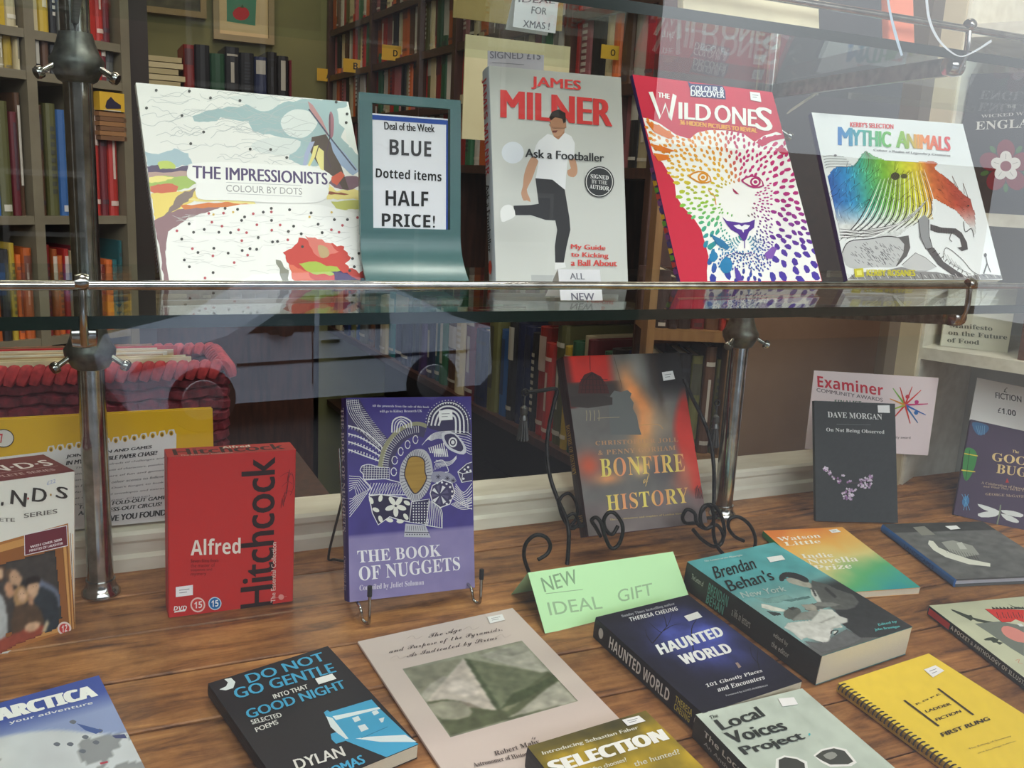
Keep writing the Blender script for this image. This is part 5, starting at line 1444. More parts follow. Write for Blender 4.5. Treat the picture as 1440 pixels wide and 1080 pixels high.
p.poly([(1310, 710), (1380, 715), (1435, 735), (1420, 750), (1340, 735)], (212, 214, 214), 2); p.poly([(1310, 730), (1370, 745), (1410, 770), (1400, 782), (1340, 765)], (212, 214, 214), 2)
p.line([(1308, 680), (1302, 730), (1288, 790)], .0018, (120, 130, 110)); p.poly([(1345, 530), (1355, 555), (1335, 555)], (170, 40, 40))
l = bk.let; l.view(1080, 540, 4)
GD = (214, 186, 130)
l.text('The', (1375, 370), (1410, 392), GD, 'serif', c=(1372, 385)); l.text('GOOD', (1262, 385), (1520, 470), GD, 'serif', c=(1258, 432)); l.text('BUGS', (1288, 450), (1500, 532), GD, 'serif', c=(1282, 502))
for i, (t, y) in enumerate((('A Celebration of Insects', 548), ('and What They Do for Us', 570), ('GEORGE McGAVIN', 612))): l.text(t, (1200 + i * 12, y), (1450, y + 50 - i * 10), (170, 146, 128), 'serif', c=(1198 + i * 12, y + 14))
bk.done()
Mc = frame_standing((1.1547, .9057, .0950), -39.94, 30.2, -7.39); Mc[:3, 3] += Mc[:3, 2] * -.014 + Mc[:3, 1] * .03
r = empty('price_card', matrix=Matrix(Mc.tolist())); tag(r, 'white card reading FICTION £1.00 behind the dark purple nature book', 'card', 'handwritten cards')
b = MB(); b.box((.001, 0, -.0008), (.12, .195, 0)); sh = b.build('sheet', material('card_white', (236, 234, 232), .65), r)
P = Print(Mc, 0.001, 0, .119, .195); P.view(1080, 540, 4)
P.text('£', (1330, 18), (1342, 48), (70, 70, 74), slant=.1); P.text('FICTION', (1280, 46), (1425, 104), (62, 62, 66), bold=.0003, c=(1280, 80)); P.text('£1.00', (1292, 130), (1394, 182), (58, 58, 62), 'bold', c=(1292, 162))
P.build('price_lettering', sh, Mc)

# --- books on the display unit shelves
Mw = frame_standing(tuple(U0 + UD * .003 + UN * .02 + np.array([0, 0, .5316])), -65.4, 4, 0)
bk = Bk('hardback_book', 'dark book with a white rose emblem on the right hand upper shelf', 'book', Mw, .150, .198, .016, (48, 50, 52), kind='hardback', spine=(40, 42, 44))
p = bk.pic; p.view(1130, 140, 4.077)
for a in range(5):
    t = a * 1.2566 - 1.57; x, y = 1160 + 95 * math.cos(t), 385 + 95 * math.sin(t)
    p.ell(x, y, 62, 52, (118, 26, 44), 16, t); 
for a in range(5): t = a * 1.2566 - .94; p.ell(1160 + 128 * math.cos(t), 385 + 122 * math.sin(t), 26, 14, (60, 104, 52), 8, t)
for a in range(5):
    t = a * 1.2566 - 1.57; x, y = 1160 + 50 * math.cos(t), 382 + 50 * math.sin(t)
    p.ell(x, y, 38, 34, (224, 222, 218), 16, t); p.line([(1160 + 40 * math.cos(t), 382 + 40 * math.sin(t)), (1160 + 72 * math.cos(t), 382 + 72 * math.sin(t))], .0006, (150, 148, 146))
p.ell(1160, 382, 36, 34, (224, 222, 218), 18); p.ell(1160, 382, 32, 30, (128, 26, 46), 18)
l = bk.let; l.view(1080, 0, 4)
l.text('THE', (1345, 592), (1395, 608), (170, 170, 166), c=(1345, 610)); l.text('WICKED WIT OF', (1200, 646), (1560, 640), (176, 176, 172), 'serif', c=(1200, 664)); l.text('ENGLAND', (1170, 684), (1600, 710), (206, 206, 200), 'serif', c=(1168, 732))
bk.done()
Mm = frame_standing((1.2171 - .012, 1.0246 - .06, .3256), -46.7, 6, -.5)
Om = on_z(1322, 486, .3256)
Mm = frame_standing(tuple(Om), -46.7, 4, -.5)
bk = Bk('paperback_book', 'cream food manifesto paperback on the right hand lower shelf', 'book', Mm, .094, .105, .02, (226, 226, 208), kind='paperback')
l = bk.let; l.view(1080, 270, 4)
for i, (t, x0, x1, y, dy) in enumerate((('Manifesto', 1022, 1262, 735, 24), ('on the Future', 1014, 1345, 776, 34), ('of Food', 1008, 1188, 818, 20))):
    l.text(t, (x0, y), (x1, y + 24 + dy * .9), (104, 108, 96), 'serif', c=(x0, y + 26))
bk.done()
# dark and brown books right of it, at the frame edge
for i, (s0, c_, hh) in enumerate(((.13, (92, 60, 42), .13), (.16, (58, 40, 40), .12))):
    b = MB(); b.obox((0, 0, 0), UD * .028, UN * .1, (0, 0, hh)); o = b.build('paperback_book', material('cover_b%d' % i, c_, .5)); o.location = tuple(U0 + UD * s0 + UN * .012 + np.array([0, 0, .3255]))
    tag(o, ('brown paperback beside the cream food manifesto', 'darker paperback, next after the brown one on the right hand shelf')[i], 'book')

# --- yellow puzzle book on the white ledge
P1 = on_y(299, 575, 1.052); hy = P1[2] - .1535
My = frame_standing((P1[0] - .33, 1.046, .1535), 0, 3.2, 0)
bk = Bk('hardback_book', 'large yellow activity book with a torn note, behind the red film box', 'book', My, .33, hy / math.cos(math.radians(3.2)), .012, (206, 164, 34), kind='hardback', page=(190, 172, 100))
p = bk.pic; p.view(0, 540, 4)
tear = [(265, 380)]
x = 265
holes = []
while x < 985:
    yb = 355 - (x - 265) * .135
    tear += [(x, yb + 18), (x + 8, yb - 6), (x + 38, yb - 10), (x + 46, yb + 14)]; holes.append((x + 22, yb + 12)); x += 52
p.poly([(-500, 470), (-500, 470)] + tear + [(992, 280), (992, 940), (-500, 1060)], (208, 206, 206))
for hx_, hy_ in holes: p.ell(hx_, hy_, 12, 15, (196, 156, 40), 10); p.ell(hx_, hy_ + 2, 7, 9, (120, 92, 30), 8)
p.ell(20, 305, 60, 52, (70, 60, 50), 24); p.ell(20, 305, 55, 47, (206, 202, 196), 24)
l = bk.let; l.view(0, 540, 4)
l.text('7', (-6, 280), (18, 330), (190, 54, 60), 'bold'); 
Kp = (58, 56, 58)
def ln(t, x0, y0, x1, hgt, bold=.0004, col=Kp, font='sans'):
    sl = -.115; l.text(t, (x0, y0), (x1, y0 + (x1 - x0) * sl + hgt), col, font, bold=bold, slant=.01, c=(x0, y0 + hgt))
ln('JOIN THE FUN AND GAMES', 372, 398, 850, 22, .0006); ln('IN MY INCREDIBLE PAPER CHASE!', 372, 432, 880, 24, .0006)
for i, t in enumerate(('There are hundreds of challenges and', 'things to spot, lots of characters, puzzles,', 'and a few years of fun and games', 'in hundreds of other scenes to follow', 'far and wide. Don\'t forget to look', 'at the enclosed envelopes and extras', 'on this Paper Chase!')):
    ln(t, 420, 466 + i * 34, 920 - (80 if i == 6 else 0), 14, .0002, (120, 118, 122))
ln('THERE\'S A FOLD-OUT GAME', 440, 680, 930, 22, .0005); ln('AND A PRESS-OUT CIRCUS!', 440, 715, 905, 22, .0005); ln('HAVE YOU FOUND', 560, 745, 930, 34, .0008)
bk.done()

# --- crimson woven basket with record sleeves
def basket():
    Yb = 1.16; A = on_y(-60, 533, Yb); B = on_y(330, 514, Yb); zt = .5 * (A[2] + B[2]); x0, x1 = A[0] - .05, B[0] - .012
    r = empty('woven_basket', (0.5 * (x0 + x1), Yb, zt - .22)); O = np.array([.5 * (x0 + x1), Yb, zt - .22])
    tag(r, 'crimson woven basket holding old record sleeves, at the left', 'basket')
    mt = material('crimson_cord', (120, 28, 42), .75, noise=(70, 16, 30), scale=120, bump=.6)
    n = 130; m = 26; dep = .115
    # outline of rounded rectangle
    def outline(t):
        L = x1 - x0; per = [(x0, Yb), (x1, Yb), (x1, Yb + dep), (x0, Yb + dep)]
        seg = [L, dep, L, dep]; tot = sum(seg); d = (t % 1) * tot
        for k in range(4):
            if d <= seg[k]:
                a = np.array(per[k]); b_ = np.array(per[(k + 1) % 4]); return a + (b_ - a) * d / seg[k]
            d -= seg[k]
        return np.array(per[0])
    # horizontal coils, each one a thick wavy cord
    b = MB()
    for j in range(15):
        z = zt - .016 - j * .0138; sh = j * .0022
        pts = []
        for i in range(n):
            q = outline(i / n); c0 = np.array([.5 * (x0 + x1), Yb + dep / 2]); q = c0 + (q - c0) * (1 - sh)
            q[1] += .0022 * math.sin(i * 1.9 + j * math.pi)
            pts.append(np.array([q[0], q[1], z + .0016 * math.sin(i * .7 + j)]) - O)
        b.tube(pts, .0082, 6, closed=True)
    b.build('woven_side', mt, r, smooth=True)
    # braided rim: slanting lobes
    b = MB(); k = 0; per = 2 * ((x1 - x0) + dep); m = int(per / .0128)
    for i in range(m):
        q = outline(i / m); q2 = outline((i + .8) / m); d = np.array([q2[0] - q[0], q2[1] - q[1], 0]); nn = np.linalg.norm(d); d = d / max(nn, 1e-6)
        s_ = np.array([-d[1], d[0], 0]); c0 = np.array([q[0], q[1], zt - .004]) - O
        pts = [c0 - d * .004 - s_ * .009 + np.array([0, 0, -.007]), c0 - s_ * .006 + np.array([0, 0, .004]), c0 + d * .004 + np.array([0, 0, .008]), c0 + d * .008 + s_ * .009 + np.array([0, 0, 0])]
        b.tube(spline(pts, 3), [.0045, .0060, .0070, .0078, .0080, .0080, .0076, .0068, .0058, .0045], 8)
    b.build('braided_rim', material('crimson_rim', (176, 50, 54), .7, noise=(130, 28, 38), scale=120, bump=.5), r, smooth=True)
    b = MB(); b.box((x0 - O[0] + .01, .01, 0), (x1 - O[0] - .02, dep - .01, .006)); b.build('bottom', mt, r)
    lab = ['cream record sleeve with worn top edge, foremost in the basket', 'cream record sleeve second from the front in the basket', 'tan record sleeve third from the front in the basket', 'white record sleeve fourth from the front in the basket', 'buff record sleeve fifth from the front in the basket', 'pale record sleeve sixth from the front in the basket', 'red record sleeve at the back of the basket', 'brown record sleeve seventh from the front in the basket']
    cs_ = [(232, 216, 176), (220, 204, 160), (190, 160, 116), (228, 222, 200), (214, 190, 150), (226, 214, 186), (190, 40, 40), (150, 110, 80)]
    xr = [270, 262, 230, 236, 245, 222, 250, 215]
    for i in range(8):
        y = Yb + .020 + i * .0095; top = on_y(120, 508 - i * 2.9, y)[2]; xe = on_y(xr[i], 500, y)[0]
        b = MB(); b.box((-.31, 0, 0), (0, .0035, .245)); o = b.build('record_sleeve', material('sleeve%d' % i, cs_[i], .8, noise=tuple(q * .8 for q in cs_[i]), scale=25))
        o.location = (xe, y, top - .245); o.rotation_euler = (math.radians(-2), 0, 0)
        tag(o, lab[i], 'record', 'record sleeves in the basket')
    return zt - .22
zb = basket()
b = MB(); b.box((-.9, 1.12, zb - .04), (.32, 1.52, zb - .002)); o = b.build('low_table', M_MAHOG)
for (x, y) in ((-.85, 1.15), (.27, 1.15), (-.85, 1.48), (.27, 1.48)): 
    b = MB(); b.box((x - .025, y - .025, -.95), (x + .025, y + .025, zb - .04)); b.build('leg', M_MAHOG, o)
tag(o, 'dark low table under the crimson basket, behind the white ledge', 'table')

# ------------------------------------------------------------------ things lying on the boards
def lying(name, label, x, s, a, w, h, t, cover, **k):
    return Bk(name, label, 'book', frame_lying(x, s, a, t), w, h, t, cover, group='books lying flat on the boards', **k)
# teal playwright book
bk = lying('paperback_book', 'thick teal and grey paperback with a man at a typewriter', .6474, .6364, 6.03, .1401, .2024, .034, (60, 130, 138), spine=(44, 46, 44))
p = bk.pic
def teal_f(u, v):
    n = fbm(u * 7, v * 9, 4, 4); T_ = np.array([.36, .67, .70]); G_ = np.array([.62, .68, .66]); D_ = np.array([.20, .21, .22])
    k = np.clip((v - .30) / .25, 0, 1) * .6; c = T_[None] * (1 - k)[:, None] + G_[None] * k[:, None]
    d = np.clip((u - .62 + .5 * (v - .55)) / .12, 0, 1) * np.clip((v - .42) / .1, 0, 1); c = c * (1 - d)[:, None] + D_[None] * d[:, None]
    d = np.clip((v - .86) / .06, 0, 1); c = c * (1 - d)[:, None] + np.array([.36, .37, .37])[None] * d[:, None]
    return c * (.85 + .3 * n)[:, None]
p.grid(teal_f, 44, 60); p.view(1040, 760, 5.538)
p.paint([(0, 240), (640, 240), (1390, 690), (630, 890), (0, 480)], [
    ([(860, 400), (1000, 470), (1390, 685), (1100, 770), (940, 760), (830, 680), (780, 640), (740, 540)], (52, 54, 56), 1),
    ([(420, 730), (480, 780), (640, 800), (740, 740), (830, 690), (960, 770), (860, 820), (640, 880), (520, 800)], (98, 100, 102), 1),
    ([(560, 310), (680, 340), (760, 380), (880, 420), (930, 480), (900, 520), (840, 540), (740, 540), (700, 520), (560, 560), (500, 540), (520, 500), (620, 480), (590, 430), (545, 380)], (92, 93, 92), 1),
    ([(670, 360), (760, 440), (740, 450), (660, 380)], (58, 58, 58), 1), ([(600, 480), (720, 485), (790, 500), (700, 520), (580, 510)], (126, 127, 124), 1),
    ([(545, 380), (590, 390), (640, 480), (600, 480), (560, 430)], (206, 208, 204), 0), ([(560, 380), (580, 390), (600, 430), (590, 440)], (50, 50, 52), 0),
    ([(355, 300), (400, 290), (480, 310), (550, 330), (560, 370), (520, 368), (450, 352), (385, 330)], (176, 172, 162), 2),
    ([(300, 290), (325, 255), (380, 245), (460, 260), (530, 295), (545, 325), (500, 325), (440, 300), (370, 290), (345, 320), (315, 318)], (46, 46, 48), 2),
    ([(160, 490), (200, 495), (330, 530), (370, 545), (350, 560), (250, 550), (170, 525)], (222, 222, 214), 0),
    ([(200, 545), (320, 565), (330, 585), (260, 590)], (52, 60, 60), 0), ([(340, 560), (400, 520), (470, 530), (480, 580), (420, 620), (350, 600)], (96, 98, 94), 2), ([(370, 525), (420, 515), (450, 530), (410, 545)], (60, 62, 60), 1),
    ([(480, 560), (600, 540), (640, 560), (560, 620), (400, 630), (440, 590)], (140, 142, 138), 1),
    ([(620, 535), (720, 535), (780, 590), (840, 610), (840, 640), (790, 655), (815, 680), (740, 690), (690, 790), (640, 795), (520, 760), (480, 780), (400, 710), (340, 680), (370, 640), (560, 620), (610, 570)], (208, 210, 206), 0),
    ([(620, 640), (740, 590), (750, 598), (640, 645)], (170, 172, 168), 0), ([(700, 690), (780, 655), (800, 662), (720, 700)], (176, 178, 174), 0),
    ([(470, 500), (560, 495), (600, 520), (600, 550), (520, 540)], (160, 156, 146), 1),
    ([(100, 440), (220, 450), (360, 420), (420, 450), (300, 490), (200, 490)], (128, 170, 168), 1), ([(330, 470), (540, 430), (560, 450), (400, 480)], (90, 128, 128), 0)], 170, 170, 1, 6, .12, 200)
p.line([(712, 730), (720, 705), (765, 700), (755, 720), (735, 738)], .0014, (50, 52, 54), smooth=3); p.poly([(728, 728), (735, 708), (762, 706), (745, 724)], (214, 214, 210))
l = bk.let; l.view(900, 740, 2.667)
l.view(0, 0, 1)
l.text('The Letters of the Playwright', (990, 789), (1044, 783), (206, 224, 222), c=(990, 792), bold=.0002)
l.text('Brendan', (1001, 798), (1064, 800), (30, 36, 38), c=(1007, 815), bold=.0006); l.text("Behan's", (1018, 817), (1090, 816), (30, 36, 38), c=(1027, 833), bold=.0006); l.text('New York', (1040, 834), (1106, 832), (190, 214, 212), c=(1045, 842), bold=.0003)
l.text('Edited by', (1234, 878), (1262, 877), (96, 190, 190), bold=.0003, c=(1236, 882)); l.text('John Brannigan', (1229, 885), (1266, 884), (96, 190, 190), bold=.0003, c=(1231, 889))
bk.sticker([(1078, 785), (1099, 782), (1104, 788), (1083, 792)], marks=False)
spine_text(bk.spn, 'The Letters of', .06, .16, (206, 206, 200), 'sans', .55, .75); spine_text(bk.spn, "BRENDAN", .2, .36, (100, 170, 160), 'bold', .45, .85); spine_text(bk.spn, 'BEHAN', .2, .34, (100, 170, 160), 'bold', .1, .42); spine_text(bk.spn, 'a life in letters', .4, .54, (190, 190, 184), 'sans', .3, .6); spine_text(bk.spn, 'edited by', .7, .80, (190, 190, 184), 'sans', .55, .75); spine_text(bk.spn, 'the editor', .7, .82, (190, 190, 184), 'sans', .25, .45)
bk.done()

# ghost stories book
bk = lying('paperback_book', 'dark blue ghost stories paperback with glowing white title', .4872, .6075, 5.62, .1252, .1686, .024, (40, 38, 58), spine=(34, 34, 42))
p = bk.pic
def ghost(u, v):
    n = fbm(u * 5, v * 7, 14, 5); g = np.exp(-((u - .62) / .36) ** 2 - ((v - .42) / .26) ** 2) * (.4 + 1.0 * n)
    c = np.array([.105, .10, .165])[None] * (1 - g)[:, None] + np.array([.36, .42, .86])[None] * g[:, None]
    return c * (.85 + .3 * n)[:, None]
p.grid(ghost, 50, 60); p.view(720, 810, 4)
for pts in ([(790, 380), (840, 320), (880, 270), (900, 210)], [(840, 320), (800, 290), (770, 260)], [(850, 310), (900, 280), (950, 270)], [(870, 285), (860, 240), (840, 200)], [(790, 380), (760, 340), (750, 300)], [(1020, 420), (1010, 300), (1040, 240), (1060, 180)], [(1400, 560), (1380, 470), (1400, 400)], [(1390, 500), (1350, 450), (1340, 400)]):
    p.line(pts, [.0012, .0003], (22, 22, 34), smooth=4)
p.poly([(1255, 490), (1270, 487), (1290, 512), (1275, 520)], (150, 130, 120))
l = bk.let; l.view(720, 810, 4)
l.text('Sunday Times bestselling author', (612, 222), (920, 168), (172, 172, 184), 'serif', c=(622, 240)); l.text('THERESA CHEUNG', (656, 238), (934, 196), (226, 226, 232), 'bold', c=(664, 260))
l.text('HAUNTED', (806, 392), (1196, 338), (244, 246, 250), 'bold', bold=.0012, c=(840, 448)); l.text('WORLD', (930, 450), (1244, 432), (244, 246, 250), 'bold', bold=.0012, c=(970, 504))
l.text('101 Ghostly Places', (1086, 612), (1412, 548), (222, 222, 226), 'serif', c=(1098, 636)); l.text('and Encounters', (1150, 632), (1424, 584), (222, 222, 226), 'serif', c=(1160, 656)); l.text('Foreword by LOYD AUERBACH', (1200, 672), (1440, 626), (170, 170, 178), c=(1206, 684), bold=.0002)
bk.sticker([(966, 232), (1042, 206), (1070, 236), (994, 260)], view=(720, 810, 4), marks=False)
spine_text(bk.spn, 'HAUNTED WORLD', .17, .74, (230, 230, 230), 'bold', .25, .8); spine_text(bk.spn, 'THERESA', .79, .93, (190, 178, 80), 'bold', .52, .82); spine_text(bk.spn, 'CHEUNG', .79, .92, (190, 178, 80), 'bold', .2, .48)
bk.spn.ell(*bk.spn.frac(.55, .08), .006, .004, (214, 214, 216), local=True); bk.spn.ell(*bk.spn.frac(.5, .97), .006, .003, (226, 226, 226), local=True)
bk.done()

# black poetry book
bk = lying('paperback_book', 'black poetry paperback with blue lettering, moon and blue house', .1248, .6304, 13.42, .1165, .1625, .014, (32, 32, 36), spine=(26, 26, 30))
p = bk.pic; p.fill((34, 34, 39)); p.view(360, 810, 4)
BL = (70, 168, 214); LB = (226, 240, 246)
p.poly([(400, 770), (650, 695), (690, 740), (900, 940), (915, 945), (740, 1028), (510, 930), (420, 900), (470, 880)], BL)
p.poly([(382, 768), (400, 755), (430, 775), (415, 800), (395, 795)], BL, 1); p.poly([(395, 790), (430, 800), (520, 915), (495, 920), (420, 850)], LB)
p.poly([(430, 790), (690, 738), (700, 748), (450, 812)], LB); p.poly([(540, 800), (575, 788), (590, 812), (556, 824)], LB); p.poly([(572, 845), (612, 834), (634, 862), (592, 878)], LB); p.poly([(650, 765), (680, 755), (694, 772), (664, 786)], LB); p.poly([(690, 805), (722, 796), (716, 822), (704, 826)], LB)
p.poly([(560, 916), (640, 905), (840, 895), (905, 935), (700, 935)], LB); p.poly([(420, 890), (450, 880), (500, 915), (500, 930), (450, 945), (425, 920)], BL, 1)
p.line([(590, 915), (740, 850)], .0004, (30, 80, 110))
p.view(0, 810, 4); p.poly([(1262, 582), (1300, 575), (1324, 598), (1312, 632), (1270, 645), (1234, 640), (1272, 622), (1282, 600)], (230, 236, 240), 1)
l = bk.let; l.view(0, 0, 1)
l.text('DO NOT', (344, 950), (459, 929), BL, c=(351, 962), bold=.0008); l.text('GO GENTLE', (327, 970), (473, 946), BL, c=(333, 984), bold=.0008)
l.text('INTO THAT', (383, 978), (434, 969), (226, 226, 224), c=(386, 984), bold=.0004); l.text('GOOD NIGHT', (344, 1000), (488, 968), BL, c=(350, 1012), bold=.0008)
l.text('SELECTED', (352, 1014), (397, 1009), (222, 222, 220), c=(355, 1020), bold=.0003); l.text('POEMS', (358, 1025), (392, 1019), (222, 222, 220), c=(361, 1031), bold=.0003)
l.text('DYLAN', (412, 1070), (486, 1064), (228, 228, 224), c=(418, 1084), bold=.0006); l.text('THOMAS', (440, 1090), (514, 1074), BL, c=(446, 1102), bold=.0008)
bk.sticker([(443, 956), (467, 949), (473, 956), (448, 964)], marks=False)
bk.done()

# pyramid booklet
bk = lying('booklet', 'thin pinkish booklet with a grey pyramid engraving', .2559, .5811, 5.02, .1763, .2500, .0035, (216, 200, 194), kind='booklet', page=(222, 210, 204))
p = bk.pic; p.fill((216, 201, 195))
p.view(540, 900, 4.645)
p.paint([(120, 190), (905, 20), (1268, 400), (428, 628)], [
    (None, (150, 152, 134), 0), ([(120, 190), (520, 120), (275, 400)], (140, 140, 122), 0),
    ([(240, 360), (300, 290), (390, 235), (420, 245), (340, 330), (270, 400)], (172, 168, 156), 1),
    ([(520, 120), (1030, 215), (1075, 205), (1140, 260), (800, 400), (735, 462)], (112, 118, 94), 0),
    ([(520, 120), (560, 130), (760, 440), (735, 462)], (80, 90, 66), 0),
    ([(620, 100), (905, 20), (1075, 205), (1030, 215), (800, 160)], (176, 174, 162), 0), ([(700, 80), (905, 20), (960, 70), (820, 110)], (150, 150, 138), 1),
    ([(275, 400), (400, 385), (500, 400), (640, 440), (735, 462), (1075, 205), (1140, 260), (1268, 400), (428, 628)], (92, 98, 72), 0),
    ([(290, 420), (480, 400), (560, 440), (560, 500), (380, 520)], (160, 158, 140), 2), ([(760, 460), (820, 380), (960, 320), (900, 400), (800, 470)], (126, 128, 104), 1),
    ([(810, 508), (880, 470), (1060, 320), (1140, 270), (1268, 400), (1100, 440)], (178, 176, 162), 0),
    ([(760, 450), (840, 350), (1000, 290), (1110, 225), (1140, 262), (900, 400)], (76, 86, 60), 1),
    ([(520, 120), (735, 462), (640, 450), (500, 400), (400, 388), (275, 405)], (204, 194, 184), 0),
    ([(400, 300), (520, 250), (620, 330), (560, 370), (450, 350)], (214, 204, 196), 2), ([(490, 400), (560, 410), (640, 450), (560, 440)], (140, 130, 118), 1)], 110, 100, 2, 8, .22, 150)
p.view(0, 0, 1)
l = bk.let; l.view(360, 810, 4)
SI = (96, 84, 82)
l.text('The Age', (966, 330), (1160, 322), SI, 'script', c=(972, 362)); l.text('and Purpose of the Pyramids,', (744, 418), (1390, 318), SI, 'script', c=(752, 448)); l.text('As Indicated by Sirius', (846, 440), (1360, 368), SI, 'script', c=(850, 472))
for cx, cy in ((890, 350), (1210, 298), (800, 462), (1390, 342)): l.line([(cx - 44, cy + 8), (cx - 10, cy - 10), (cx + 10, cy + 8), (cx + 46, cy - 8)], .0003, (170, 156, 150), smooth=4)
l.text('by', (1820 - 360, 905), (1845 - 360, 925), SI, 'script') if False else None
l.view(0, 0, 1); l.text('by', (747, 1038), (754, 1041), SI, 'script', c=(748, 1043)); l.text('Robert Mahy', (694, 1058), (760, 1048), SI, 'serif', c=(697, 1066)); l.text('Astronomer of Historic Dates', (664, 1074), (770, 1058), SI, 'serif', c=(667, 1080))
bk.sticker([(685, 869), (706, 865), (710, 873), (689, 878)], marks=True)
bk.done()

# yellow-green thriller, local voices, spiral book
bk = lying('paperback_book', 'mustard and green thriller paperback with bold white title, bottom edge', .3349, .4188, 5.0, .1220, .198, .024, (70, 66, 34), spine=(44, 42, 44))
p = bk.pic
def moss(u, v):
    n = fbm(u * 4, v * 6, 44, 5); c = np.array([.70, .58, .13])[None] * n[:, None] * 1.5 + np.array([.16, .17, .10])[None] * (1 - n)[:, None]
    d = np.clip((.10 - v) / .06, 0, 1) * .6; return c * (1 - d)[:, None] + np.array([.2, .2, .17])[None] * d[:, None]
p.grid(moss, 44, 60)
l = bk.let; l.view(720, 810, 4)
l.text('Introducing Sebastian Faber', (166, 992), (716, 868), (224, 222, 206), c=(178, 1016), bold=.0004)
l.text('SELECTION', (196, 1050), (880, 924), (250, 250, 246), 'bold', bold=.0026, c=(236, 1116))
l.text('Who chooses?', (420, 1090), (648, 1046), (222, 218, 196), c=(432, 1112), bold=.0003); l.text('the hunted?', (680, 1050), (946, 1004), (222, 218, 196), c=(692, 1078), bold=.0003)
bk.sticker([(618, 816), (712, 792), (750, 822), (650, 850)], view=(720, 810, 4), marks=True)
spine_text(bk.spn, 'SELECTION', .1, .6, (230, 230, 226), 'bold', .25, .8)
bk.done()

bk = lying('paperback_book', 'pale grey-green anthology paperback with torn stone pattern', .4831, .4105, .88, .1231, .198, .024, (196, 208, 198), spine=(52, 54, 50))
p = bk.pic
p.grid(lambda u, v: np.array([.77, .82, .78])[None] * (.88 + .2 * fbm(u * 8, v * 10, 51, 4))[:, None], 30, 40); p.view(1080, 810, 4)
p.poly([(45, 1030), (90, 1010), (160, 1020), (220, 1045), (225, 1100), (40, 1100)], (238, 240, 238)); p.poly([(60, 1035), (95, 1020), (160, 1030), (205, 1055), (210, 1100), (60, 1100)], (64, 66, 62))
p.poly([(255, 1010), (300, 975), (370, 960), (440, 975), (500, 1050), (470, 1070), (350, 1075), (300, 1050)], (240, 240, 238)); p.poly([(265, 1015), (305, 985), (370, 970), (430, 985), (480, 1045), (450, 1060), (350, 1062), (305, 1040)], (70, 72, 68)); p.poly([(310, 1010), (360, 990), (390, 1010), (350, 1035)], (150, 152, 146), 2)
l = bk.let; l.view(0, 0, 1)
l.text('The', (997, 1008), (1010, 1009), (70, 74, 70), c=(999, 1013), bold=.0002); l.text('Local', (1004, 1014), (1076, 1008), (46, 50, 48), c=(1017, 1028), bold=.0017)
l.text('Voices', (1018, 1032), (1108, 1027), (46, 50, 48), c=(1031, 1047), bold=.0017); l.text('Project', (1038, 1052), (1136, 1043), (46, 50, 48), c=(1052, 1066), bold=.0017)
l.ell(1138, 1034, 1.6, 1.6, (70, 190, 200), 8)
bk.sticker([(1094, 984), (1116, 982), (1122, 992), (1100, 995)], marks=False)
spine_text(bk.spn, 'The Local Voices Project', .08, .8, (214, 216, 210), 'bold', .5, .82); spine_text(bk.spn, 'An Anthology by Huddersfield writers', .09, .85, (180, 182, 176), 'sans', .2, .42)
bk.done()

bk = lying('spiral_book', 'yellow spiral bound fiction booklet, bottom right', .6803, .4124, 5.06, .1375, .2100, .010, (238, 206, 66), spine=(206, 170, 60), page=(226, 210, 150))
bk.pic.fill((240, 208, 68)); bk.pic.grid(lambda u, v: np.array([.945, .82, .27])[None] * (.97 + .05 * fbm(u * 30, v * 40, 3, 2))[:, None], 20, 30)
l = bk.let; l.view(1080, 810, 4); BR = (64, 52, 30)
for a, b_ in (((765, 702), (960, 848)), ((955, 636), (1155, 785))): l.line([a, b_], .0028, BR)
l.text('ROPE', (828, 722), (970, 670), BR, c=(838, 728), space=1.5, bold=.0005); l.text('LADDER', (880, 760), (1032, 728), BR, c=(892, 772), bold=.0006); l.text('FICTION', (938, 806), (1088, 770), BR, c=(950, 820), bold=.0006)
l.text('FIRST RUNG', (968, 888), (1250, 814), BR, c=(984, 908), bold=.001)
l.text('The Killing of Sweeney', (1122, 974), (1372, 908), (150, 128, 60), c=(1134, 982), bold=.0002); l.text('and Darlings Edition', (1174, 1000), (1396, 936), (150, 128, 60), c=(1184, 1006), bold=.0002)
bk.sticker([(876, 532), (940, 508), (990, 538), (926, 576)], view=(1080, 810, 4), marks=True)
spine_text(bk.spn, 'FIRST RUNG  The Killing of Sweeney and other stories', .05, .95, (140, 112, 40), 'sans', .3, .75)
for i in range(44):
    y = .206 - i * .0046
    b = MB(); b.tube([(.0055 * math.cos(t) + .003, y + .0007 * t / 6, .0035 * math.sin(t) * 1.1 - .0030) for t in np.linspace(-.6, 3.6, 9)], .0007, 5)
    b.build('binding_ring', material('black_wire', (38, 38, 40), .35, metal=.3), bk.root, smooth=True)
bk.done()

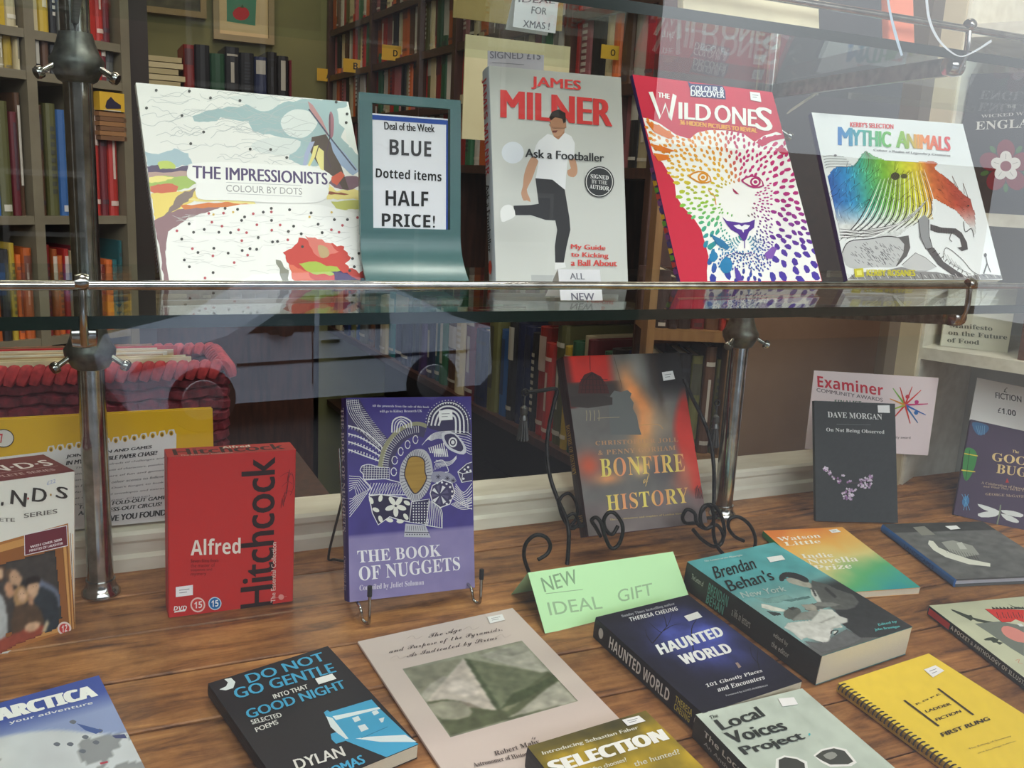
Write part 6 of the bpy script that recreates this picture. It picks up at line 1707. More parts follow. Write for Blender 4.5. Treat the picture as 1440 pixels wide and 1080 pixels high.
# novella prize booklet, photo book, art book, arctic brochure
bk = lying('paperback_book', 'orange to green novella paperback with white title', .7873, .7647, -8.7, .1229, .1611, .009, (226, 170, 100), spine=(60, 150, 90))
def og(u, v):
    n = fbm(u * 3, v * 3, 61, 3)
    st = np.array([[.90, .52, .24], [.93, .70, .35], [.88, .82, .55], [.38, .70, .48], [.16, .62, .72]]); t = np.clip((v * .85 + u * .25 - .1 + .25 * (n - .5)) * 4, 0, 3.999); i = t.astype(int); f = (t - i)[:, None]
    return st[i] * (1 - f) + st[i + 1] * f
bk.pic.grid(og, 40, 50)
bk.pic.base += 0
l = bk.let; l.view(1080, 540, 4)
l.text('Watson', (45, 866), (300, 866), (248, 240, 226), 'serif', c=(62, 888)); l.text('Little', (84, 892), (300, 898), (248, 240, 226), 'serif', c=(98, 914)); l.text('Indie', (180, 960), (370, 976), (246, 240, 228), 'serif', c=(196, 984)); l.text('Novella', (215, 988), (510, 1000), (246, 240, 228), 'serif', c=(232, 1018)); l.text('Prize', (250, 1024), (475, 1040), (246, 240, 228), 'serif', c=(262, 1054))
bk.sticker([(340, 826), (385, 820), (410, 836), (360, 842)], view=(1080, 540, 4), marks=True)
bk.done()
bk = lying('hardback_book', 'blue spined book with a grey photograph cover, at the right', .9689, .7471, -10.56, .165, .1506, .011, (92, 94, 94), kind='hardback', spine=(52, 104, 176), page=(206, 206, 216))
p = bk.pic
p.grid(lambda u, v: (np.where(v < .18, .24, .40)[:, None] * np.ones((1, 3))) * (.8 + .45 * fbm(u * 12, v * 16, 71, 4))[:, None], 44, 44); p.view(1080, 540, 4)
p.poly([(815, 806), (880, 800), (940, 848), (865, 852)], (140, 138, 130)); p.poly([(905, 880), (930, 885), (960, 920), (1030, 950), (1130, 985), (1250, 1010), (1250, 1028), (1130, 1015), (1000, 975), (930, 935), (900, 900)], (226, 224, 214), 1)
p.poly([(975, 890), (1040, 880), (1150, 910), (1190, 960), (1100, 975), (1020, 940)], (160, 160, 154), 1); p.poly([(1060, 895), (1090, 890), (1120, 930), (1080, 930)], (196, 196, 190))
for i in range(12): p.line([(990 + i * 16, 925 + i * 3), (1010 + i * 16, 950 + i * 4)], .0006, (60, 60, 58))
bk.sticker([(996, 804), (1058, 800), (1082, 818), (1026, 824)], view=(1080, 540, 4), marks=False)
spine_text(bk.spn, 'LANDSCAPES', .35, .75, (30, 70, 130), 'sans', .3, .75)
bk.done()
bk = lying('paperback_book', 'pale comic art book with black and red spine and red title, right edge', .8529, .4984, -7.08, .21, .21, .012, (200, 204, 178), spine=(40, 42, 36))
p = bk.pic; p.grid(lambda u, v: np.array([.78, .80, .69])[None] * (.92 + .12 * fbm(u * 10, v * 12, 81, 3))[:, None], 24, 24); p.view(1280, 830, 6.35)
DG = (54, 64, 52)
p.poly([(358, 168), (400, 180), (520, 225), (545, 222), (560, 245), (640, 265), (740, 285), (780, 285), (770, 300), (690, 300), (600, 280), (560, 262), (540, 275), (510, 255), (440, 220), (375, 185)], DG)
p.poly([(655, 440), (690, 425), (740, 420), (790, 440), (780, 460), (830, 470), (800, 490), (770, 470), (740, 470), (720, 450), (670, 450)], DG, 1)
p.poly([(575, 300), (800, 280), (1016, 320), (1016, 590), (900, 520), (700, 380)], (112, 120, 112)); p.poly([(815, 340), (870, 320), (1016, 380), (1016, 470), (900, 440), (830, 390)], (216, 140, 130), 2); p.poly([(950, 300), (990, 300), (1016, 325), (980, 325)], (220, 226, 226))
p.poly([(665, 168), (760, 172), (800, 170), (900, 172), (1016, 178), (1016, 290), (940, 262), (900, 285), (820, 288)], (210, 50, 40)); p.line([(665, 168), (820, 288), (900, 285)], .0008, (30, 34, 28))
for i in range(9): p.poly([(735 + i * 32, 172), (725 + i * 34, 148), (775 + i * 32, 170)], (44, 52, 42)); 
p.poly([(870, 125), (930, 150), (1016, 160), (1016, 168), (930, 160)], DG)
for i in range(5): p.line([(770 + i * 48, 200), (790 + i * 48, 250), (800 + i * 48, 215), (812 + i * 48, 255)], .0009, (44, 24, 20))
p.line([(940, 630), (975, 620), (965, 650), (1000, 660)], .0005, (206, 120, 90), smooth=3)
spine_text(bk.spn, 'DRAWN', .02, .17, (190, 50, 40), 'bold', .2, .85); bk.spn.poly([bk.spn.frac(.2, .01), bk.spn.frac(.85, .01), bk.spn.frac(.85, .17), bk.spn.frac(.2, .17)], (196, 52, 40), local=True)
spine_text(bk.spn, 'A POCKET & ANTHOLOGY OF ILLUSTRATIONS', .18, .8, (200, 204, 196), 'bold', .4, .8)
bk.done()
bk = lying('brochure', 'blue and white polar adventure brochure, bottom left', -.1012, .6059, 12.44, .15, .21, .003, (226, 232, 238), kind='booklet')
p = bk.pic
def arc(u, v):
    n = fbm(u * 5, v * 9, 91, 5); sky = np.array([.26, .34, .66]); s2 = np.array([.58, .64, .82]); sn = np.array([.86, .88, .91])
    k = np.clip((v - .12) / .12, 0, 1); c = sky[None] * (1 - k)[:, None] + s2[None] * k[:, None]
    hill = .30 + .10 * np.cos((u - .45) * 5) * -1 + .04 * n; m = np.clip((v - hill) / .02, 0, 1); sh = np.where(n > .56, .70, 1.02) * (.9 + .15 * n)
    c = c * (1 - m)[:, None] + (sn[None] * sh[:, None]) * m[:, None]
    w_ = np.clip((v - .72 - .05 * n) / .02, 0, 1); return c * (1 - w_)[:, None] + np.array([.38, .46, .56])[None] * w_[:, None]
p.grid(arc, 60, 80); p.view(0, 810, 4)
for x, y in ((320, 945), (395, 945), (540, 935), (480, 905), (465, 985), (410, 820), (560, 870)): p.poly([(x - 20, y), (x, y - 10), (x + 20, y), (x + 8, y + 14), (x - 12, y + 10)], (110, 116, 130), 2)
p.poly([(430, 830), (580, 870), (540, 890), (480, 870)], (72, 96, 160)); p.poly([(630, 900), (700, 890), (715, 915), (650, 915)], (76, 84, 130)); p.poly([(560, 1052), (605, 1042), (608, 1052), (566, 1062)], (190, 70, 90))
l = bk.let; l.view(0, 810, 4)
l.text('ANTARCTICA', (-330, 830), (545, 680), (250, 252, 252), 'bold', bold=.0028, c=(-310, 900)); l.text('your adventure', (48, 822), (526, 728), (238, 242, 248), 'bold', c=(54, 842))
bk.done()
# cream book corner bottom left
b = MB(); Ml = frame_lying(-.16, .585, 4, .024)
b.box((0, 0, -.02), (.085, .055, 0)); r = b.build('paperback_book', material('cream_cover', (232, 222, 186), .6)); r.matrix_world = Matrix(Ml.tolist())
Oc = on_floor(35, 1037)
r.matrix_world = Matrix(frame_lying(Oc[0] - .105, Oc[1] / math.cos(FT) - .07, 3, .016, lift=.0045).tolist())
tag(r, 'cream paperback corner resting on the polar brochure, bottom left', 'book', 'books lying flat on the boards')

# green tent card
M = frame_standing((.4252, .7917, .0822), 5.42, 41.81, -2.25)
tent_card('pale green folded card reading NEW IDEAL GIFT', M, .1965, .0665,
    [lambda P: P.view(720, 810, 4),
     lambda P: P.text('NEW', (160, 12), (376, 40), (140, 172, 136), c=(184, 92), bold=.0003),
     lambda P: P.line([(190, 100), (398, 76)], .0006, (140, 172, 136)),
     lambda P: P.text('IDEAL', (196, 150), (510, 182), (160, 192, 154), c=(214, 222), bold=.0002),
     lambda P: P.text('GIFT', (590, 80), (796, 106), (160, 192, 154), c=(600, 150), bold=.0002)], (196, 240, 186), group='handwritten cards', depth=.045)

# cards at the top and books on the upper glass shelf
M = frame_shelf((.4008, .8926, .6908), 3.31, -3.82, -.71)
tent_card('white handwritten card reading FOR XMAS on the upper shelf, top centre', M, .049 * KS, .0423 * KS,
    [lambda P: P.text('IDEAL', (730, -4), (780, 5), (104, 104, 116), bold=.0003, c=(729, 3)),
     lambda P: P.text('FOR', (748, 9), (768, 21), (104, 104, 116), bold=.0003, c=(747, 19)),
     lambda P: P.text('XMAS !', (736, 28), (772, 42), (104, 104, 116), bold=.0003, c=(735, 38))], (236, 236, 242), group='handwritten cards', depth=.02)
o_ = bpy.data.objects['tent_card.002'] if 'tent_card.002' in bpy.data.objects else None
M = frame_shelf((.4128, .981, .655), -9.42, 4.83, .5)
r = empty('price_card', matrix=Matrix(M.tolist())); tag(r, 'grey handwritten card reading SIGNED above the footballer book', 'card', 'handwritten cards')
b = MB(); b.box((0, -.04, -.0008), (.0639 * KS, .0235 * KS, 0)); sh = b.build('sheet', material('card_grey', (176, 174, 186), .7), r)
P = Print(M, 0, -.04, .0639 * KS, .0615); P.text('SIGNED £15', (689, 72), (760, 84), (110, 108, 120), c=(689, 82), bold=.0002); P.line([(692, 88), (737, 91)], .0004, (110, 108, 120)); P.build('handwriting', sh, M)
for i, (q0, q1, c_, lab) in enumerate((((962, 1), (1153, 34), (226, 216, 178), 'cream book standing on the upper glass shelf'), ((1256, 12), (1292, 18), (226, 130, 100), 'orange book on the upper glass shelf near the white arcs'))):
    zt_ = zs_(.690) + .0006; A = on_z(*q0, zt_); B = on_z(*q1, zt_)
    for Q_ in (A, B):
        yn = min(max(Q_[1], YF + .012), .93); Q_[0] *= yn / Q_[1]; Q_[1] = yn
    d = B - A; M = frame_standing(tuple(A), math.degrees(math.atan2(d[1], d[0])), 12, 0)
    bk = Bk('paperback_book', lab, 'book', M, float(np.linalg.norm(d[:2])), (.15, .12)[i], .008, c_, kind='paperback', group='books on the upper glass shelf')
    if i == 0: bk.pic.grid(lambda u, v: np.array([.86, .83, .70])[None] * (.9 + .2 * fbm(u * 5, v * 5, 7, 3))[:, None], 16, 16)
    bk.done()

# ------------------------------------------------------------------ the shop behind
def spine_mat():
    m = bpy.data.materials.new('shelf_book_cover'); m.use_nodes = True
    nt = m.node_tree; b = nt.nodes['Principled BSDF']; oi = nt.nodes.new('ShaderNodeObjectInfo')
    nt.links.new(oi.outputs['Color'], b.inputs['Base Color']); b.inputs['Roughness'].default_value = .5
    return m
def band_mat():
    m = bpy.data.materials.new('shelf_book_band'); m.use_nodes = True; L = m.node_tree.links.new
    nt = m.node_tree; b = nt.nodes['Principled BSDF']; oi = nt.nodes.new('ShaderNodeObjectInfo')
    mx = nt.nodes.new('ShaderNodeMix'); mx.data_type = 'RGBA'; mx.inputs['Factor'].default_value = .65; mx.inputs['B'].default_value = (.75, .70, .55, 1)
    sp = nt.nodes.new('ShaderNodeMath'); sp.operation = 'GREATER_THAN'; sp.inputs[1].default_value = .45
    cr = nt.nodes.new('ShaderNodeMix'); cr.data_type = 'RGBA'; cr.inputs['A'].default_value = (.03, .03, .04, 1); cr.inputs['B'].default_value = (.75, .70, .58, 1)
    L(oi.outputs['Random'], sp.inputs[0]); L(sp.outputs[0], cr.inputs['Factor']); L(cr.outputs['Result'], mx.inputs['B'])
    L(oi.outputs['Color'], mx.inputs['A']); L(mx.outputs['Result'], b.inputs['Base Color']); b.inputs['Roughness'].default_value = .5
    return m
MS, MBD = spine_mat(), band_mat(); MPG = material('old_pages', (206, 192, 160), .9)
def unit_book(kind):
    """unit book: x thickness 0..1, y depth 0..1 (spine at y=0), z height 0..1"""
    b = MB()
    n = 5; pr = [(.5 - .5 * math.cos(math.pi * i / n), .06 - .06 * math.sin(math.pi * i / n)) for i in range(n + 1)]
    poly = pr + [(1, 1), (.90, 1), (.90, .10), (.10, .10), (.10, 1), (0, 1)]
    b.prism(poly, 0, 1, lambda x, y, z: (x, y, z))
    b.mat(2); b.box((.10, .10, .02), (.90, .97, .98)); b.mat(1)
    def band(z0, z1, x0=.12, x1=.88):
        ps = [(x, .055 - .058 * math.sin(math.acos(min(max(1 - 2 * x, -1), 1)))-.006) for x in np.linspace(x0, x1, 4)]
        vs = [(x, y, z0) for x, y in ps] + [(x, y, z1) for x, y in ps]; b.add(vs, [(i, i + 1, i + 5, i + 4) for i in range(3)])
    r = random.Random(kind)
    if kind == 0: band(.82, .86); band(.08, .12); band(.3, .7, .38, .62)
    elif kind == 1: band(.25, .9, .3, .7)
    elif kind == 2: band(.6, .92); band(.1, .14)
    elif kind == 3: 
        for i in range(9): band(.2 + i * .07, .24 + i * .07, .3, .72)
    else: band(.04, .10, .2, .8)
    me = bpy.data.meshes.new('shelf_book'); me.from_pydata(b.v, [], b.f)
    for m in (MS, MBD, MPG): me.materials.append(m)
    me.polygons.foreach_set('material_index', b.m); me.update(); return me
UB = [unit_book(k) for k in range(5)]
CN = {'cream': (214, 198, 156), 'red': (176, 44, 36), 'navy': (34, 44, 84), 'green': (46, 104, 66), 'teal': (40, 112, 116), 'orange': (214, 104, 40), 'yellow': (214, 178, 50), 'black': (34, 32, 34), 'brown': (98, 66, 44), 'white': (222, 216, 204), 'maroon': (108, 32, 40), 'blue': (46, 92, 150), 'grey': (118, 118, 112), 'purple': (80, 52, 110), 'olive': (110, 108, 58), 'pink': (196, 116, 120)}
def ordn(n):
    if 10 <= n % 100 <= 20: return '%dth' % n
    return '%d%s' % (n, {1: 'st', 2: 'nd', 3: 'rd'}.get(n % 10, 'th'))
SHELF = []
class Case:
    """vertical face: origin P0, run direction d (left to right as seen), inward direction n"""
    def __init__(s, P0, ang):
        a = math.radians(ang); s.P0 = np.array([P0[0], P0[1], 0.]); s.d = np.array([math.cos(a), math.sin(a), 0]); s.n = np.array([-math.sin(a), math.cos(a), 0]); s.rot = a
    def sz(s, px, py):
        q = on_plane(px, py, s.P0, s.n); return float((q - s.P0) @ s.d), float(q[2])
    def pt(s, a, dep, z): return s.P0 + s.d * a + s.n * dep + np.array([0, 0, z])
    def row(s, s0, s1, z, cols, hr, tr, where, group, depth=.15, inset=.01, lean=.0, seed=1, maxh=None):
        rr = random.Random(seed); a = s0; k = 0; i = 0
        while a < s1 - .008:
            c = cols[i % len(cols)] if isinstance(cols, list) else rr.choice(cols[0]); i += 1
            t = rr.uniform(*tr); h = rr.uniform(*hr)
            if a + t > s1 - .006: t = s1 - a - .001
            k += 1
            o = bpy.data.objects.new('shelf_book', UB[rr.randrange(5)]); COL.objects.link(o)
            o.location = tuple(s.pt(a, inset + rr.uniform(0, .012), z)); o.rotation_euler = (0, 0, s.rot)
            o.scale = (t - .0012, depth, h)
            base = np.array(CN[c]) * rr.uniform(.7, 1.05); o.color = (*lin(np.clip(base, 2, 255)), 1)
            SHELF.append((o, c, where, group))
            a += t
        return k
def plank(case, s0, s1, z0, z1, d0, d1, mat, parent, name='shelf'):
    b = MB(); b.obox(case.pt(s0, d0, z0), case.d * (s1 - s0), case.n * (d1 - d0), (0, 0, z1 - z0)); return b.build(name, mat, parent)
ALL = ['cream', 'red', 'navy', 'green', 'black', 'orange', 'white', 'maroon', 'brown', 'grey', 'blue', 'olive']

# --- left cube bookcase, facing the window at an angle
LC = Case((.12, 2.4), 31.6)
mt = material('taupe_shelf_paint', (122, 112, 90), .6, noise=(106, 96, 76), scale=10)
lc = empty('cube_bookcase', (0, 0, 0)); tag(lc, 'taupe painted cube bookcase at the far left', 'bookcase')
def zL(px, py): return LC.sz(px, py)[1]
sR = LC.sz(181, 200)[0]; sM = LC.sz(118, 200)[0]; sU = LC.sz(50, 200)[0]; sL = LC.sz(-90, 200)[0]
zC = zL(60, 304); zB = zL(60, 102); zA = zL(60, 44); zD = zL(60, 476); zT = zL(100, -80)
for a in (sR, sM, sU, sL): plank(LC, a - .011, a + .011, -.95, zT, 0, .3, mt, lc, 'upright')
lv = [zD, zC, zB, zA, zT, zD - .3, zD - .6]
for z in lv: plank(LC, sL, sR, z - .018, z, .002, .3, mt, lc, 'shelf')
plank(LC, sL, sR, -.95, zT, .3, .31, M_DARKWALL, lc, 'back')
G = 'books in the cube bookcase'
LC.row(sL + .02, sU - .012, zC, ['navy', 'black', 'cream', 'navy', 'blue', 'olive', 'maroon', 'brown', 'black'], (.20, .28), (.014, .03), 'in the left cube, second row up', G, seed=2)
LC.row(sU + .013, sM - .012, zC, ['brown', 'olive', 'blue', 'navy', 'teal', 'grey', 'green'], (.19, .27), (.016, .034), 'in the middle cube, second row up', G, seed=3)
LC.row(sM + .013, sR - .012, zC, ['maroon', 'red', 'maroon', 'red', 'pink', 'maroon'], (.24, .28), (.018, .03), 'in the right cube, second row up', G, seed=4)
LC.row(sL + .02, sU - .012, zD, ['yellow', 'orange', 'orange', 'red', 'cream', 'orange', 'black'], (.18, .21), (.012, .022), 'in the left cube, third row', G, seed=5)
LC.row(sU + .013, sM - .012, zD, ['red', 'orange', 'orange', 'red', 'cream', 'maroon', 'maroon', 'black'], (.17, .21), (.012, .022), 'in the middle cube, third row', G, seed=6)
LC.row(sM + .013, sR - .012, zD, ['orange', 'red', 'orange', 'teal', 'teal', 'black', 'maroon'], (.15, .21), (.014, .03), 'in the right cube, third row', G, seed=7)
LC.row(sL + .02, sU - .012, zB, ['cream', 'yellow', 'cream', 'olive', 'purple', 'yellow', 'cream'], (.07, .09), (.014, .022), 'in the left cube of the shallow row', G, seed=8)
LC.row(sU + .013, sM - .012, zB, ['black', 'brown', 'black', 'grey'], (.06, .09), (.014, .026), 'in the middle cube of the shallow row', G, seed=9)
LC.row(sM + .013, sR - .012, zB, ['maroon', 'red', 'maroon', 'grey', 'brown'], (.06, .09), (.014, .03), 'in the right cube of the shallow row', G, seed=10)
LC.row(sL + .02, sU - .012, zA, ['yellow', 'cream', 'white', 'cream', 'purple', 'yellow'], (.18, .24), (.014, .026), 'in the left cube of the top row', G, seed=12)
LC.row(sU + .013, sM - .012, zA, ['cream', 'yellow', 'black', 'grey', 'brown'], (.17, .22), (.014, .026), 'in the middle cube of the top row', G, seed=13)
LC.row(sM + .013, sR - .012, zA, ['maroon', 'red', 'red', 'maroon', 'cream'], (.18, .24), (.016, .03), 'in the right cube of the top row', G, seed=14)
LC.row(sL + .02, sU - .012, zD - .3, ['cream', 'grey', 'white', 'olive', 'cream', 'navy'], (.18, .24), (.014, .026), 'in the left cube of the bottom row', G, seed=15)
LC.row(sU + .013, sM - .012, zD - .3, ['grey', 'cream', 'white', 'brown'], (.18, .24), (.014, .026), 'in the middle cube of the bottom row', G, seed=16)
LC.row(sM + .013, sR - .012, zD - .3, ['cream', 'red', 'cream', 'black', 'grey'], (.18, .24), (.014, .026), 'in the right cube of the bottom row', G, seed=17)
# picture-fronted box beside the pole
q0 = LC.sz(138, 128); q1 = LC.sz(174, 158)
b = MB(); b.obox(LC.pt(q0[0], -.004, q1[1]), LC.d * (q1[0] - q0[0]), LC.n * .10, (0, 0, q0[1] - q1[1])); o = b.build('toy_box', material('toy_yellow', (214, 168, 44), .5)); tag(o, 'small yellow picture box right of the left chrome pole', 'box')
F = np.eye(4); F[:3, 0] = LC.d; F[:3, 1] = (0, 0, 1); F[:3, 2] = -LC.n; F[:3, 3] = LC.pt(q0[0], -.0045, q1[1])
P = Print(F, 0, 0, q1[0] - q0[0], q0[1] - q1[1]); P.poly([(148, 150), (150, 142), (156, 136), (161, 142), (170, 148), (170, 153), (150, 153)], (46, 40, 60)); P.poly([(146, 154), (170, 156), (170, 159), (146, 157)], (206, 200, 176)); P.build('picture_label', o, np.eye(4))
for i in range(6):
    z = q1[1] - .012 - i * .0105; b = MB(); b.obox(LC.pt(q0[0] + .002 * (i % 2), 0, z), LC.d * (q1[0] - q0[0] + .004), LC.n * .12, (0, 0, .0095)); o = b.build('flat_book', material('flat_brown%d' % (i % 2), ((150, 104, 62), (120, 82, 52))[i % 2], .7)); tag(o, '%s of the brown books lying flat under the yellow picture box' % ('topmost', '2nd', '3rd', '4th', '5th', 'lowest')[i], 'book', G)
# tall dark bookcase side at the right of the cubes
DC = Case((.16, 2.44), 20)
b = MB(); a0 = DC.sz(186, 200)[0]
b.obox(DC.pt(a0, 0, -.95), DC.d * .045, DC.n * .3, (0, 0, 2.2)); o = b.build('tall_cabinet', material('nearly_black_wood', (44, 34, 28), .5)); tag(o, 'narrow dark cabinet end beside the cube bookcase', 'cabinet')

# --- back wall: pictures, low row of books
def wall_pic(px0, py0, px1, py1, label, frame_c, mat_c, art):
    A = on_y(px0, py0, 3.9); B = on_y(px1, py1, 3.9); w, h = B[0] - A[0], A[2] - B[2]
    r = empty('framed_picture', (A[0], 3.905, B[2])); tag(r, label, 'picture', 'pictures on the olive wall')
    fm = material('frame_%d' % frame_c[0], frame_c, .5); t = .022; b = MB()
    b.box((0, -.02, 0), (w, .01, t)); b.box((0, -.02, h - t), (w, .01, h)); b.box((0, -.02, t), (t, .01, h - t)); b.box((w - t, -.02, t), (w, .01, h - t)); b.build('frame', fm, r)
    b = MB(); b.box((t, -.006, t), (w - t, 0, h - t)); mo = b.build('mount', material('mount_%d' % mat_c[0], mat_c, .8), r)
    F = np.eye(4); F[:3, 0] = (1, 0, 0); F[:3, 1] = (0, 0, 1); F[:3, 2] = (0, -1, 0); F[:3, 3] = (A[0], 3.905 - .0062, B[2])
    P = Print(F, t, t, w - 2 * t, h - 2 * t); art(P); M0 = np.eye(4); M0[:3, 3] = (A[0], 3.905, B[2]); P.build('artwork', mo, M0)
def art1(P):
    P.poly([(318, -60), (362, -60), (359, 36), (319, 30)], (70, 132, 106)); P.poly([(327, 18), (335, 10), (346, 11), (351, 20), (344, 28), (332, 27)], (190, 40, 44), 2); P.poly([(338, 11), (341, 6), (343, 11)], (60, 90, 50))
wall_pic(298, -60, 385, 64, 'cream mounted print of a red fruit on green', (150, 132, 96), (206, 182, 140), art1)
def art2(P): P.grid(lambda u, v: np.array([.30, .29, .22])[None] * (.6 + .8 * fbm(u * 5, v * 6, 101, 4))[:, None], 16, 16)
wall_pic(194, -60, 290, 27, 'gilt framed dark picture at the top left of the olive wall', (142, 118, 72), (90, 84, 62), art2)
BW = Case((0, 3.55), 0)
zw = BW.sz(300, 135)[1]
sh = empty('low_bookcase', (0, 0, 0)); tag(sh, 'low dark bookcase under the pictures on the olive wall', 'bookcase')
w0, w1 = BW.sz(190, 130)[0], BW.sz(412, 130)[0]
plank(BW, w0 - .1, w1 + .1, zw - .02, zw, 0, .34, M_MAHOG, sh); plank(BW, w0 - .1, w1 + .1, -.95, zw - .3, 0, .34, M_MAHOG, sh, 'cupboard')
for a in (w0 - .1, w1 + .08): plank(BW, a, a + .02, -.95, zw, 0, .34, M_MAHOG, sh, 'end_panel')
c0, c1 = BW.sz(198, 100)[0], BW.sz(256, 100)[0]; ztop = BW.sz(230, 77)[1]; n = 6; dh = (ztop - zw) / n
for i in range(n):
    b = MB(); b.obox(BW.pt(c0 + .006 * (i % 3), .02, zw + i * dh), BW.d * (c1 - c0 - .01 * (i % 2)), BW.n * .2, (0, 0, dh - .003)); o = b.build('flat_book', material('flat_cream%d' % (i % 2), ((220, 204, 160), (200, 184, 140))[i % 2], .8)); tag(o, '%s of the cream books stacked flat under the gilt framed picture' % ('lowest', '2nd up', '3rd up', '4th up', '5th up', 'topmost')[i], 'book', 'stack of cream books by the olive wall')
BW.row(BW.sz(259, 100)[0], BW.sz(412, 100)[0], zw, ['red', 'black', 'green', 'black', 'black', 'navy', 'black', 'black', 'maroon', 'maroon', 'navy', 'navy', 'navy'], (.145, .175), (.035, .055), 'in the row below the red fruit print', 'large books by the olive wall', depth=.2, seed=21)

# --- dark bookcase running away from the window in the middle
ang = math.degrees(math.atan2(-.9988, .049))          # left to right as seen = coming towards the window
CC = Case((1.034, 2.076), ang)
cc = empty('tall_bookcase', (0, 0, 0)); tag(cc, 'tall dark mahogany bookcase running back from the window, in the middle', 'bookcase')
zl1 = CC.sz(745, 612)[1]
sF = CC.sz(392, 470)[0]; sN = .42
zq = [zl1, CC.sz(500, 97)[1], CC.sz(488, 34)[1]]
step = zq[2] - zq[1]
far = CC.sz(462, 300)[0]
levels = [zl1 - .32, zl1] + [zq[1] - step * k for k in (2, 1, 0)] + [zq[2], zq[2] + step]
levels = [z for z in levels if z <= zl1 + .001 or z > zl1 + .2]
for z in levels: plank(CC, far, sN, z - .022, z, 0, .26, M_MAHOG, cc)
for px in (462, 522, 590, 640, 700, 800): 
    a = CC.sz(px, 60)[0]
    if a < sN: plank(CC, a - .012, a + .012, zl1 + .30, 1.75, -.004, .26, M_MAHOG, cc, 'upright')
plank(CC, sN, sN + .02, -.95, 1.75, 0, .26, M_MAHOG, cc, 'end_panel')
plank(CC, far, sN, -.95, 1.75, .26, .275, material('case_back', (50, 32, 26), .7), cc, 'back')
G2 = 'books in the dark middle bookcase'
m1 = CC.sz(700, 600)[0]
CC.row(far, m1, zl1, (['brown', 'cream', 'maroon', 'navy', 'olive', 'blue', 'grey', 'brown', 'black', 'cream', 'teal', 'navy', 'navy', 'navy', 'purple', 'navy', 'teal', 'green'] * 3), (.19, .27), (.045, .085), 'on the low shelf of the dark bookcase', G2, depth=.2, seed=31)
CC.row(m1, sN - .01, zl1, ['black', 'navy', 'navy', 'black', 'red', 'red', 'olive', 'yellow', 'green', 'cream', 'maroon', 'grey', 'green', 'black'], (.24, .30), (.028, .05), 'among the tall annuals near the window', 'tall annuals on the low shelf', depth=.22, seed=33)
nm = ['just above the low shelf', 'three shelves below the top', 'two shelves below the top', 'on the shelf with yellow letter cards', 'on the highest visible shelf', 'above the highest card']
for j, z in enumerate(levels[2:-1]):
    CC.row(far, sN - .01, z, (['cream', 'red', 'green', 'white', 'orange', 'red', 'pink', 'black', 'cream', 'orange', 'brown', 'white', 'red', 'olive'] * 4)[j * 3:], (.16, .205), (.028, .06), nm[j], G2, depth=.14, seed=41 + j)
# yellow letter cards on shelf fronts
for (t, px, py, w_, h_, case) in (('A', 462, 106, 24, 11, CC), ('B', 500, 93, 22, 10, CC), ('D', 556, 75, 25, 13, CC), ('O', 862, 74, 22, 12, CC)):
    a, z = case.sz(px, py); q = case.pt(a, -.004, z); sc = .085 if t != 'O' else .05
    r = empty('letter_card', tuple(q)); tag(r, 'yellow shelf card lettered %s' % t, 'card', 'yellow letter cards on the shelves')
    # card stands out from the shelf, facing the window
    b = MB(); b.box((-sc * .5, -.001, -sc * .28), (sc * .5, .001, sc * .28)); o = b.build('card', material('card_yellow', (206, 160, 30), .6), r)
    F = np.eye(4); F[:3, 0] = (1, 0, 0); F[:3, 1] = (0, 0, 1); F[:3, 2] = (0, -1, 0); F[:3, 3] = q + np.array([0, -.0011, 0])
    P = Print(F, -sc * .5, -sc * .28, sc, sc * .56)
    P.text(t, (px - 3, py - 5), (px + 3, py + 5), (40, 34, 20), 'bold'); M0 = np.eye(4); M0[:3, 3] = q; P.build('letter', r, M0)

# cream poster on the bookcase end
A = on_y(655, 48, 1.62); B = on_y(795, 190, 1.62)
b = MB(); b.box((A[0], 1.62, B[2] - .02), (B[0], 1.624, A[2])); o = b.build('poster', material('poster_cream', (196, 186, 146), .8, noise=(176, 164, 124), scale=6)); tag(o, 'plain cream poster hanging behind the footballer book', 'poster')
A2 = on_y(640, -60, 1.64); B2 = on_y(790, 44, 1.64)
b = MB(); b.box((A2[0], 1.64, B2[2]), (B2[0], 1.643, A2[2])); o = b.build('poster', material('poster_ochre', (150, 132, 78), .8, noise=(120, 100, 50), scale=5)); tag(o, 'ochre picture poster at the top, above the cream poster', 'poster')
# --- second bookcase facing the window, right of the middle
SCs = Case((1.9, 2.55), -8)
sc2 = empty('wide_bookcase', (0, 0, 0)); tag(sc2, 'wide brown bookcase facing the window behind the leopard book', 'bookcase')
x0, x1 = SCs.sz(872, 300)[0], SCs.sz(1262, 300)[0]
zz = [SCs.sz(897, 100)[1], SCs.sz(897, 226)[1], SCs.sz(897, 350)[1]]
zs = [zz[0] + (zz[0] - zz[1]), zz[0], zz[1], zz[2], zz[2] - .26, zz[2] - .52, zz[2] - .78]
for z in zs: plank(SCs, x0, x1, z - .022, z, 0, .26, M_OAKSH, sc2)
for px in (872, 925, 1128, 1262): 
    a = SCs.sz(px, 300)[0]; plank(SCs, a - .014, a + .014, -.95, zs[0] + .3, -.004, .26, M_OAKSH, sc2, 'upright')
plank(SCs, x0, x1, -.95, zs[0] + .3, .26, .275, material('case_back2', (56, 44, 34), .7), sc2, 'back')
G3 = 'books in the wide brown bookcase'
nm3 = ['on the top shelf of the wide bookcase', 'on the second shelf of the wide bookcase', 'on the shelf above the U card', 'on the shelf above the Z card', 'on the fifth shelf of the wide bookcase', 'on the lowest shelf of the wide bookcase']
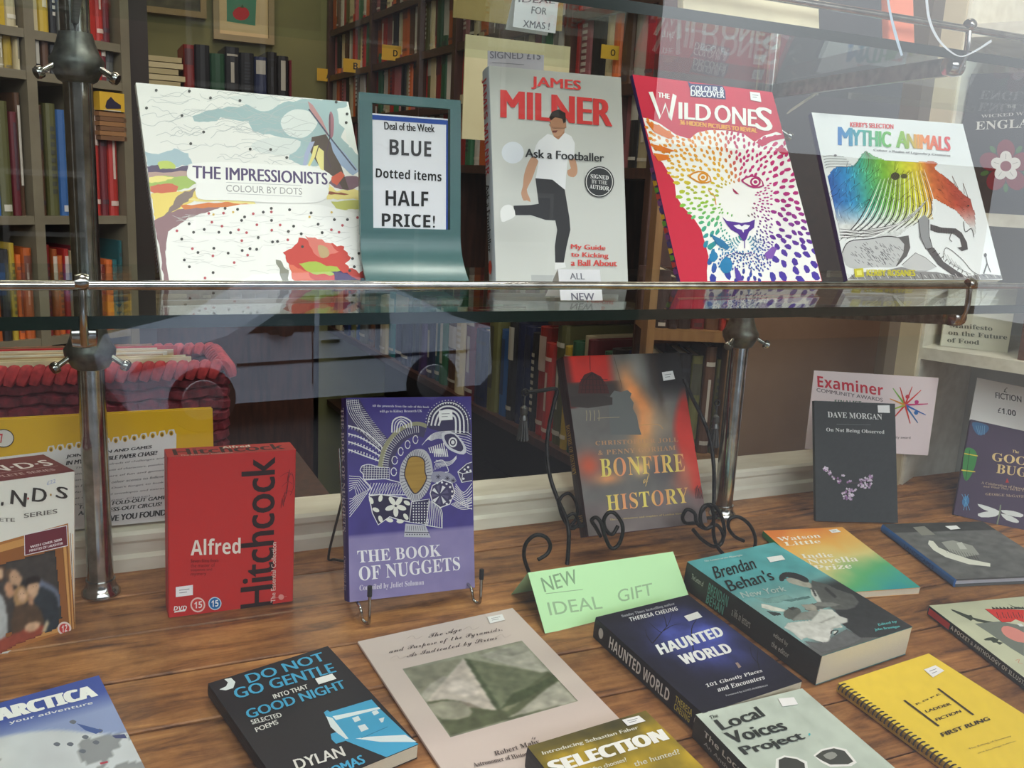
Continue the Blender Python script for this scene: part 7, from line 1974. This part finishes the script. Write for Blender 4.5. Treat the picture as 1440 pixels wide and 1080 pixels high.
for j, z in enumerate(zs[:6]):
    pal = [['navy', 'black', 'yellow', 'red', 'grey', 'white', 'navy', 'green', 'brown', 'maroon'], ['green', 'cream', 'brown', 'red', 'orange', 'navy', 'navy', 'yellow', 'black', 'brown', 'grey'], ['cream', 'cream', 'olive', 'navy', 'yellow', 'brown', 'black', 'brown', 'black'], ['cream', 'green', 'red', 'maroon', 'black', 'brown', 'olive', 'black', 'grey'], ['black', 'black', 'green', 'red', 'pink', 'navy'], ['olive', 'black', 'green', 'brown', 'cream']][j] * 3
    SCs.row(x0 + .018, x1 - .02, z, pal, (.17, .215), (.026, .05), nm3[j], G3, depth=.15, seed=61 + j)
for t, px, py, hh in (('U', 893, 204, .075), ('Z', 897, 338, .07)):
    a, z = SCs.sz(px, py); q = SCs.pt(a, -.012, z); M0 = np.eye(4); M0[:3, 0] = SCs.d; M0[:3, 1] = (0, 0, 1); M0[:3, 2] = -SCs.n; M0[:3, 3] = q
    r = empty('letter_card', matrix=Matrix(M0.tolist())); tag(r, 'yellow shelf card lettered %s' % t, 'card', 'yellow letter cards on the shelves')
    b = MB(); b.box((-.055, -hh / 2, -.002), (.055, hh / 2, 0)); b.build('card', material('card_yellow', (206, 160, 30), .6), r)
    P = Print(M0, -.055, -hh / 2, .11, hh); P.text(t, (px - 6, py - 8), (px + 5, py + 8), (40, 34, 20), 'bold'); P.build('letter', r, M0)

# --- low wooden unit with discs and books, and the hardboard panel, right of the easel
LU = Case((on_y(925, 470, 1.44)[0], 1.44), -22)
lu = empty('wooden_rack', (0, 0, 0)); tag(lu, 'small pale wooden rack behind the right chrome pole', 'rack')
a0, z0 = LU.sz(921, 463); a1 = LU.sz(1026, 470)[0]; mw = material('pine_wood', (150, 112, 66), .5, noise=(126, 90, 50), scale=8, stretch=(8, 8, 1))
plank(LU, a0, a1, z0 - .02, z0, 0, .2, mw, lu); plank(LU, a0, a1, z0 - .26, z0 - .24, 0, .2, mw, lu); plank(LU, a0, a1, z0 - .52, z0 - .5, 0, .2, mw, lu)
plank(LU, a0 - .014, a0, -.95, z0 + .30, 0, .06, mw, lu, 'upright'); plank(LU, a1, a1 + .02, -.95, z0 + .02, 0, .2, mw, lu, 'upright'); plank(LU, a0, a1, -.95, z0 + .1, .2, .21, M_MAHOG, lu, 'back')
LU.row(a0 + .004, a1 - .002, z0, ['black', 'black', 'black', 'maroon', 'brown', 'red'], (.09, .13), (.018, .03), 'on top of the pale wooden rack', 'books on the pale wooden rack', depth=.12, seed=81)
LU.row(a0 + .004, a1 - .002, z0 - .24, ['olive', 'black', 'black', 'olive', 'brown'], (.17, .21), (.022, .036), 'on the middle shelf of the pale rack', 'books on the pale wooden rack', depth=.12, seed=82)
LU.row(a0 + .004, a1 - .002, z0 - .5, ['olive', 'brown', 'cream', 'black', 'olive'], (.17, .21), (.022, .036), 'on the bottom shelf of the pale rack', 'books on the pale wooden rack', depth=.12, seed=83)
HB = Case((on_y(1036, 500, 1.36)[0], 1.36), -14)
e0, e1 = 0, HB.sz(1232, 500)[0]
b = MB(); b.obox(HB.pt(e0, 0, -.95), HB.d * (e1 - e0), HB.n * .02, (0, 0, .95 + HB.sz(1100, 405)[1])); o = b.build('hardboard_panel', material('brown_hardboard', (126, 98, 72), .7, noise=(112, 84, 60), scale=6)); tag(o, 'plain brown hardboard panel right of the chrome pole', 'panel')
b = MB(); b.obox(HB.pt(e1, -.03, -.95), HB.d * .035, HB.n * .06, (0, 0, 2.3)); o = b.build('wooden_post', material('grey_brown_post', (138, 122, 98), .6)); tag(o, 'grey brown post between the hardboard panel and white unit', 'post')
b = MB(); b.obox(HB.pt(e1 - .12, .3, -.95), HB.d * 1.2, HB.n * .03, (0, 0, 2.5)); o = b.build('trim_2', material('dark_recess', (70, 72, 74), .8)); tag(o, kind='structure')

# --- loose books lying behind the white ledge
zs_ = .02
b = MB(); b.box((.45, 1.12, -.02), (.95, 1.42, zs_)); o = b.build('low_box', M_MAHOG); 
b = MB(); b.box((.47, 1.14, -.95), (.93, 1.40, -.02)); b.build('plinth', M_MAHOG, o); tag(o, 'dark box behind the white ledge under the loose books', 'box')
for i, (px, py, yaw, tilt, L_, wd, t, c_, lab) in enumerate(((722, 668, 35, 6, .10, .06, .014, (190, 160, 110), 'small tan book lying loose behind the white ledge'), (768, 655, -30, 24, .12, .07, .02, (214, 204, 170), 'cream book tilted behind the ledge, next to the easel'), (794, 662, -18, 8, .11, .07, .022, (172, 170, 150), 'grey book behind the ledge, partly hidden by the easel'), (706, 676, 10, 3, .09, .06, .012, (206, 186, 140), 'buff book lowest in the loose pile behind the ledge'))):
    p_ = on_y(px, py, 1.24); o = bpy.data.objects.new('loose_book', UB[i]); COL.objects.link(o)
    o.location = (p_[0] - .05, 1.18 + .035 * i, zs_ + .0015 + t); o.rotation_euler = (0, math.radians(90 + (6 if i == 1 else 0)), math.radians(yaw)); o.scale = (t, L_, wd); o.color = (*lin(c_), 1)
    tag(o, lab, 'book', 'loose books behind the ledge')

# ------------------------------------------------------------------ outside: parked car and the buildings over the road
car = empty('parked_car', (1.87 - .36, -8.9 - .1, -2.085)); car.rotation_euler = (0, 0, math.radians(-8)); tag(car, 'grey blue car parked outside, seen only as a reflection', 'car')
paint = material('silver_blue_paint', (186, 196, 214), .25, spec=.6); gl_ = material('car_glass', (16, 18, 22), .08, spec=.6); rub = material('tyre_rubber', (22, 22, 24), .8)
# side profile, front towards -x; y is across
prof = [(-1.15, .28), (-1.2, .55), (-1.1, .78), (-.55, .90), (-.20, .98), (.55, 1.42), (1.6, 1.45), (2.5, 1.05), (2.9, .95), (2.95, .4), (2.8, .25)]
b = MB(); b.prism(prof, -1.55, 0, lambda x, z, y: (x, y, z)); b.build('body', paint, car)
b = MB(); b.prism([(.02, 1.0), (.58, 1.36), (.72, 1.37), (.72, .99)], 0, .012, lambda x, z, y: (x, y, z)); b.build('quarter_window', gl_, car)
b = MB(); b.prism([(.78, .99), (.78, 1.37), (1.55, 1.38), (1.6, .99)], 0, .012, lambda x, z, y: (x, y, z)); b.build('side_window', gl_, car)
b = MB(); b.box((-.18 + .4, .0, .985), (.44, .10, 1.02)); b.lathe([(.03, -.09), (.085, -.06), (.095, 0), (.08, .06), (.03, .08)], (.36, .15, 1.06), axis=(1, .1, 0), n=16); b.build('wing_mirror', rub, car, smooth=True)
b = MB(); b.prism([(-1.12, .66), (-1.02, .78), (-.72, .84), (-.80, .72)], 0, .02, lambda x, z, y: (x, y, z)); b.build('headlamp', material('lamp_glass', (60, 62, 66), .1), car)
b = MB(); b.box((.70, 0, .42), (.712, .004, .99)); b.box((-.1, 0, .66), (2.6, .012, .69)); b.box((.8, 0, .86), (1.0, .03, .89)); b.build('door_seams', rub, car)
for x in (-.45, 2.15):
    b = MB(); b.lathe([(.20, -.1), (.33, -.09), (.34, 0), (.33, .03), (.22, .035)], (x, -.02, .34), axis=(0, 1, 0), n=28); w_ = b.build('wheel', rub, car, smooth=True)
    b = MB(); b.lathe([(.21, 0), (.20, .01), (.05, .02)], (x, .016, .34), axis=(0, 1, 0), n=20); b.build('hub_cap', material('hub_metal', (150, 152, 156), .3, metal=.8), w_)
def building(name, x0, x1, y, h, c_, label, wins=True):
    r = empty(name, (x0, y, -2.09)); tag(r, label, 'building', 'buildings across the street')
    b = MB(); b.box((0, -3, 0), (x1 - x0, 0, h)); b.build('wall', material('brick_%d' % c_[0], c_, .9, noise=tuple(q * .75 for q in c_), scale=6), r)
    x = .6; k = 0
    while x < x1 - x0 - 1.4 and wins:
        for z in (1.0, 3.6, 6.2):
            if z + 1.6 < h:
                b = MB(); b.box((x, -.02, z), (x + .95, .02, z + 1.5)); w_ = b.build('window', material('far_frame', (96, 94, 90), .6), r)
                b = MB(); b.box((x + .07, .02, z + .07), (x + .88, .03, z + .72)); b.box((x + .07, .02, z + .78), (x + .88, .03, z + 1.43)); b.build('pane', gl_, w_)
        x += 2.1
building('stone_building', -14, 8.1, -12, 5.8, (50, 46, 42), 'dark stone building across the street, seen only in reflection')
building('low_shop', 8.1, 17, -13, 3.4, (120, 92, 80), 'low brick building further along the street, seen only in reflection', False)

# ------------------------------------------------------------------ shelf books: those the window shows stay single, the rest of each row is joined
def settle_shelf_books(limit=296):
    bpy.context.view_layer.update()
    dg = bpy.context.evaluated_depsgraph_get()
    order = {o.name: i for i, (o, c, w, g) in enumerate(SHELF)}
    hits = [0] * len(SHELF); org = Vector(CAMP.tolist())
    N = (144, 108)
    for iy in range(N[1]):
        for ix in range(N[0]):
            d = Vector(ray((ix + .5) * 1440 / N[0], (iy + .5) * 1080 / N[1]).tolist()).normalized(); p = org.copy()
            for hop in range(9):
                ok, loc, nor, idx, ob, mx = SC.ray_cast(dg, p, d)
                if not ok: break
                n = ob.name.split('.')[0]
                if n in ('window_1', 'glass_plate', 'white_arc'): p = loc + d * .0004; continue
                if ob.name in order: hits[order[ob.name]] += 1
                break
    keep = sorted(range(len(SHELF)), key=lambda i: -hits[i])[:limit]
    keep = sorted(i for i in keep if hits[i] > 0)
    ks = set(keep); cnt = {}; rest = {}
    for i, (o, c, w, g) in enumerate(SHELF):
        if i in ks:
            cnt[w] = cnt.get(w, 0) + 1
            tag(o, '%s spine, %s visible from the left %s' % (c, ordn(cnt[w]), w), 'book', g)
        else:
            rest.setdefault(g, []).append(o)
    for g, obs in rest.items():
        vs, fs, cs = [], [], []
        for o in obs:
            o.matrix_world = Matrix.LocRotScale(o.location, o.rotation_euler, o.scale); M = o.matrix_world
            k = len(vs)
            for q in ((0, 0, 0), (1, 0, 0), (1, 1, 0), (0, 1, 0), (0, 0, 1), (1, 0, 1), (1, 1, 1), (0, 1, 1)): vs.append(tuple(M @ Vector(q))); cs.append((*o.color[:3], 1.0))
            fs += [tuple(a + k for a in f) for f in ((0, 3, 2, 1), (4, 5, 6, 7), (0, 1, 5, 4), (1, 2, 6, 5), (2, 3, 7, 6), (3, 0, 4, 7))]
        me = bpy.data.meshes.new('hidden_books'); me.from_pydata(vs, [], fs)
        at = me.color_attributes.new('Col', 'FLOAT_COLOR', 'POINT'); at.data.foreach_set('color', np.array(cs).ravel()); me.materials.append(print_material())
        r = bpy.data.objects.new('row_of_books', me); COL.objects.link(r)
        tag(r, 'rest of the %s, standing mostly out of view' % g, 'books', kind='stuff')
        for o in obs: bpy.data.objects.remove(o)
    print('shelf books kept', len(ks), 'joined', len(SHELF) - len(ks))
settle_shelf_books()
